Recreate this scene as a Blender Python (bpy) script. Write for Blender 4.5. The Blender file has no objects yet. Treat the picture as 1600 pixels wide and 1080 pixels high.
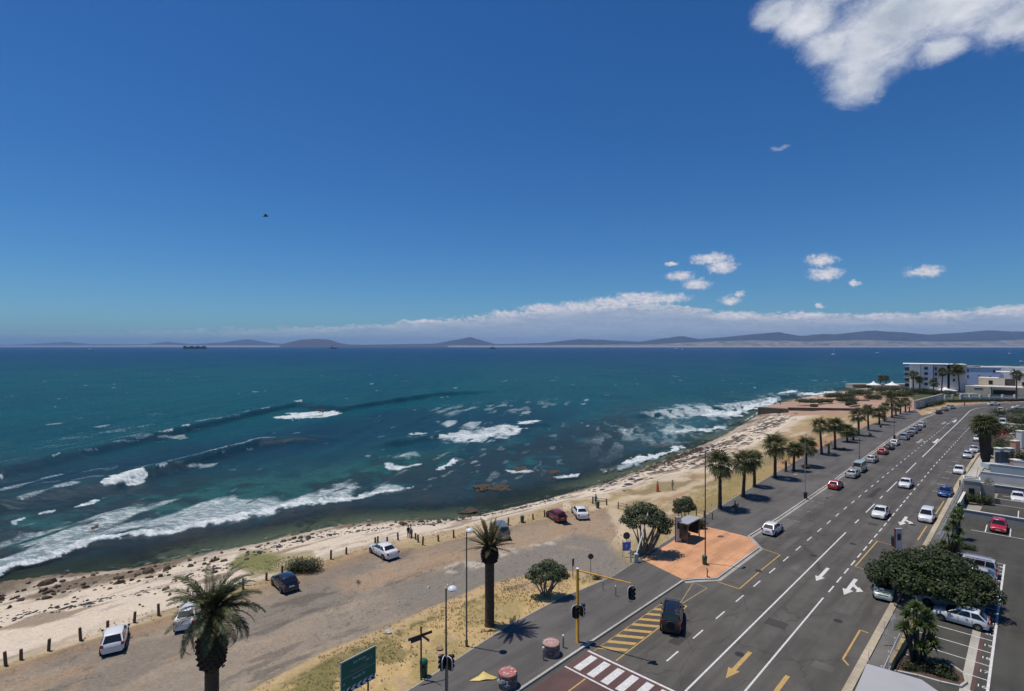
import bpy, bmesh, math, random
import numpy as np
from mathutils import Vector, Matrix, noise as mnoise

random.seed(7); np.random.seed(7)
scene = bpy.context.scene
COL = scene.collection
R = math.radians

# ------------------------------------------------------------------ camera, sky, sun, exposure
H_CAM = 24.5; FPX = 850.0; HY = 541.5
SEA = -3.0
cam_data = bpy.data.cameras.new('camera'); cam = bpy.data.objects.new('camera', cam_data); COL.objects.link(cam)
cam.location = (0, 0, H_CAM); cam.rotation_euler = (R(90), 0, 0)
cam_data.sensor_width = 36; cam_data.lens = 36*FPX/1600
cam_data.shift_y = 1.5/1600
cam_data.clip_start = 0.5; cam_data.clip_end = 200000
scene.camera = cam
SUN_EL = R(73); SUN_AZ = math.atan2(-0.95, 0.31)       # azimuth from +Y towards +X
sl = bpy.data.lights.new('sun', 'SUN'); sl.energy = 3.8; sl.angle = R(0.5); sl.color = (1, 0.93, 0.82)
sun = bpy.data.objects.new('sun', sl); COL.objects.link(sun)
sun_dir = Vector((math.sin(SUN_AZ)*math.cos(SUN_EL), math.cos(SUN_AZ)*math.cos(SUN_EL), math.sin(SUN_EL)))
sun.rotation_euler = sun_dir.to_track_quat('Z', 'Y').to_euler(); sun.location = (0, 0, 60)
vs = scene.view_settings
vs.view_transform = 'Standard'; vs.look = 'None'; vs.gamma = 1.0; vs.exposure = 0.03
vs.use_curve_mapping = False
SKY_STRENGTH = 0.075

class NT:
    """small helper for node trees"""
    def __init__(s, tree): s.t = tree; s.n = tree.nodes; s.l = tree.links
    def node(s, typ, **kw):
        n = s.n.new(typ)
        for k, v in kw.items(): setattr(n, k, v)
        return n
    def link(s, a, b): s.l.new(a, b)
    def put(s, sock, v):
        if isinstance(v, bpy.types.NodeSocket): s.l.new(v, sock)
        else: sock.default_value = v
    def math(s, op, a, b=0.0, c=None, clamp=False):
        n = s.node('ShaderNodeMath', operation=op, use_clamp=clamp)
        s.put(n.inputs[0], a); s.put(n.inputs[1], b)
        if c is not None: s.put(n.inputs[2], c)
        return n.outputs[0]
    def vmath(s, op, a, b=(0, 0, 0)):
        n = s.node('ShaderNodeVectorMath', operation=op)
        s.put(n.inputs[0], a); s.put(n.inputs[1], b)
        return n.outputs['Value'] if op in ('LENGTH', 'DOT_PRODUCT', 'DISTANCE') else n.outputs[0]
    def mix(s, f, a, b, mode='MIX'):
        n = s.node('ShaderNodeMix', data_type='RGBA', blend_type=mode)
        s.put(n.inputs['Factor'], f); s.put(n.inputs['A'], a); s.put(n.inputs['B'], b)
        return n.outputs['Result']
    def noise(s, vec, scale, detail=4, rough=0.55, dist=0.0, out='Fac', typ=None):
        n = s.node('ShaderNodeTexNoise')
        if typ: n.noise_type = typ
        if vec is not None: s.put(n.inputs['Vector'], vec)
        n.inputs['Scale'].default_value = scale; n.inputs['Detail'].default_value = detail
        n.inputs['Roughness'].default_value = rough; n.inputs['Distortion'].default_value = dist
        return n.outputs[out]
    def maprange(s, v, a, b, c=0.0, d=1.0, smooth=False):
        n = s.node('ShaderNodeMapRange', interpolation_type='SMOOTHSTEP' if smooth else 'LINEAR')
        s.put(n.inputs['Value'], v); s.put(n.inputs['From Min'], a); s.put(n.inputs['From Max'], b)
        s.put(n.inputs['To Min'], c); s.put(n.inputs['To Max'], d)
        return n.outputs[0]
    def ramp(s, v, stops):
        n = s.node('ShaderNodeValToRGB'); s.put(n.inputs[0], v)
        e = n.color_ramp.elements; e.remove(e[1])
        e[0].position = stops[0][0]; e[0].color = (tuple(stops[0][1])+(1,))[:4]
        for p, c in stops[1:]:
            q = e.new(p); q.color = (tuple(c)+(1,))[:4]
        return n.outputs[0]
    def scaled(s, vec, sc): return s.vmath('MULTIPLY', vec, sc)

# ---- the world: physical sky plus far clouds, laid out by true compass direction and elevation
world = bpy.data.worlds.new("World"); scene.world = world; world.use_nodes = True
w = NT(world.node_tree); w.n.clear()
sky = w.node('ShaderNodeTexSky', sky_type='NISHITA'); sky.sun_disc = False
sky.sun_elevation = SUN_EL; sky.sun_rotation = SUN_AZ; sky.altitude = 30
sky.air_density = 1.0; sky.dust_density = 0.15; sky.ozone_density = 3.0
tc = w.node('ShaderNodeTexCoord'); D = tc.outputs['Generated']
sx = w.node('ShaderNodeSeparateXYZ'); w.link(D, sx.inputs[0])
az = w.math('MULTIPLY', w.math('ARCTAN2', sx.outputs[0], sx.outputs[1]), 180/math.pi)
el = w.math('MULTIPLY', w.math('ARCSINE', sx.outputs[2]), 180/math.pi)
def azel(px, py):
    x = (px-800)/FPX; z = (HY-py)/FPX
    return math.degrees(math.atan(x)), math.degrees(math.atan(z/math.sqrt(1+x*x)))
ae = w.node('ShaderNodeCombineXYZ'); w.link(az, ae.inputs[0]); w.link(el, ae.inputs[1])
AE = ae.outputs[0]
nwarp = w.noise(w.scaled(AE, (0.55, 0.8, 1)), 0.45, 5, 0.6, 0.3, 'Color')
AEw = w.vmath('ADD', AE, w.vmath('MULTIPLY', w.vmath('SUBTRACT', nwarp, (0.5, 0.5, 0.5)), (2.0, 1.5, 0)))
AEs = w.vmath('ADD', AE, w.vmath('MULTIPLY', w.vmath('SUBTRACT', w.noise(AE, 1.6, 4, 0.6, 0, 'Color'), (0.5, 0.5, 0.5)), (1.3, 0.8, 0)))
def blobs(lst, vec):
    acc = None
    for (px, py, rx, ry) in lst:
        a0, e0 = azel(px, py); a1, _ = azel(px+rx, py); _, e1 = azel(px, py-ry)
        v = w.vmath('MULTIPLY', w.vmath('SUBTRACT', vec, (a0, e0, 0)), (1/(a1-a0), 1/(e1-e0), 0))
        f = w.math('SUBTRACT', 1.0, w.vmath('LENGTH', v))
        acc = f if acc is None else w.math('SMOOTH_MAX', acc, f, 0.15)
    return acc
big = blobs([(1420, 20, 200, 80), (1350, 80, 95, 78), (1345, 128, 62, 45), (1500, 5, 200, 70), (1212, 18, 44, 34), (1700, -20, 260, 95),
             (1470, 75, 60, 28), (1600, 25, 90, 40), (1262, 34, 70, 46), (1310, -30, 110, 60), (1300, 70, 60, 40)], AEw)
nb = w.math('ADD', w.math('MULTIPLY', w.noise(w.scaled(AE, (0.35, 0.55, 1)), 0.8, 8, 0.66, 0.6), 0.75), w.math('MULTIPLY', w.noise(w.scaled(AE, (0.6, 0.8, 1)), 2.4, 6, 0.7, 0.8), 0.25))
dbig = w.maprange(w.math('ADD', big, w.math('MULTIPLY', w.math('SUBTRACT', nb, 0.5), 1.15)), -0.06, 0.86, 0, 1, True)
small = blobs([(1112, 405, 40, 11), (1128, 417, 30, 13), (1062, 431, 27, 9), (1088, 444, 27, 11), (1282, 407, 32, 11), (1290, 428, 34, 13), (1444, 424, 38, 11),
               (1140, 470, 20, 9), (1154, 460, 11, 6), (1050, 413, 12, 5), (1335, 443, 12, 6), (1005, 468, 62, 13), (1045, 466, 40, 10), (1218, 231, 20, 5), (1279, 478, 10, 5), (790, 490, 34, 6), (850, 482, 48, 9), (905, 479, 52, 10), (955, 473, 55, 12), (985, 463, 30, 8), (1560, 486, 62, 10), (1620, 482, 60, 11), (1150, 493, 62, 7), (1260, 493, 55, 7), (1380, 494, 62, 7), (1470, 490, 50, 6), (660, 502, 34, 4)], AEs)
ns = w.noise(AE, 2.2, 5, 0.6, 0.3)
dsmall = w.maprange(w.math('ADD', small, w.math('MULTIPLY', w.math('SUBTRACT', ns, 0.5), 1.0)), -0.05, 0.75, 0, 1, True)
dsmall = w.math('MULTIPLY', dsmall, w.maprange(el, 12, 17, 1, 0.28))
# the long bank low over the far coast
aN = w.maprange(az, -50, 50, 0, 1)
def er(px, py):
    a, e = azel(px, py); return ((a+50)/100, e)
prof = [(-400, 530), (0, 519), (300, 515), (480, 510), (620, 503), (720, 496), (850, 483), (960, 474), (1060, 476), (1150, 489), (1250, 489), (1400, 491), (1500, 487), (1560, 479), (1700, 474), (2000, 480)]
top = w.math('MULTIPLY', w.ramp(aN, [(er(x, y)[0], (er(x, y)[1]/5,)*3) for x, y in prof]), 5)
nk = w.noise(w.scaled(AE, (0.5, 1.3, 1)), 1.5, 6, 0.62, 0.3)
nk2 = w.noise(w.scaled(AE, (0.22, 1.6, 1)), 1.3, 5, 0.6, 0.2)
nkb = w.noise(w.scaled(AE, (0.25, 0.5, 1)), 0.6, 3, 0.5)
nk3 = w.noise(w.scaled(AE, (0.8, 1.6, 1)), 2.2, 6, 0.65, 0.2)
edge = w.math('ADD', top, w.math('ADD', w.math('ADD', w.math('MULTIPLY', w.math('SUBTRACT', nk, 0.5), 1.5), w.math('MULTIPLY', w.math('SUBTRACT', nk3, 0.5), 1.2)), w.math('MULTIPLY', w.math('SUBTRACT', nkb, 0.5), 0.9)))
dk = w.maprange(w.math('SUBTRACT', edge, el), -0.05, 0.30, 0, 1, True)
thin = w.maprange(az, -48, 4, 0.12, 0.95, True)
dk = w.math('MULTIPLY', dk, thin)
dk = w.math('MULTIPLY', dk, w.maprange(nk2, 0.3, 0.55, 0.72, 1))
# colours of the clouds themselves (bright sunlit tops, greyer bases)
shade_big = w.maprange(w.math('ADD', w.math('MULTIPLY', big, 0.55), w.math('MULTIPLY', w.noise(w.scaled(AE, (0.16, 0.26, 1)), 1.0, 6, 0.62), 1.5)), 0.85, 1.45)
cb = w.mix(shade_big, (0.82, 0.83, 0.87, 1), (0.42, 0.48, 0.56, 1))
sh_s = w.noise(w.scaled(AE, (0.7, 1.5, 1)), 2.4, 4, 0.6)
cs = w.mix(w.maprange(sh_s, 0.38, 0.68), (0.78, 0.75, 0.77, 1), (0.48, 0.51, 0.61, 1))
rel = w.maprange(w.math('SUBTRACT', edge, el), 0.05, 1.3, 0, 1)
ck0 = w.mix(rel, (0.70, 0.66, 0.68, 1), (0.40, 0.45, 0.57, 1))
ck = w.mix(w.maprange(nk2, 0.40, 0.58, 0, .85), ck0, (0.31, 0.385, 0.52, 1))
ck = w.mix(w.math('MULTIPLY', w.maprange(nk3, 0.46, 0.58, 0, 1), w.maprange(rel, 0.75, 0.0, 0.1, 0.95)), ck, (0.74, 0.71, 0.74, 1))
# deep polarised blue: saturate the physical sky a little
hs = w.node('ShaderNodeHueSaturation'); hs.inputs['Saturation'].default_value = 1.22; w.link(sky.outputs[0], hs.inputs['Color'])
skyc = w.mix(1.0, hs.outputs[0], (0.45, 0.78, 1.08, 1), 'MULTIPLY')
bg = w.node('ShaderNodeBackground'); w.link(skyc, bg.inputs[0]); bg.inputs[1].default_value = SKY_STRENGTH
cur = bg.outputs[0]
for dens, col in ((dk, ck), (dsmall, cs), (dbig, cb)):
    b2 = w.node('ShaderNodeBackground'); w.link(col, b2.inputs[0]); b2.inputs[1].default_value = 1.0
    d2 = w.math('MULTIPLY', dens, w.maprange(el, -0.3, 0.0, 0, 0.94))
    m = w.node('ShaderNodeMixShader'); w.link(d2, m.inputs[0]); w.link(cur, m.inputs[1]); w.link(b2.outputs[0], m.inputs[2]); cur = m.outputs[0]
wo = w.node('ShaderNodeOutputWorld'); w.link(cur, wo.inputs[0])

# ------------------------------------------------------------------ ground geometry helpers
TH = math.atan(815/850); RV = Vector((math.sin(TH), math.cos(TH), 0)); NV = Vector((math.cos(TH), -math.sin(TH), 0))
ROAD_AZ = TH
def P(px, py, z=0.0):
    d = FPX*(H_CAM-z)/(py-HY); return Vector(((px-800)/FPX*d, d, z))
def S(s, t, z=0.0):
    v = RV*s+NV*t; return Vector((v.x, v.y, z))
def st_of(v): return v.x*RV.x+v.y*RV.y, v.x*NV.x+v.y*NV.y
def PS(px, py): return st_of(P(px, py))

# ------------------------------------------------------------------ materials
MATS = {}
def mat(name, color=(0.5, 0.5, 0.5), rough=0.6, metal=0.0, var=0.0, scale=3.0, bump=0.0, bscale=20.0, coat=0.0, spec=0.5,
        emis=None, trans=0.0, objvar=0.0, col2=None, alpha=1.0, sub=0.0):
    if name in MATS: return MATS[name]
    m = bpy.data.materials.new(name); m.use_nodes = True
    n = NT(m.node_tree); b = n.n['Principled BSDF']
    geo = n.node('ShaderNodeTexCoord').outputs['Object']
    c = (color[0], color[1], color[2], 1)
    out = c
    if var > 0 or col2:
        f = n.noise(geo, scale, 6, 0.65)
        if col2: out = n.mix(n.maprange(f, 0.35, 0.65), c, (col2[0], col2[1], col2[2], 1))
        else:
            lo = tuple(x*(1-var) for x in color)+(1,); hi = tuple(min(1, x*(1+var)) for x in color)+(1,)
            out = n.mix(n.maprange(f, 0.3, 0.7), lo, hi)
    if objvar > 0:
        oi = n.node('ShaderNodeObjectInfo')
        k = n.maprange(oi.outputs['Random'], 0, 1, 1-objvar, 1+objvar)
        cx = n.node('ShaderNodeCombineXYZ'); [n.link(k, cx.inputs[i]) for i in range(3)]
        out = n.mix(1.0, out, cx.outputs[0], 'MULTIPLY')
    n.put(b.inputs['Base Color'], out)
    b.inputs['Roughness'].default_value = rough; b.inputs['Metallic'].default_value = metal
    b.inputs['Coat Weight'].default_value = coat; b.inputs['Coat Roughness'].default_value = 0.04
    b.inputs['Specular IOR Level'].default_value = spec
    b.inputs['Alpha'].default_value = alpha
    if trans: b.inputs['Transmission Weight'].default_value = trans
    if bump > 0:
        bp = n.node('ShaderNodeBump'); bp.inputs['Strength'].default_value = bump; bp.inputs['Distance'].default_value = 0.05
        n.link(n.noise(geo, bscale, 5, 0.6), bp.inputs['Height']); n.link(bp.outputs[0], b.inputs['Normal'])
    MATS[name] = m; return m
def leafmat(name, c1, c2, rough=0.5, tl=0.25, objvar=0.15):
    if name in MATS: return MATS[name]
    m = bpy.data.materials.new(name); m.use_nodes = True
    n = NT(m.node_tree); b = n.n['Principled BSDF']; out = n.n['Material Output']
    geo = n.node('ShaderNodeNewGeometry')
    f = geo.outputs['Random Per Island']
    col = n.mix(f, c1+(1,), c2+(1,))
    oi = n.node('ShaderNodeObjectInfo'); k = n.maprange(oi.outputs['Random'], 0, 1, 1-objvar, 1+objvar)
    cx = n.node('ShaderNodeCombineXYZ'); [n.link(k, cx.inputs[i]) for i in range(3)]
    col = n.mix(1.0, col, cx.outputs[0], 'MULTIPLY')
    n.link(col, b.inputs['Base Color']); b.inputs['Roughness'].default_value = rough; b.inputs['Specular IOR Level'].default_value = 0.35
    tr = n.node('ShaderNodeBsdfTranslucent'); n.link(col, tr.inputs[0])
    mx = n.node('ShaderNodeMixShader'); mx.inputs[0].default_value = tl
    n.link(b.outputs[0], mx.inputs[1]); n.link(tr.outputs[0], mx.inputs[2]); n.link(mx.outputs[0], out.inputs[0])
    MATS[name] = m; return m

# ------------------------------------------------------------------ object helpers
def tag(o, label=None, cat=None, group=None, kind=None):
    if label: o['label'] = label
    if cat: o['category'] = cat
    if group: o['group'] = group
    if kind: o['kind'] = kind
    return o
def empty(name, loc, rz=0.0, label=None, cat=None, group=None):
    o = bpy.data.objects.new(name, None); COL.objects.link(o); o.location = loc; o.rotation_euler = (0, 0, rz)
    o.empty_display_size = 0.3
    return tag(o, label, cat, group)
class MB:
    def __init__(s): s.v = []; s.f = []; s.m = []; s.mi = 0
    def quad(s, a, b, c, d): i = len(s.v); s.v += [tuple(a), tuple(b), tuple(c), tuple(d)]; s.f.append((i, i+1, i+2, i+3)); s.m.append(s.mi)
    def tri(s, a, b, c): i = len(s.v); s.v += [tuple(a), tuple(b), tuple(c)]; s.f.append((i, i+1, i+2)); s.m.append(s.mi)
    def poly(s, pts): i = len(s.v); s.v += [tuple(p) for p in pts]; s.f.append(tuple(range(i, i+len(pts)))); s.m.append(s.mi)
    def box(s, x0, x1, y0, y1, z0, z1, mtx=None, top=None):
        c = [(x0, y0, z0), (x1, y0, z0), (x1, y1, z0), (x0, y1, z0), (x0, y0, z1), (x1, y0, z1), (x1, y1, z1), (x0, y1, z1)]
        if top:
            cx, cy = (x0+x1)/2, (y0+y1)/2
            c = c[:4]+[(cx+(a-cx)*top, cy+(b-cy)*top, d) for a, b, d in c[4:]]
        if mtx is not None: c = [tuple(mtx @ Vector(p)) for p in c]
        i = len(s.v); s.v += c
        for f in ((0, 3, 2, 1), (4, 5, 6, 7), (0, 1, 5, 4), (1, 2, 6, 5), (2, 3, 7, 6), (3, 0, 4, 7)):
            s.f.append(tuple(i+k for k in f)); s.m.append(s.mi)
        return s
    def cbox(s, cx, cy, cz, lx, ly, lz, mtx=None): return s.box(cx-lx/2, cx+lx/2, cy-ly/2, cy+ly/2, cz-lz/2, cz+lz/2, mtx)
    def tube(s, pts, rad, n=8, cap=True):
        pts = [Vector(p) for p in pts]; base = len(s.v)
        if not hasattr(rad, '__len__'): rad = [rad]*len(pts)
        for k, p in enumerate(pts):
            a = pts[max(0, k-1)]; b = pts[min(len(pts)-1, k+1)]; t = (b-a).normalized()
            u = t.orthogonal().normalized() if abs(t.z) < 0.9 else Vector((1, 0, 0)).cross(t).normalized()
            if k and u.dot(pu) < 0: u = -u
            if k:
                u = (pu-t*pu.dot(t)).normalized()
            pu = u; v = t.cross(u)
            for j in range(n):
                an = 2*math.pi*j/n; s.v.append(tuple(p+(u*math.cos(an)+v*math.sin(an))*rad[k]))
        for k in range(len(pts)-1):
            for j in range(n):
                a = base+k*n+j; b = base+k*n+(j+1) % n; s.f.append((a, b, b+n, a+n)); s.m.append(s.mi)
        if cap:
            s.f.append(tuple(base+j for j in reversed(range(n)))); s.m.append(s.mi)
            e = base+(len(pts)-1)*n; s.f.append(tuple(e+j for j in range(n))); s.m.append(s.mi)
        return s
    def cyl(s, x, y, z0, z1, r, r2=None, n=12): return s.tube([(x, y, z0), (x, y, z1)], [r, r if r2 is None else r2], n)
    def lathe(s, x, y, prof, n=14):
        base = len(s.v)
        for (r, z) in prof:
            for j in range(n):
                a = 2*math.pi*j/n; s.v.append((x+r*math.cos(a), y+r*math.sin(a), z))
        for k in range(len(prof)-1):
            for j in range(n):
                a = base+k*n+j; b = base+k*n+(j+1) % n; s.f.append((a, b, b+n, a+n)); s.m.append(s.mi)
        s.f.append(tuple(base+j for j in reversed(range(n)))); s.m.append(s.mi)
        e = base+(len(prof)-1)*n; s.f.append(tuple(e+j for j in range(n))); s.m.append(s.mi)
        return s
    def mesh(s, name, mats, smooth=None):
        me = bpy.data.meshes.new(name); me.from_pydata(s.v, [], s.f)
        for m in (mats if isinstance(mats, (list, tuple)) else [mats]): me.materials.append(m)
        if any(s.m): me.polygons.foreach_set('material_index', s.m)
        if smooth is not None:
            me.polygons.foreach_set('use_smooth', [True]*len(me.polygons))
            me.set_sharp_from_angle(angle=R(smooth))
        me.update(); return me
    def build(s, name, mats, parent=None, smooth=None, loc=None, rz=None):
        return link(name, s.mesh(name, mats, smooth), parent, loc, rz)
def link(name, me, parent=None, loc=None, rz=None):
    o = bpy.data.objects.new(name, me); COL.objects.link(o)
    if parent: o.parent = parent
    if loc is not None: o.location = loc
    if rz is not None: o.rotation_euler = (0, 0, rz)
    return o
def kids(o): return [c for c in COL.objects if c.parent == o]
def copy_tree(o, parent=None, children=None):
    c = o.copy(); COL.objects.link(c); c.parent = parent
    for ch in list(o.children): copy_tree(ch, c)
    return c
def sheet(name, pts, z, m, label=None, kind='structure', thick=None, parent=None):
    """a filled flat polygon (or slab of the given thickness)"""
    bm = bmesh.new()
    vs_ = [bm.verts.new((p[0], p[1], z)) for p in pts]
    f = bm.faces.new(vs_); f.normal_update()
    if f.normal.z < 0: f.normal_flip()
    if thick:
        r = bmesh.ops.extrude_face_region(bm, geom=[f]); 
        for v in [g for g in r['geom'] if isinstance(g, bmesh.types.BMVert)]: v.co.z = z
        for v in vs_: v.co.z = z-thick
        bmesh.ops.recalc_face_normals(bm, faces=bm.faces)
    bmesh.ops.triangulate(bm, faces=[x for x in bm.faces if len(x.verts) > 4])
    me = bpy.data.meshes.new(name); bm.to_mesh(me); bm.free(); me.materials.append(m)
    o = link(name, me, parent)
    if label: o['label'] = label
    if kind: o['kind'] = kind
    return o

# ------------------------------------------------------------------ numpy noise
def vnoise(x, y, seed=0):
    xi = np.floor(x).astype(np.int64); yi = np.floor(y).astype(np.int64); xf = x-xi; yf = y-yi
    def h(a, b):
        n = (a*374761393+b*668265263+seed*1442695040) & 0x7fffffff
        n = ((n ^ (n >> 13))*1274126177) & 0x7fffffff
        return ((n ^ (n >> 16)) & 0xffff)/65535.0
    u = xf*xf*(3-2*xf); v = yf*yf*(3-2*yf)
    a = h(xi, yi); b = h(xi+1, yi); c = h(xi, yi+1); d = h(xi+1, yi+1)
    return a*(1-u)*(1-v)+b*u*(1-v)+c*(1-u)*v+d*u*v
def fbm(x, y, sc, octv=4, seed=0, g=0.5):
    t = 0; a = 1; s = 0
    for k in range(octv):
        t = t+a*vnoise(x*sc, y*sc, seed+k*17); s += a; a *= g; sc *= 2.03
    return t/s
def inpoly(x, y, poly):
    ins = np.zeros(x.shape, bool); n = len(poly); j = n-1
    for i in range(n):
        xi, yi = poly[i][0], poly[i][1]; xj, yj = poly[j][0], poly[j][1]
        if yi != yj:
            c = ((yi > y) != (yj > y)) & (x < (xj-xi)*(y-yi)/(yj-yi)+xi); ins ^= c
        j = i
    return ins
def dseg(x, y, pts, closed=False):
    d = np.full(x.shape, 1e9); tt = np.zeros(x.shape); n = len(pts); tot = 0
    rng = range(n if closed else n-1)
    for i in rng:
        ax, ay = pts[i][0], pts[i][1]; bx, by = pts[(i+1) % n][0], pts[(i+1) % n][1]
        L2 = (bx-ax)**2+(by-ay)**2
        t = np.clip(((x-ax)*(bx-ax)+(y-ay)*(by-ay))/max(L2, 1e-9), 0, 1)
        dd = np.hypot(x-ax-t*(bx-ax), y-ay-t*(by-ay)); m = dd < d
        d = np.where(m, dd, d); tt = np.where(m, i+t, tt)
    return d, tt/max(1, len(list(rng)))
def sstep(v, a, b):
    t = np.clip((v-a)/(b-a), 0, 1); return t*t*(3-2*t)
def poly_soft(px, py, poly, soft):
    d, _ = dseg(px, py, poly, True); ins = inpoly(px, py, poly)
    return sstep(np.where(ins, d, -d), -soft, soft)
# ------------------------------------------------------------------ shore lines (photo read-offs turned into ground points)
water_px = [(-420, 1075), (-200, 985), (-60, 935), (0, 912), (60, 903), (120, 897), (200, 890), (270, 876), (340, 862), (400, 851), (455, 838), (511, 825),
            (567, 818), (620, 815), (700, 813), (745, 807), (790, 797), (850, 782), (900, 768), (948, 755), (996, 737), (1035, 721), (1068, 707),
            (1097, 696), (1129, 682), (1155, 667), (1178, 653), (1192, 644), (1200, 634), (1222, 629), (1250, 622), (1290, 616), (1340, 607), (1385, 603), (1440, 602), (1560, 598)]
back_px = [(-420, 1215), (-60, 1062), (9, 1040), (125, 1000), (170, 986), (248, 962), (330, 936), (416, 907), (517, 874), (560, 860), (600, 850), (660, 838), (709, 828),
           (760, 818), (833, 800), (900, 782), (945, 774), (991, 762), (1044, 745), (1105, 732), (1141, 716), (1160, 702), (1189, 689), (1215, 672), (1235, 660), (1260, 651),
           (1290, 640), (1300, 632), (1320, 624), (1350, 615), (1400, 611), (1500, 607), (1600, 604)]
WL = [P(x, y, SEA) for x, y in water_px]; WL = [(p.x, p.y) for p in WL]
WL += [(520, 470), (800, 560), (1600, 700), (6000, 1500)]
BL = [P(x, y, 0) for x, y in back_px]; BL = [(p.x, p.y) for p in BL]
BL += [(560, 420), (900, 500), (6000, 1300)]
LAND = WL+[(6000, -900), (-200, -900), (-200, -60)]
INLAND = BL+[(6000, -900), (-200, -900), (-200, -60)]
pav_s = np.array([-40, 23, 34, 41, 49, 79, 115, 158, 231, 260.]); pav_t = np.array([-31.0, -32.0, -33.1, -33.1, -32.2, -34.4, -36.1, -37.5, -36.2, -33.])

def land_height(x, y):
    inl = inpoly(x, y, INLAND); inw = inpoly(x, y, LAND)
    dW, _ = dseg(x, y, WL); dB, _ = dseg(x, y, BL)
    f = dW/(dW+dB+1e-6)
    z = np.where(inl, 0.10, np.where(inw, SEA+3.1*f**0.8, SEA-0.05-np.minimum(dW*0.07, 7)))
    s = x*RV.x+y*RV.y; t = x*NV.x+y*NV.y
    tl = np.interp(s, pav_s, pav_t)
    rd = sstep(t-tl, 0.8, 1.6)*(s < 330)
    z = z*(1-rd)+(-0.09)*rd
    return z, inl, inw, dW, dB, f, t-tl
def height_at(px, py):
    p = P(px, py, 0)
    for _ in range(4):
        z = float(land_height(np.array([p.x]), np.array([p.y]))[0][0]); p = P(px, py, z)
    return p

def grid_mesh(name, X, Y, Z, keep, mats, cols=None, floats=None):
    nr, nc = X.shape
    idx = np.arange(nr*nc).reshape(nr, nc)
    q = np.stack([idx[:-1, :-1], idx[:-1, 1:], idx[1:, 1:], idx[1:, :-1]], -1).reshape(-1, 4)
    kq = keep[:-1, :-1] | keep[:-1, 1:] | keep[1:, 1:] | keep[1:, :-1]
    q = q[kq.reshape(-1)]
    used = np.zeros(nr*nc, bool); used[q.reshape(-1)] = True
    remap = np.cumsum(used)-1; q = remap[q]
    V = np.stack([X, Y, Z], -1).reshape(-1, 3)[used]
    me = bpy.data.meshes.new(name)
    me.vertices.add(len(V)); me.vertices.foreach_set('co', V.astype(np.float32).ravel())
    me.loops.add(q.size); me.loops.foreach_set('vertex_index', q.astype(np.int32).ravel())
    me.polygons.add(len(q)); me.polygons.foreach_set('loop_start', np.arange(0, q.size, 4, dtype=np.int32))
    me.polygons.foreach_set('loop_total', np.full(len(q), 4, np.int32))
    me.polygons.foreach_set('use_smooth', np.ones(len(q), bool))
    me.update(calc_edges=True)
    for nm, a in (cols or {}).items():
        at = me.color_attributes.new(nm, 'FLOAT_COLOR', 'POINT')
        c = np.concatenate([a.reshape(-1, 3)[used], np.ones((len(V), 1))], 1)
        at.data.foreach_set('color', c.astype(np.float32).ravel())
    for nm, a in (floats or {}).items():
        at = me.attributes.new(nm, 'FLOAT', 'POINT'); at.data.foreach_set('value', a.reshape(-1)[used].astype(np.float32))
    me.materials.append(mats)
    return me

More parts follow.
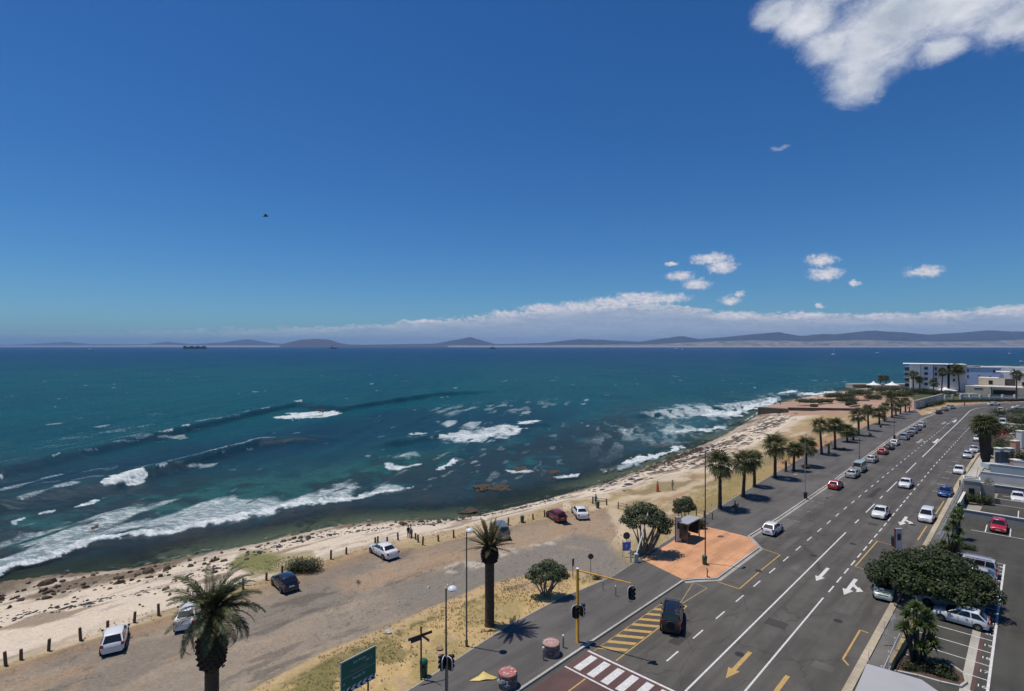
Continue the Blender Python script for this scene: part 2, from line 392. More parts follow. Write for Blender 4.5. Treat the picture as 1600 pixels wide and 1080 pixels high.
# ------------------------------------------------------------------ the land sheet
def build_land():
    us = np.arange(-400, 2000, 2.1); pys = np.concatenate([np.arange(1500, 720, -1.7), np.arange(720, 588, -1.0), np.array([586, 583, 579, 574, 568, 562, 556, 552])])
    U, PYg = np.meshgrid(us, pys)
    Yg = FPX*H_CAM/(PYg-HY); Xg = (U-800)/FPX*Yg
    z, inl, inw, dW, dB, f, dp = land_height(Xg, Yg)
    PXg = U
    PYt = HY+FPX*(H_CAM-z)/Yg            # where that ground point is read in the photograph
    n1 = fbm(Xg, Yg, 0.35, 5, 3); n2 = fbm(Xg, Yg, 0.09, 4, 9); n3 = fbm(Xg, Yg, 1.6, 4, 21)
    rs = Xg*RV.x+Yg*RV.y; rt = Xg*NV.x+Yg*NV.y
    ns_ = fbm(rs*0.22, rt, 0.9, 5, 33); ns2 = fbm(rs*0.3, rt, 0.30, 5, 37)       # streaks along the shore
    wx = PXg+(fbm(Xg, Yg, 0.5, 3, 51)-.5)*26; wy = PYt+(fbm(Xg, Yg, 0.5, 3, 77)-.5)*12
    def C(c): return np.array(c, float)
    def over(col, m, c): return col*(1-m[..., None])+np.asarray(c)*m[..., None]
    # dry grass and dirt inland
    col = C((.36, .27, .15))[None, None, :]*(0.75+0.5*n1[..., None])
    col = over(col, sstep(n2, .50, .66)*.8, (.36, .235, .145))
    col = over(col, sstep(n3*.5+n1*.5, .54, .68)*.55, (.20, .175, .07))
    col = over(col, sstep(ns2, .56, .70)*.7, (.45, .345, .23))
    far = sstep(PYt, 720, 660)
    col = over(col, far*.5, (.38, .27, .15))
    col = over(col, sstep(fbm(Xg, Yg, .05, 5, 411), .50, .60)*far*.6, (.30, .175, .09)); col = over(col, sstep(fbm(rs*.4, rt, .12, 5, 421, .6), .54, .64)*.7, (.20, .165, .085)); col = over(col, sstep(fbm(rs*.25, rt, .2, 5, 431, .6), .58, .66)*.7, (.52, .42, .30))
    # car park: dust and worn asphalt
    cp = [(-400, 1215), (9, 1046), (125, 1006), (210, 979), (250, 967), (415, 915), (500, 889), (560, 868), (600, 856), (660, 856), (709, 844), (794, 824), (851, 811), (925, 791),
          (965, 800), (975, 812), (955, 850), (990, 880), (1002, 886), (962, 906), (936, 906), (905, 893), (870, 892), (800, 902), (760, 914), (700, 937), (660, 954), (600, 982), (520, 1012),
          (470, 1038), (375, 1085), (250, 1150), (-400, 1500)]
    m = poly_soft(wx*.35+PXg*.65, wy*.35+PYt*.65, cp, 2.0)
    park = C((.285, .232, .175))[None, None, :]*(0.85+.3*n3[..., None])
    nn = fbm(rs*.35, rt, .16, 5, 101, .6)
    nq = fbm(rs*.45, rt, .35, 5, 131, .6)
    park = over(park, sstep(nn, .50, .62)*.55, (.155, .138, .118))
    park = over(park, sstep(nq, .56, .68)*.8, (.30, .215, .14))
    park = over(park, sstep(nq*.6+nn*.4, .36, .27)*.7, (.33, .25, .18))
    nd_ = fbm(rs*.3+9, rt, .5, 5, 157, .62)
    park = over(park, sstep(nd_, .58, .66)*.55*sstep(PXg, 900, 600), (.075, .07, .068))
    fe, _ = dseg(PXg, PYt, [(q[0], q[1]) for q in back_px])
    park = over(park, sstep(fe, 30, 5)*.75, (.27, .185, .115))
    lane = [(-400, 1500), (-200, 1330), (60, 1150), (240, 1062), (400, 1010), (520, 965), (620, 928), (700, 893), (770, 872), (840, 853), (900, 836), (945, 838), (950, 858), (992, 880), (1005, 886),
            (962, 908), (936, 908), (905, 895), (870, 894), (800, 904), (760, 916), (700, 939), (640, 955), (560, 985), (420, 1045), (250, 1120)]
    ml = poly_soft(wx*.6+PXg*.4, wy*.6+PYt*.4, lane, 5.0)*sstep(n1+.25*n3, .38, .50)
    park = over(park, ml*.9*(.35+.65*sstep(PXg, 500, 760)), (.20, .178, .152))
    orange = [(640, 868), (700, 852), (794, 830), (925, 795), (962, 806), (955, 845), (900, 835), (830, 856), (740, 874), (680, 890), (620, 905), (540, 925), (520, 905)]
    mo = poly_soft(wx, wy, orange, 6)*sstep(n1, .2, .45)
    park = over(park, mo*.6, (.34, .235, .15))
    gravel = [(690, 885), (760, 868), (800, 858), (850, 846), (880, 838), (868, 850), (800, 868), (740, 888), (700, 898)]
    park = over(park, poly_soft(wx, wy, gravel, 3)*sstep(n3, .42, .6), (.42, .37, .30))
    crk = np.abs(fbm(rs, rt, .45, 4, 61)-.5); park = over(park, sstep(crk, .012, .0)*.5, (.07, .065, .06))
    col = over(col, m, park)
    # grass verge between the car park and the promenade
    vg = [(-300, 1500), (250, 1156), (375, 1088), (470, 1040), (520, 1013), (600, 983), (660, 955), (700, 938), (760, 915), (800, 903), (870, 893), (905, 894), (938, 907), (870, 942), (800, 977), (640, 1082), (560, 1140), (200, 1500)]
    mv = poly_soft(wx*.4+PXg*.6, wy*.4+PYt*.6, vg, 2.0)
    v = C((.47, .335, .16))[None, None, :]*(0.8+.4*n3[..., None])
    v = over(v, sstep(n1, .45, .62)*.8, (.30, .235, .10))
    v = over(v, sstep(fbm(Xg, Yg, .28, 4, 201), .56, .68)*.75, (.14, .135, .05))
    v = over(v, sstep(fbm(Xg, Yg, .4, 4, 241), .60, .70)*.7, (.40, .29, .20))
    top_e, _ = dseg(PXg, PYt, vg[2:12]); v = over(v, sstep(top_e, 22, 2)*sstep(PXg, 900, 700)*.9, (.46, .33, .18))
    v = over(v, sstep(np.abs(top_e-16), 7, 1)*sstep(n3, .48, .6)*.8, (.12, .11, .045))
    col = over(col, mv, v)
    # sandy footpaths
    for pts, wd in (([(925, 795), (990, 778), (1045, 772), (1100, 752), (1150, 726), (1200, 700)], 6), ([(960, 800), (975, 830), (985, 860)], 14)):
        d, _ = dseg(wx*.5+PXg*.5, wy*.5+PYt*.5, pts); col = over(col, sstep(d, wd, wd*.3)*.8, (.52, .41, .28))
    grn = [(960, 850), (1000, 835), (1040, 830), (1000, 884), (975, 872)]
    col = over(col, poly_soft(wx, wy, grn, 8)*.5, (.22, .19, .075))
    pg = [(1090, 800), (1160, 770), (1210, 745), (1290, 700), (1390, 655), (1380, 650), (1260, 690), (1180, 725), (1080, 770), (1040, 800)]
    col = over(col, poly_soft(wx, wy, pg, 6)*sstep(n2, .35, .6)*.6, (.27, .215, .075))
    col = over(col, poly_soft(wx, wy, [(1230, 740), (1300, 702), (1400, 652), (1385, 648), (1280, 690), (1200, 730)], 5)*.6, (.40, .22, .12))
    # the beach
    beach = inw & ~inl
    bm_ = np.where(beach, 1.0, 0.0)
    edge = sstep(dB+(n1-.5)*4*(PXg < 1000)+(n1-.5)*8*(PXg >= 1000), .8, 0)*0
    sand = C((.58, .49, .385))[None, None, :]*(0.9+.2*n3[..., None])
    right = sstep(PXg, 880, 1040)
    kelp = sstep(ns_+right*.05, .585-.02*right, .655)*sstep(f, .98, .80)
    sand = over(sand, kelp*(.35+.5*right), (.075, .05, .038))
    sand = over(sand, sstep(fbm(rs*.3, rt, .5, 5, 333), .60, .68)*.75, (.20, .145, .095))
    wet = sstep(f+(n1-.5)*.22, .30, .10)
    sand = over(sand, wet*.75, (.33, .27, .21))
    rock = sstep(f+(ns2-.5)*.8+(n1-.5)*.25-.10*sstep(PXg, 300, 0)+.10*right, .20, .07)
    sand = over(sand, rock*.88, (.12, .092, .066)) 
    sand = over(sand, rock*sstep(n3, .55, .68)*.7, (.22, .165, .10))
    gp = sstep(dB+(n1-.5)*3.4, 1.9, 1.0)*sstep(n2+n3*.5, .5, .72)*sstep(PXg, 1150, 1000)
    sand = over(sand, gp*.6, (.30, .235, .15))
    tg = [(372, 866), (400, 858), (440, 862), (490, 862), (500, 872), (470, 890), (430, 900), (395, 902), (362, 888)]
    mt = poly_soft(wx, wy, tg, 4)
    sand = over(sand, mt*.8, (.27, .225, .11)); sand = over(sand, poly_soft(wx, wy, [(366, 870), (395, 862), (432, 872), (425, 892), (385, 895), (360, 888)], 5)*.75, (.135, .15, .045))
    col = np.where(beach[..., None], sand, col)
    # blend grass edge and sand on the inland side
    ed = sstep(dB+(n1-.5)*9, 3.0, .5)*inl*(PXg > 880)
    col = over(col, ed*.85, (.55, .45, .34))
    # reef under the water
    sea_b = ~inw
    reef = C((.07, .06, .045))[None, None, :]*(0.5+n1[..., None])
    reef = over(reef, sstep(n2+.3*n3, .62, .78), (.24, .19, .13))
    col = np.where(sea_b[..., None], reef, col)
    # rosy paved point far along the shore
    plaza = [(1176, 640), (1240, 627), (1290, 619), (1340, 612), (1420, 618), (1436, 640), (1400, 650), (1330, 647), (1240, 650)]
    mp_ = poly_soft(PXg, PYt, plaza, 1.5)*inw
    col = over(col, mp_, C((.36, .225, .165))*1.0); col = over(col, mp_*sstep(n2, .5, .6)*.6, (.42, .30, .22))
    lawn = [(1260, 652), (1330, 646), (1410, 650), (1380, 655), (1290, 668), (1240, 668)]
    col = over(col, poly_soft(wx, PYt, lawn, 3)*.6, (.36, .27, .13))
    gg = [(1436, 642), (1452, 634), (1475, 628.5), (1500, 628), (1900, 622), (1900, 590), (1420, 600), (1424, 620)]
    col = over(col, poly_soft(PXg, PYt, gg, 1.5)*inw, C((.075, .08, .04)))
    # right of the road: plain concrete and paving
    mr = (rt > -10)*1.0
    col = over(col, mr, C((.30, .275, .24))*(0.85+.3*n1[..., None]))
    # micro relief
    bumpy = (rock*beach*.45+sea_b*.25)*(n3-.35)*1.3+beach*(n1-.5)*.25
    z2 = z+bumpy+inl*(dp < -1)*(n1-.5)*.05+mv*(n3-.5)*.05*(dp < -.5)
    z2 = np.where(inl & (rt > -30), z, z2)
    keep = inw | (dW < 70)
    m_ = bpy.data.materials.new('ground_soil_and_sand'); m_.use_nodes = True; n = NT(m_.node_tree); b = n.n['Principled BSDF']
    at = n.node('ShaderNodeVertexColor', layer_name='col').outputs[0]
    obj = n.node('ShaderNodeTexCoord').outputs['Object']
    fi = n.noise(obj, 5.0, 6, 0.7); fi2 = n.noise(obj, 30.0, 3, 0.6)
    k = n.math('MULTIPLY', n.maprange(fi, .25, .75, .72, 1.3), n.maprange(fi2, .3, .7, .86, 1.14))
    cx = n.node('ShaderNodeCombineXYZ'); [n.link(k, cx.inputs[i]) for i in range(3)]
    n.link(n.mix(1.0, at, cx.outputs[0], 'MULTIPLY'), b.inputs['Base Color']); b.inputs['Roughness'].default_value = .9
    b.inputs['Specular IOR Level'].default_value = .2
    bp = n.node('ShaderNodeBump'); bp.inputs['Strength'].default_value = .6; bp.inputs['Distance'].default_value = .08
    n.link(n.noise(obj, 6, 6, .7), bp.inputs['Height']); n.link(bp.outputs[0], b.inputs['Normal'])
    me = grid_mesh('ground', Xg, Yg, z2, keep, m_, {'col': np.clip(col, .01, .9)})
    o = link('ground', me); tag(o, kind='structure')
build_land()

# ------------------------------------------------------------------ the sea
def lerp_rows(v, xs, cs): return np.stack([np.interp(v, xs, [c[i] for c in cs]) for i in range(3)], -1)
def build_sea():
    us = np.arange(-400, 2000, 1.8)
    pys = np.concatenate([np.arange(1130, 960, -6), np.arange(960, 700, -1.5), np.arange(700, 600, -1.0), np.arange(600, 545, -.7), np.array([544.5, 544, 543.6, 543.2, 542.9, 542.6, 542.4, 542.25, 542.1])])
    U, PYg = np.meshgrid(us, pys)
    Yg = FPX*(H_CAM-SEA)/(PYg-HY); Xg = (U-800)/FPX*Yg
    inw = inpoly(Xg, Yg, LAND); dW, _ = dseg(Xg, Yg, WL)
    sd = np.where(inw, -dW, dW)
    n1 = fbm(Xg, Yg*.6, .045, 5, 5); n2 = fbm(Xg, Yg, .25, 4, 12); n3 = fbm(Xg, Yg, 1.1, 4, 22); nb = fbm(Xg, Yg*.35, .012, 4, 44)
    ws = Xg*math.sin(R(12))+Yg*math.cos(R(12)); wt = Xg*math.cos(R(12))-Yg*math.sin(R(12))
    st1 = fbm(ws*.22, wt, .35, 5, 61)
    # body colour
    c = lerp_rows(PYg, [542, 556, 575, 600, 640, 680, 720, 780, 900], [(.004, .046, .130), (.004, .048, .120), (.004, .060, .105), (.005, .070, .098), (.005, .055, .080), (.009, .048, .070), (.012, .055, .065), (.018, .062, .060), (.028, .062, .055)])
    def over(col, m, cc): return col*(1-m[..., None])+np.asarray(cc)*m[..., None]
    c = over(c, sstep(nb+.3*n1, .58, .75)*.6*sstep(PYg, 555, 590), (.008, .082, .098))
    c = over(c, sstep(nb+.3*n1, .70, .52)*.45*sstep(PYg, 600, 660), (.008, .034, .066))
    c = over(c, sstep(PXs := U, 880, 1050)*sstep(PYg, 615, 650)*sstep(PYg, 740, 700)*.75, (.028, .105, .125))
    tealL = poly_soft(U, PYg, [(-200, 690), (60, 650), (330, 640), (420, 600), (200, 600), (-200, 610)], 25); c = over(c, tealL*.5, (.010, .085, .105))
    teal2 = poly_soft(U+(n1-.5)*160, PYg+(n1-.5)*30, [(-100, 830), (150, 790), (420, 740), (700, 700), (760, 730), (600, 770), (430, 775), (200, 830), (-100, 880)], 18); c = over(c, teal2*.75, (.016, .092, .082))
    navy = poly_soft(U+(n1-.5)*160, PYg+(n1-.5)*30, [(-200, 790), (90, 740), (420, 670), (600, 640), (900, 640), (820, 690), (500, 700), (250, 740), (0, 800)], 14); c = over(c, navy*.6, (.008, .032, .062))
    # dark kelp and reef seen through the shallows
    nearb = sstep(sd, 60, 10)
    kp = sstep(n1*.6+n2*.4+.06*nearb, .50, .60)*sstep(sd, 75, 30)*sstep(U, 1080, 950)
    c = over(c, kp*.75, (.022, .030, .034))
    kp2 = sstep(n2*.7+n3*.3, .54, .64)*sstep(sd, 26, 10)
    c = over(c, kp2*.6, (.050, .048, .038))
    cyan = sstep(n2*.5+n1*.5, .50, .40)*sstep(sd, 8, 22)*sstep(sd, 60, 34); c = over(c, cyan*.4, (.040, .115, .105))
    # foam, as seen from the water's own broken crests
    F = np.zeros_like(c[..., 0])
    wux = U+(n2-.5)*22+(n3-.5)*8; wuy = PYg+(n2-.5)*9+(n3-.5)*4
    def line(pts, wd, amp=1.0, soft=.6):
        nonlocal F
        q_ = min(1.0, wd/4.5); d, t = dseg(U+(wux-U)*q_, PYg+(wuy-PYg)*q_, pts); tp = np.minimum(1, np.minimum(t, 1-t)*8+.15)
        F = np.maximum(F, 1.28*amp*sstep(d, wd*tp, wd*tp*(1-soft)))
    def area(poly, soft, amp, sc=None, thr=.5):
        nonlocal F
        m = poly_soft(wux, wuy, poly, soft)
        nn = st1 if sc is None else sc
        F = np.maximum(F, m*amp*sstep(nn, thr-.12, thr+.1))
    lead = [(-120, 945), (-40, 915), (0, 899), (70, 877), (158, 848), (218, 841), (281, 833), (352, 818), (422, 803), (478, 789), (541, 783), (600, 773), (644, 763)]
    line([(x, y-3) for x, y in lead], 4.0, 1.0)
    area(lead+[(587, 757), (540, 757), (500, 772), (440, 782), (380, 776), (317, 777), (250, 787), (197, 793), (140, 806), (105, 814), (50, 835), (0, 852), (-120, 880)], 5, .74, thr=.47)
    area([(0, 899), (70, 877), (158, 848), (218, 841), (300, 826), (300, 808), (180, 822), (90, 845), (0, 868)], 4, .72, thr=.45)
    area([(470, 785), (541, 781), (644, 763), (587, 754), (540, 757)], 4, .85, thr=.40)
    line([(156, 763), (185, 758), (229, 745)], 4.5, 1.0)
    line([(120, 795), (135, 790), (156, 783)], 2.2, .9); line([(60, 803), (88, 797)], 2, .8); line([(18, 817), (38, 808)], 3, .8)
    line([(430, 653), (470, 651), (532, 645)], 4.5, 1.0, .4); line([(445, 649), (500, 646)], 3, 1.0)
    line([(0, 746), (8, 752)], 3, .7)
    for a in ((88, 720), (264, 680), (290, 673), (340, 660), (388, 645), (415, 643), (466, 627), (255, 736)):
        line([(a[0]-7, a[1]+1.5), (a[0]+7, a[1]-1.5)], 1.3, .62)
    line([(240, 739), (317, 717), (405, 693), (430, 690)], 1.2, .50)
    line([(685, 686), (730, 681), (760, 679), (822, 669)], 7, .95, .8); area([(683, 689), (720, 676), (765, 672), (824, 667), (815, 675), (765, 689), (720, 690)], 3, 1, thr=.38)
    line([(805, 662), (845, 658)], 3.5, .95); area([(680, 658), (760, 659), (790, 664), (760, 672), (700, 668)], 4, .8, thr=.48)
    area([(575, 713), (650, 706), (655, 711), (600, 722), (580, 720)], 4, .75, thr=.46); line([(598, 730), (630, 728), (662, 726)], 3.5, .9)
    line([(680, 733), (696, 724), (714, 718)], 3.4, 1.0); line([(636, 678), (665, 676)], 2.6, .8); line([(790, 735), (835, 739)], 3, .8); line([(866, 746), (905, 741)], 3, .85)
    area([(660, 640), (760, 628), (880, 625), (905, 632), (800, 645), (700, 650)], 6, .5, thr=.55)
    for pl in ([(1215, 615), (1232, 612), (1246, 611)], [(1245, 617), (1290, 614), (1310, 613)]): line(pl, 2.6, 1.0)
    line([(1160, 640), (1190, 632), (1218, 624)], 5, 1.0, .4); line([(1090, 648), (1150, 646), (1152, 638)], 6, 1.0, .7)
    area([(1000, 648), (1060, 634), (1130, 632), (1218, 620), (1222, 627), (1180, 640), (1155, 654), (1120, 655), (1040, 655)], 4, .82, thr=.42)
    area([(960, 668), (1040, 662), (1140, 663), (1136, 670), (1060, 680), (980, 684)], 5, .70, thr=.47); line([(1050, 675), (1100, 672), (1136, 666)], 3, .95)
    area([(900, 690), (1000, 660), (1100, 650), (1160, 655), (1130, 680), (1060, 700), (980, 705)], 10, .42, thr=.50)
    line([(968, 724), (1010, 717), (1040, 708), (1069, 698)], 3.6, 1.0); area([(940, 735), (1000, 715), (1069, 697), (1060, 706), (1000, 728), (950, 742)], 6, .8, thr=.44)
    area([(880, 700), (960, 690), (1010, 700), (980, 730), (900, 735)], 8, .22, thr=.54)
    line([(1205, 632), (1183, 646), (1166, 658)], 1.6, .7)
    area([(1180, 615), (1320, 608), (1330, 614), (1240, 622), (1190, 624)], 3, .5, thr=.48)
    # small whitecaps, denser towards the shore
    wc = sstep(fbm(ws*.3, wt, .5, 3, 71)*.62+n1*.38, .655, .71)*sstep(PYg, 600, 680)*sstep(sd, 5, 20); F = np.maximum(F, wc*.36)
    wc = sstep(fbm(ws*.4, wt*.9, .16, 3, 73), .80, .85)*sstep(PYg, 560, 600); F = np.maximum(F, wc*.6)
    lap = sstep(np.abs(sd-1.2-(n2-.5)*4), .8, .1)*.42*sstep(n3, .45, .62); F = np.maximum(F, lap)
    # heights
    k = sstep(sd, 2, 25)
    amp = np.minimum(1, 400/np.maximum(Yg, 1))
    z = SEA+k*amp*(.14*np.sin(wt*.52+n1*9)+.10*np.sin(wt*.9+ws*.12+n1*7+1)+.30*(n2-.5))+.10*(n3-.5)*amp*sstep(PYg, 590, 660)
    z += np.clip(.03-sd*.02, 0, .08)*0
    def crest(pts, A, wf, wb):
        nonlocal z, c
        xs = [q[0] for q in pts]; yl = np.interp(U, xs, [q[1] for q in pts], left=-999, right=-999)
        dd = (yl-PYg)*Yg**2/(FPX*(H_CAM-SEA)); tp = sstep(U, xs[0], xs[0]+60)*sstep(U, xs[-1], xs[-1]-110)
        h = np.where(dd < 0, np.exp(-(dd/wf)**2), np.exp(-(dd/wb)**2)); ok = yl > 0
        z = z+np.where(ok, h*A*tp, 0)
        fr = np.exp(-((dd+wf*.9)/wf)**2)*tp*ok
        c = over(c, fr*.9, (.006, .028, .042))  # steep front painted darker, standing in for its weaker sky reflection
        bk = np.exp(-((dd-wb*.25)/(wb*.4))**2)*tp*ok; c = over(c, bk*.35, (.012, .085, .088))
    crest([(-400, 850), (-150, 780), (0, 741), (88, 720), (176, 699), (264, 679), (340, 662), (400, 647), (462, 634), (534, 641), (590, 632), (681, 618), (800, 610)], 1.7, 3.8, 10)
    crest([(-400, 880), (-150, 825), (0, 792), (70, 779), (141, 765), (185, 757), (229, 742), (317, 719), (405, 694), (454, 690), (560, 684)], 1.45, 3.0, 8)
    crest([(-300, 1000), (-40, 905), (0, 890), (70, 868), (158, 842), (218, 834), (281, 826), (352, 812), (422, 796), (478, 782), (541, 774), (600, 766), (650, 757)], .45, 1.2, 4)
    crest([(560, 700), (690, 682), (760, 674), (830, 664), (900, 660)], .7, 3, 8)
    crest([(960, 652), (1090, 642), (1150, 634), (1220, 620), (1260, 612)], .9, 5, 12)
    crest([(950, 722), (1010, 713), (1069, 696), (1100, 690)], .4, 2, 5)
    z = z+F*.10*(n3)*sstep(PYg, 620, 700)
    z = np.where(inw, SEA-.02, z)
    shallow = sstep(sd, 14, 0)*(1-sstep(F, .2, .6))
    keep = (~inw) | (dW < 4)
    # water material: coloured body, glossy chop, noise-broken foam, clear at the very edge
    m_ = bpy.data.materials.new('sea_water'); m_.use_nodes = True; n = NT(m_.node_tree); b = n.n['Principled BSDF']; out = n.n['Material Output']
    obj = n.node('ShaderNodeTexCoord').outputs['Object']
    at = n.node('ShaderNodeVertexColor', layer_name='col').outputs[0]
    fo = n.node('ShaderNodeAttribute', attribute_name='foam').outputs['Fac']; sh = n.node('ShaderNodeAttribute', attribute_name='shallow').outputs['Fac']
    mp = n.node('ShaderNodeMapping'); n.link(obj, mp.inputs[0]); mp.inputs['Rotation'].default_value = (0, 0, R(-8)); mp.inputs['Scale'].default_value = (.55, 1, 1)
    r1 = n.noise(mp.outputs[0], 1.1, 7, .68, .4); r2 = n.noise(mp.outputs[0], .16, 5, .6, .2); r3 = n.noise(mp.outputs[0], .035, 5, .62, .2)
    body = n.mix(n.maprange(r1, .3, .7), n.mix(1, at, (.70, .74, .78, 1), 'MULTIPLY'), n.mix(1, at, (1.35, 1.28, 1.22, 1), 'MULTIPLY'))
    body = n.mix(n.maprange(r3, .3, .7, 0, .5), body, n.mix(1, body, (.66, .70, .76, 1), 'MULTIPLY'))
    rf = n.noise(mp.outputs[0], 2.0, 7, .74, 1.2)
    ff = n.math('ADD', n.math('MULTIPLY', fo, 1.25), n.math('SUBTRACT', n.math('MULTIPLY', n.math('ADD', r1, rf), 3.6), 4.45))
    ff = n.maprange(ff, -.25, 1.15, 0, 1, False)
    churn = n.maprange(fo, .05, 1.0, 0, .72, True); body = n.mix(churn, body, (.27, .36, .37, 1))
    ff = n.math('MULTIPLY', ff, n.maprange(fo, .05, .3))
    foamc = n.mix(n.maprange(r1, .35, .65), (.62, .67, .69, 1), (.80, .81, .81, 1))
    bp = n.node('ShaderNodeBump'); bp.inputs['Strength'].default_value = 1.0; bp.inputs['Distance'].default_value = .55
    hh = n.math('ADD', n.math('MULTIPLY', r1, .55), n.math('MULTIPLY', r2, 1.6)); n.link(hh, bp.inputs['Height'])
    dif = n.node('ShaderNodeBsdfDiffuse'); n.link(n.mix(ff, body, foamc), dif.inputs[0]); n.link(bp.outputs[0], dif.inputs['Normal'])
    gl = n.node('ShaderNodeBsdfGlossy'); gl.inputs['Roughness'].default_value = .16; n.link(bp.outputs[0], gl.inputs['Normal'])
    fr = n.node('ShaderNodeFresnel'); fr.inputs[0].default_value = 1.33; n.link(bp.outputs[0], fr.inputs['Normal'])
    fm = n.math('MULTIPLY', n.math('MINIMUM', fr.outputs[0], .17), n.math('SUBTRACT', 1.0, ff))
    wtr = n.node('ShaderNodeMixShader'); n.link(fm, wtr.inputs[0]); n.link(dif.outputs[0], wtr.inputs[1]); n.link(gl.outputs[0], wtr.inputs[2])
    tr = n.node('ShaderNodeBsdfTransparent'); tr.inputs[0].default_value = (.62, .78, .74, 1)
    m2 = n.node('ShaderNodeMixShader'); n.link(n.math('MULTIPLY', sh, n.math('MULTIPLY', .88, n.math('SUBTRACT', 1.0, ff))), m2.inputs[0]); n.link(wtr.outputs[0], m2.inputs[1]); n.link(tr.outputs[0], m2.inputs[2])
    n.link(m2.outputs[0], out.inputs[0])
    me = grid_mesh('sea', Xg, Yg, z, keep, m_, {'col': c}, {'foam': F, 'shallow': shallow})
    tag(link('sea', me), kind='structure')
build_sea()

# ------------------------------------------------------------------ far coast and hills across the bay
def ridge(name, prof, dist, depth, m, base_py, seed, label, rough=.12):
    """profile = (px, py) crest read-offs; dist(px) = metres to the foot of the slope"""
    xs = [p[0] for p in prof]; pxs = np.arange(xs[0], xs[-1]+1, 3.0); nr = 14
    V = np.linspace(0, 1, nr); PXg, Vg = np.meshgrid(pxs, V)
    d0 = np.array([dist(x) for x in pxs])[None, :]; Dg = d0+depth*Vg*1.6
    Xg = (PXg-800)/FPX*Dg
    cy = np.interp(pxs, xs, [p[1] for p in prof])[None, :]
    top = H_CAM+(HY-cy)/FPX*(d0+depth*.96)
    shape = np.sin(np.clip(Vg/.6, 0, 1)*math.pi/2)**1.3*np.where(Vg > .6, np.cos((Vg-.6)/.4*math.pi/2), 1)
    nz = fbm(Xg, Dg, 1/900., 5, seed)
    Z = SEA+1+(top-SEA)*shape*(1+(nz-.5)*rough*2*(shape < .98))
    col = np.zeros(PXg.shape+(3,))+.1
    me = grid_mesh(name, Xg, Dg, Z, np.ones(PXg.shape, bool), m, None)
    o = link(name, me); tag(o, label, None, None, 'structure'); return o
hm = mat('far_hill_scrub', (.016, .024, .030), .95, var=.35, scale=.0022, col2=(.045, .045, .045))
hm2 = mat('far_plain_fields', (.30, .26, .21), .95, scale=.0035, col2=(.06, .068, .055))
hs_ = mat('far_beach_sand', (.26, .25, .235), .95)
dist = lambda x: float(np.interp(x, [-400, 0, 500, 1000, 1300, 1600, 2000], [30000, 28000, 22000, 17500, 15600, 14500, 13500]))
ridge('far_hills', [(-400, 538), (-100, 539), (20, 539), (60, 537), (105, 534), (140, 538), (230, 538), (262, 534), (300, 538), (350, 535), (385, 530), (430, 537), (560, 539), (680, 537), (735, 527), (775, 538),
                    (850, 536), (905, 530), (950, 532), (1000, 534), (1035, 529), (1070, 526), (1092, 530), (1130, 527), (1170, 523), (1215, 519), (1250, 525), (1300, 523), (1355, 517), (1410, 519),
                    (1450, 523), (1500, 520), (1545, 516), (1600, 519), (1700, 518), (2000, 520)], lambda x: dist(x)+1500, 2500, hm, 541, 5, 'dark scrubby hills across the bay', .2)
ridge('near_hill', [(436, 541), (447, 536), (470, 531), (495, 529.5), (515, 531), (530, 536), (545, 538.5), (640, 540), (700, 540.5)], lambda x: dist(x)-3500, 1500, mat('near_hill_scrub', (.045, .04, .038), .95), 541, 9, 'low dark headland on the far left shore', .1)
ridge('coastal_plain', [(-400, 540.2), (0, 540.2), (200, 540), (260, 539), (300, 540), (700, 540), (1000, 538.5), (1060, 536), (1100, 534), (1180, 532), (1260, 534), (1340, 531), (1400, 533), (1500, 534), (1600, 531), (2000, 531)],
      lambda x: dist(x)+250, 1500, hm2, 541, 13, 'low coastal plain with fields and suburbs', .3)
ridge('far_beach', [(-400, 541), (0, 540.8), (180, 540.3), (230, 539), (265, 540), (700, 540.6), (1000, 540.6), (1300, 541), (1600, 541), (2000, 541)], dist, 230, hs_, 541, 17, 'pale strip of sand along the far shore', .1)
# seabed sheet so that the sea never floats on nothing
sheet('seabed', [(-41000, 300), (41000, 300), (41000, 45500), (-41000, 45500)], -60, mat('deep_seabed', (.02, .04, .05), .9))

# ------------------------------------------------------------------ air
hz = MB().box(-42000, 42000, -90, 46000, -62, 660).mesh('haze', [])
ho = link('haze', hz); tag(ho, kind='stuff')
hmn = bpy.data.materials.new('haze_air'); hmn.use_nodes = True; hn = NT(hmn.node_tree); hn.n.clear()
pv = hn.node('ShaderNodeVolumePrincipled'); pv.inputs['Color'].default_value = (.34, .58, 1.0, 1); pv.inputs['Density'].default_value = 3.0e-5
hn.link(pv.outputs[0], hn.node('ShaderNodeOutputMaterial').inputs['Volume']); ho.data.materials.append(hmn)
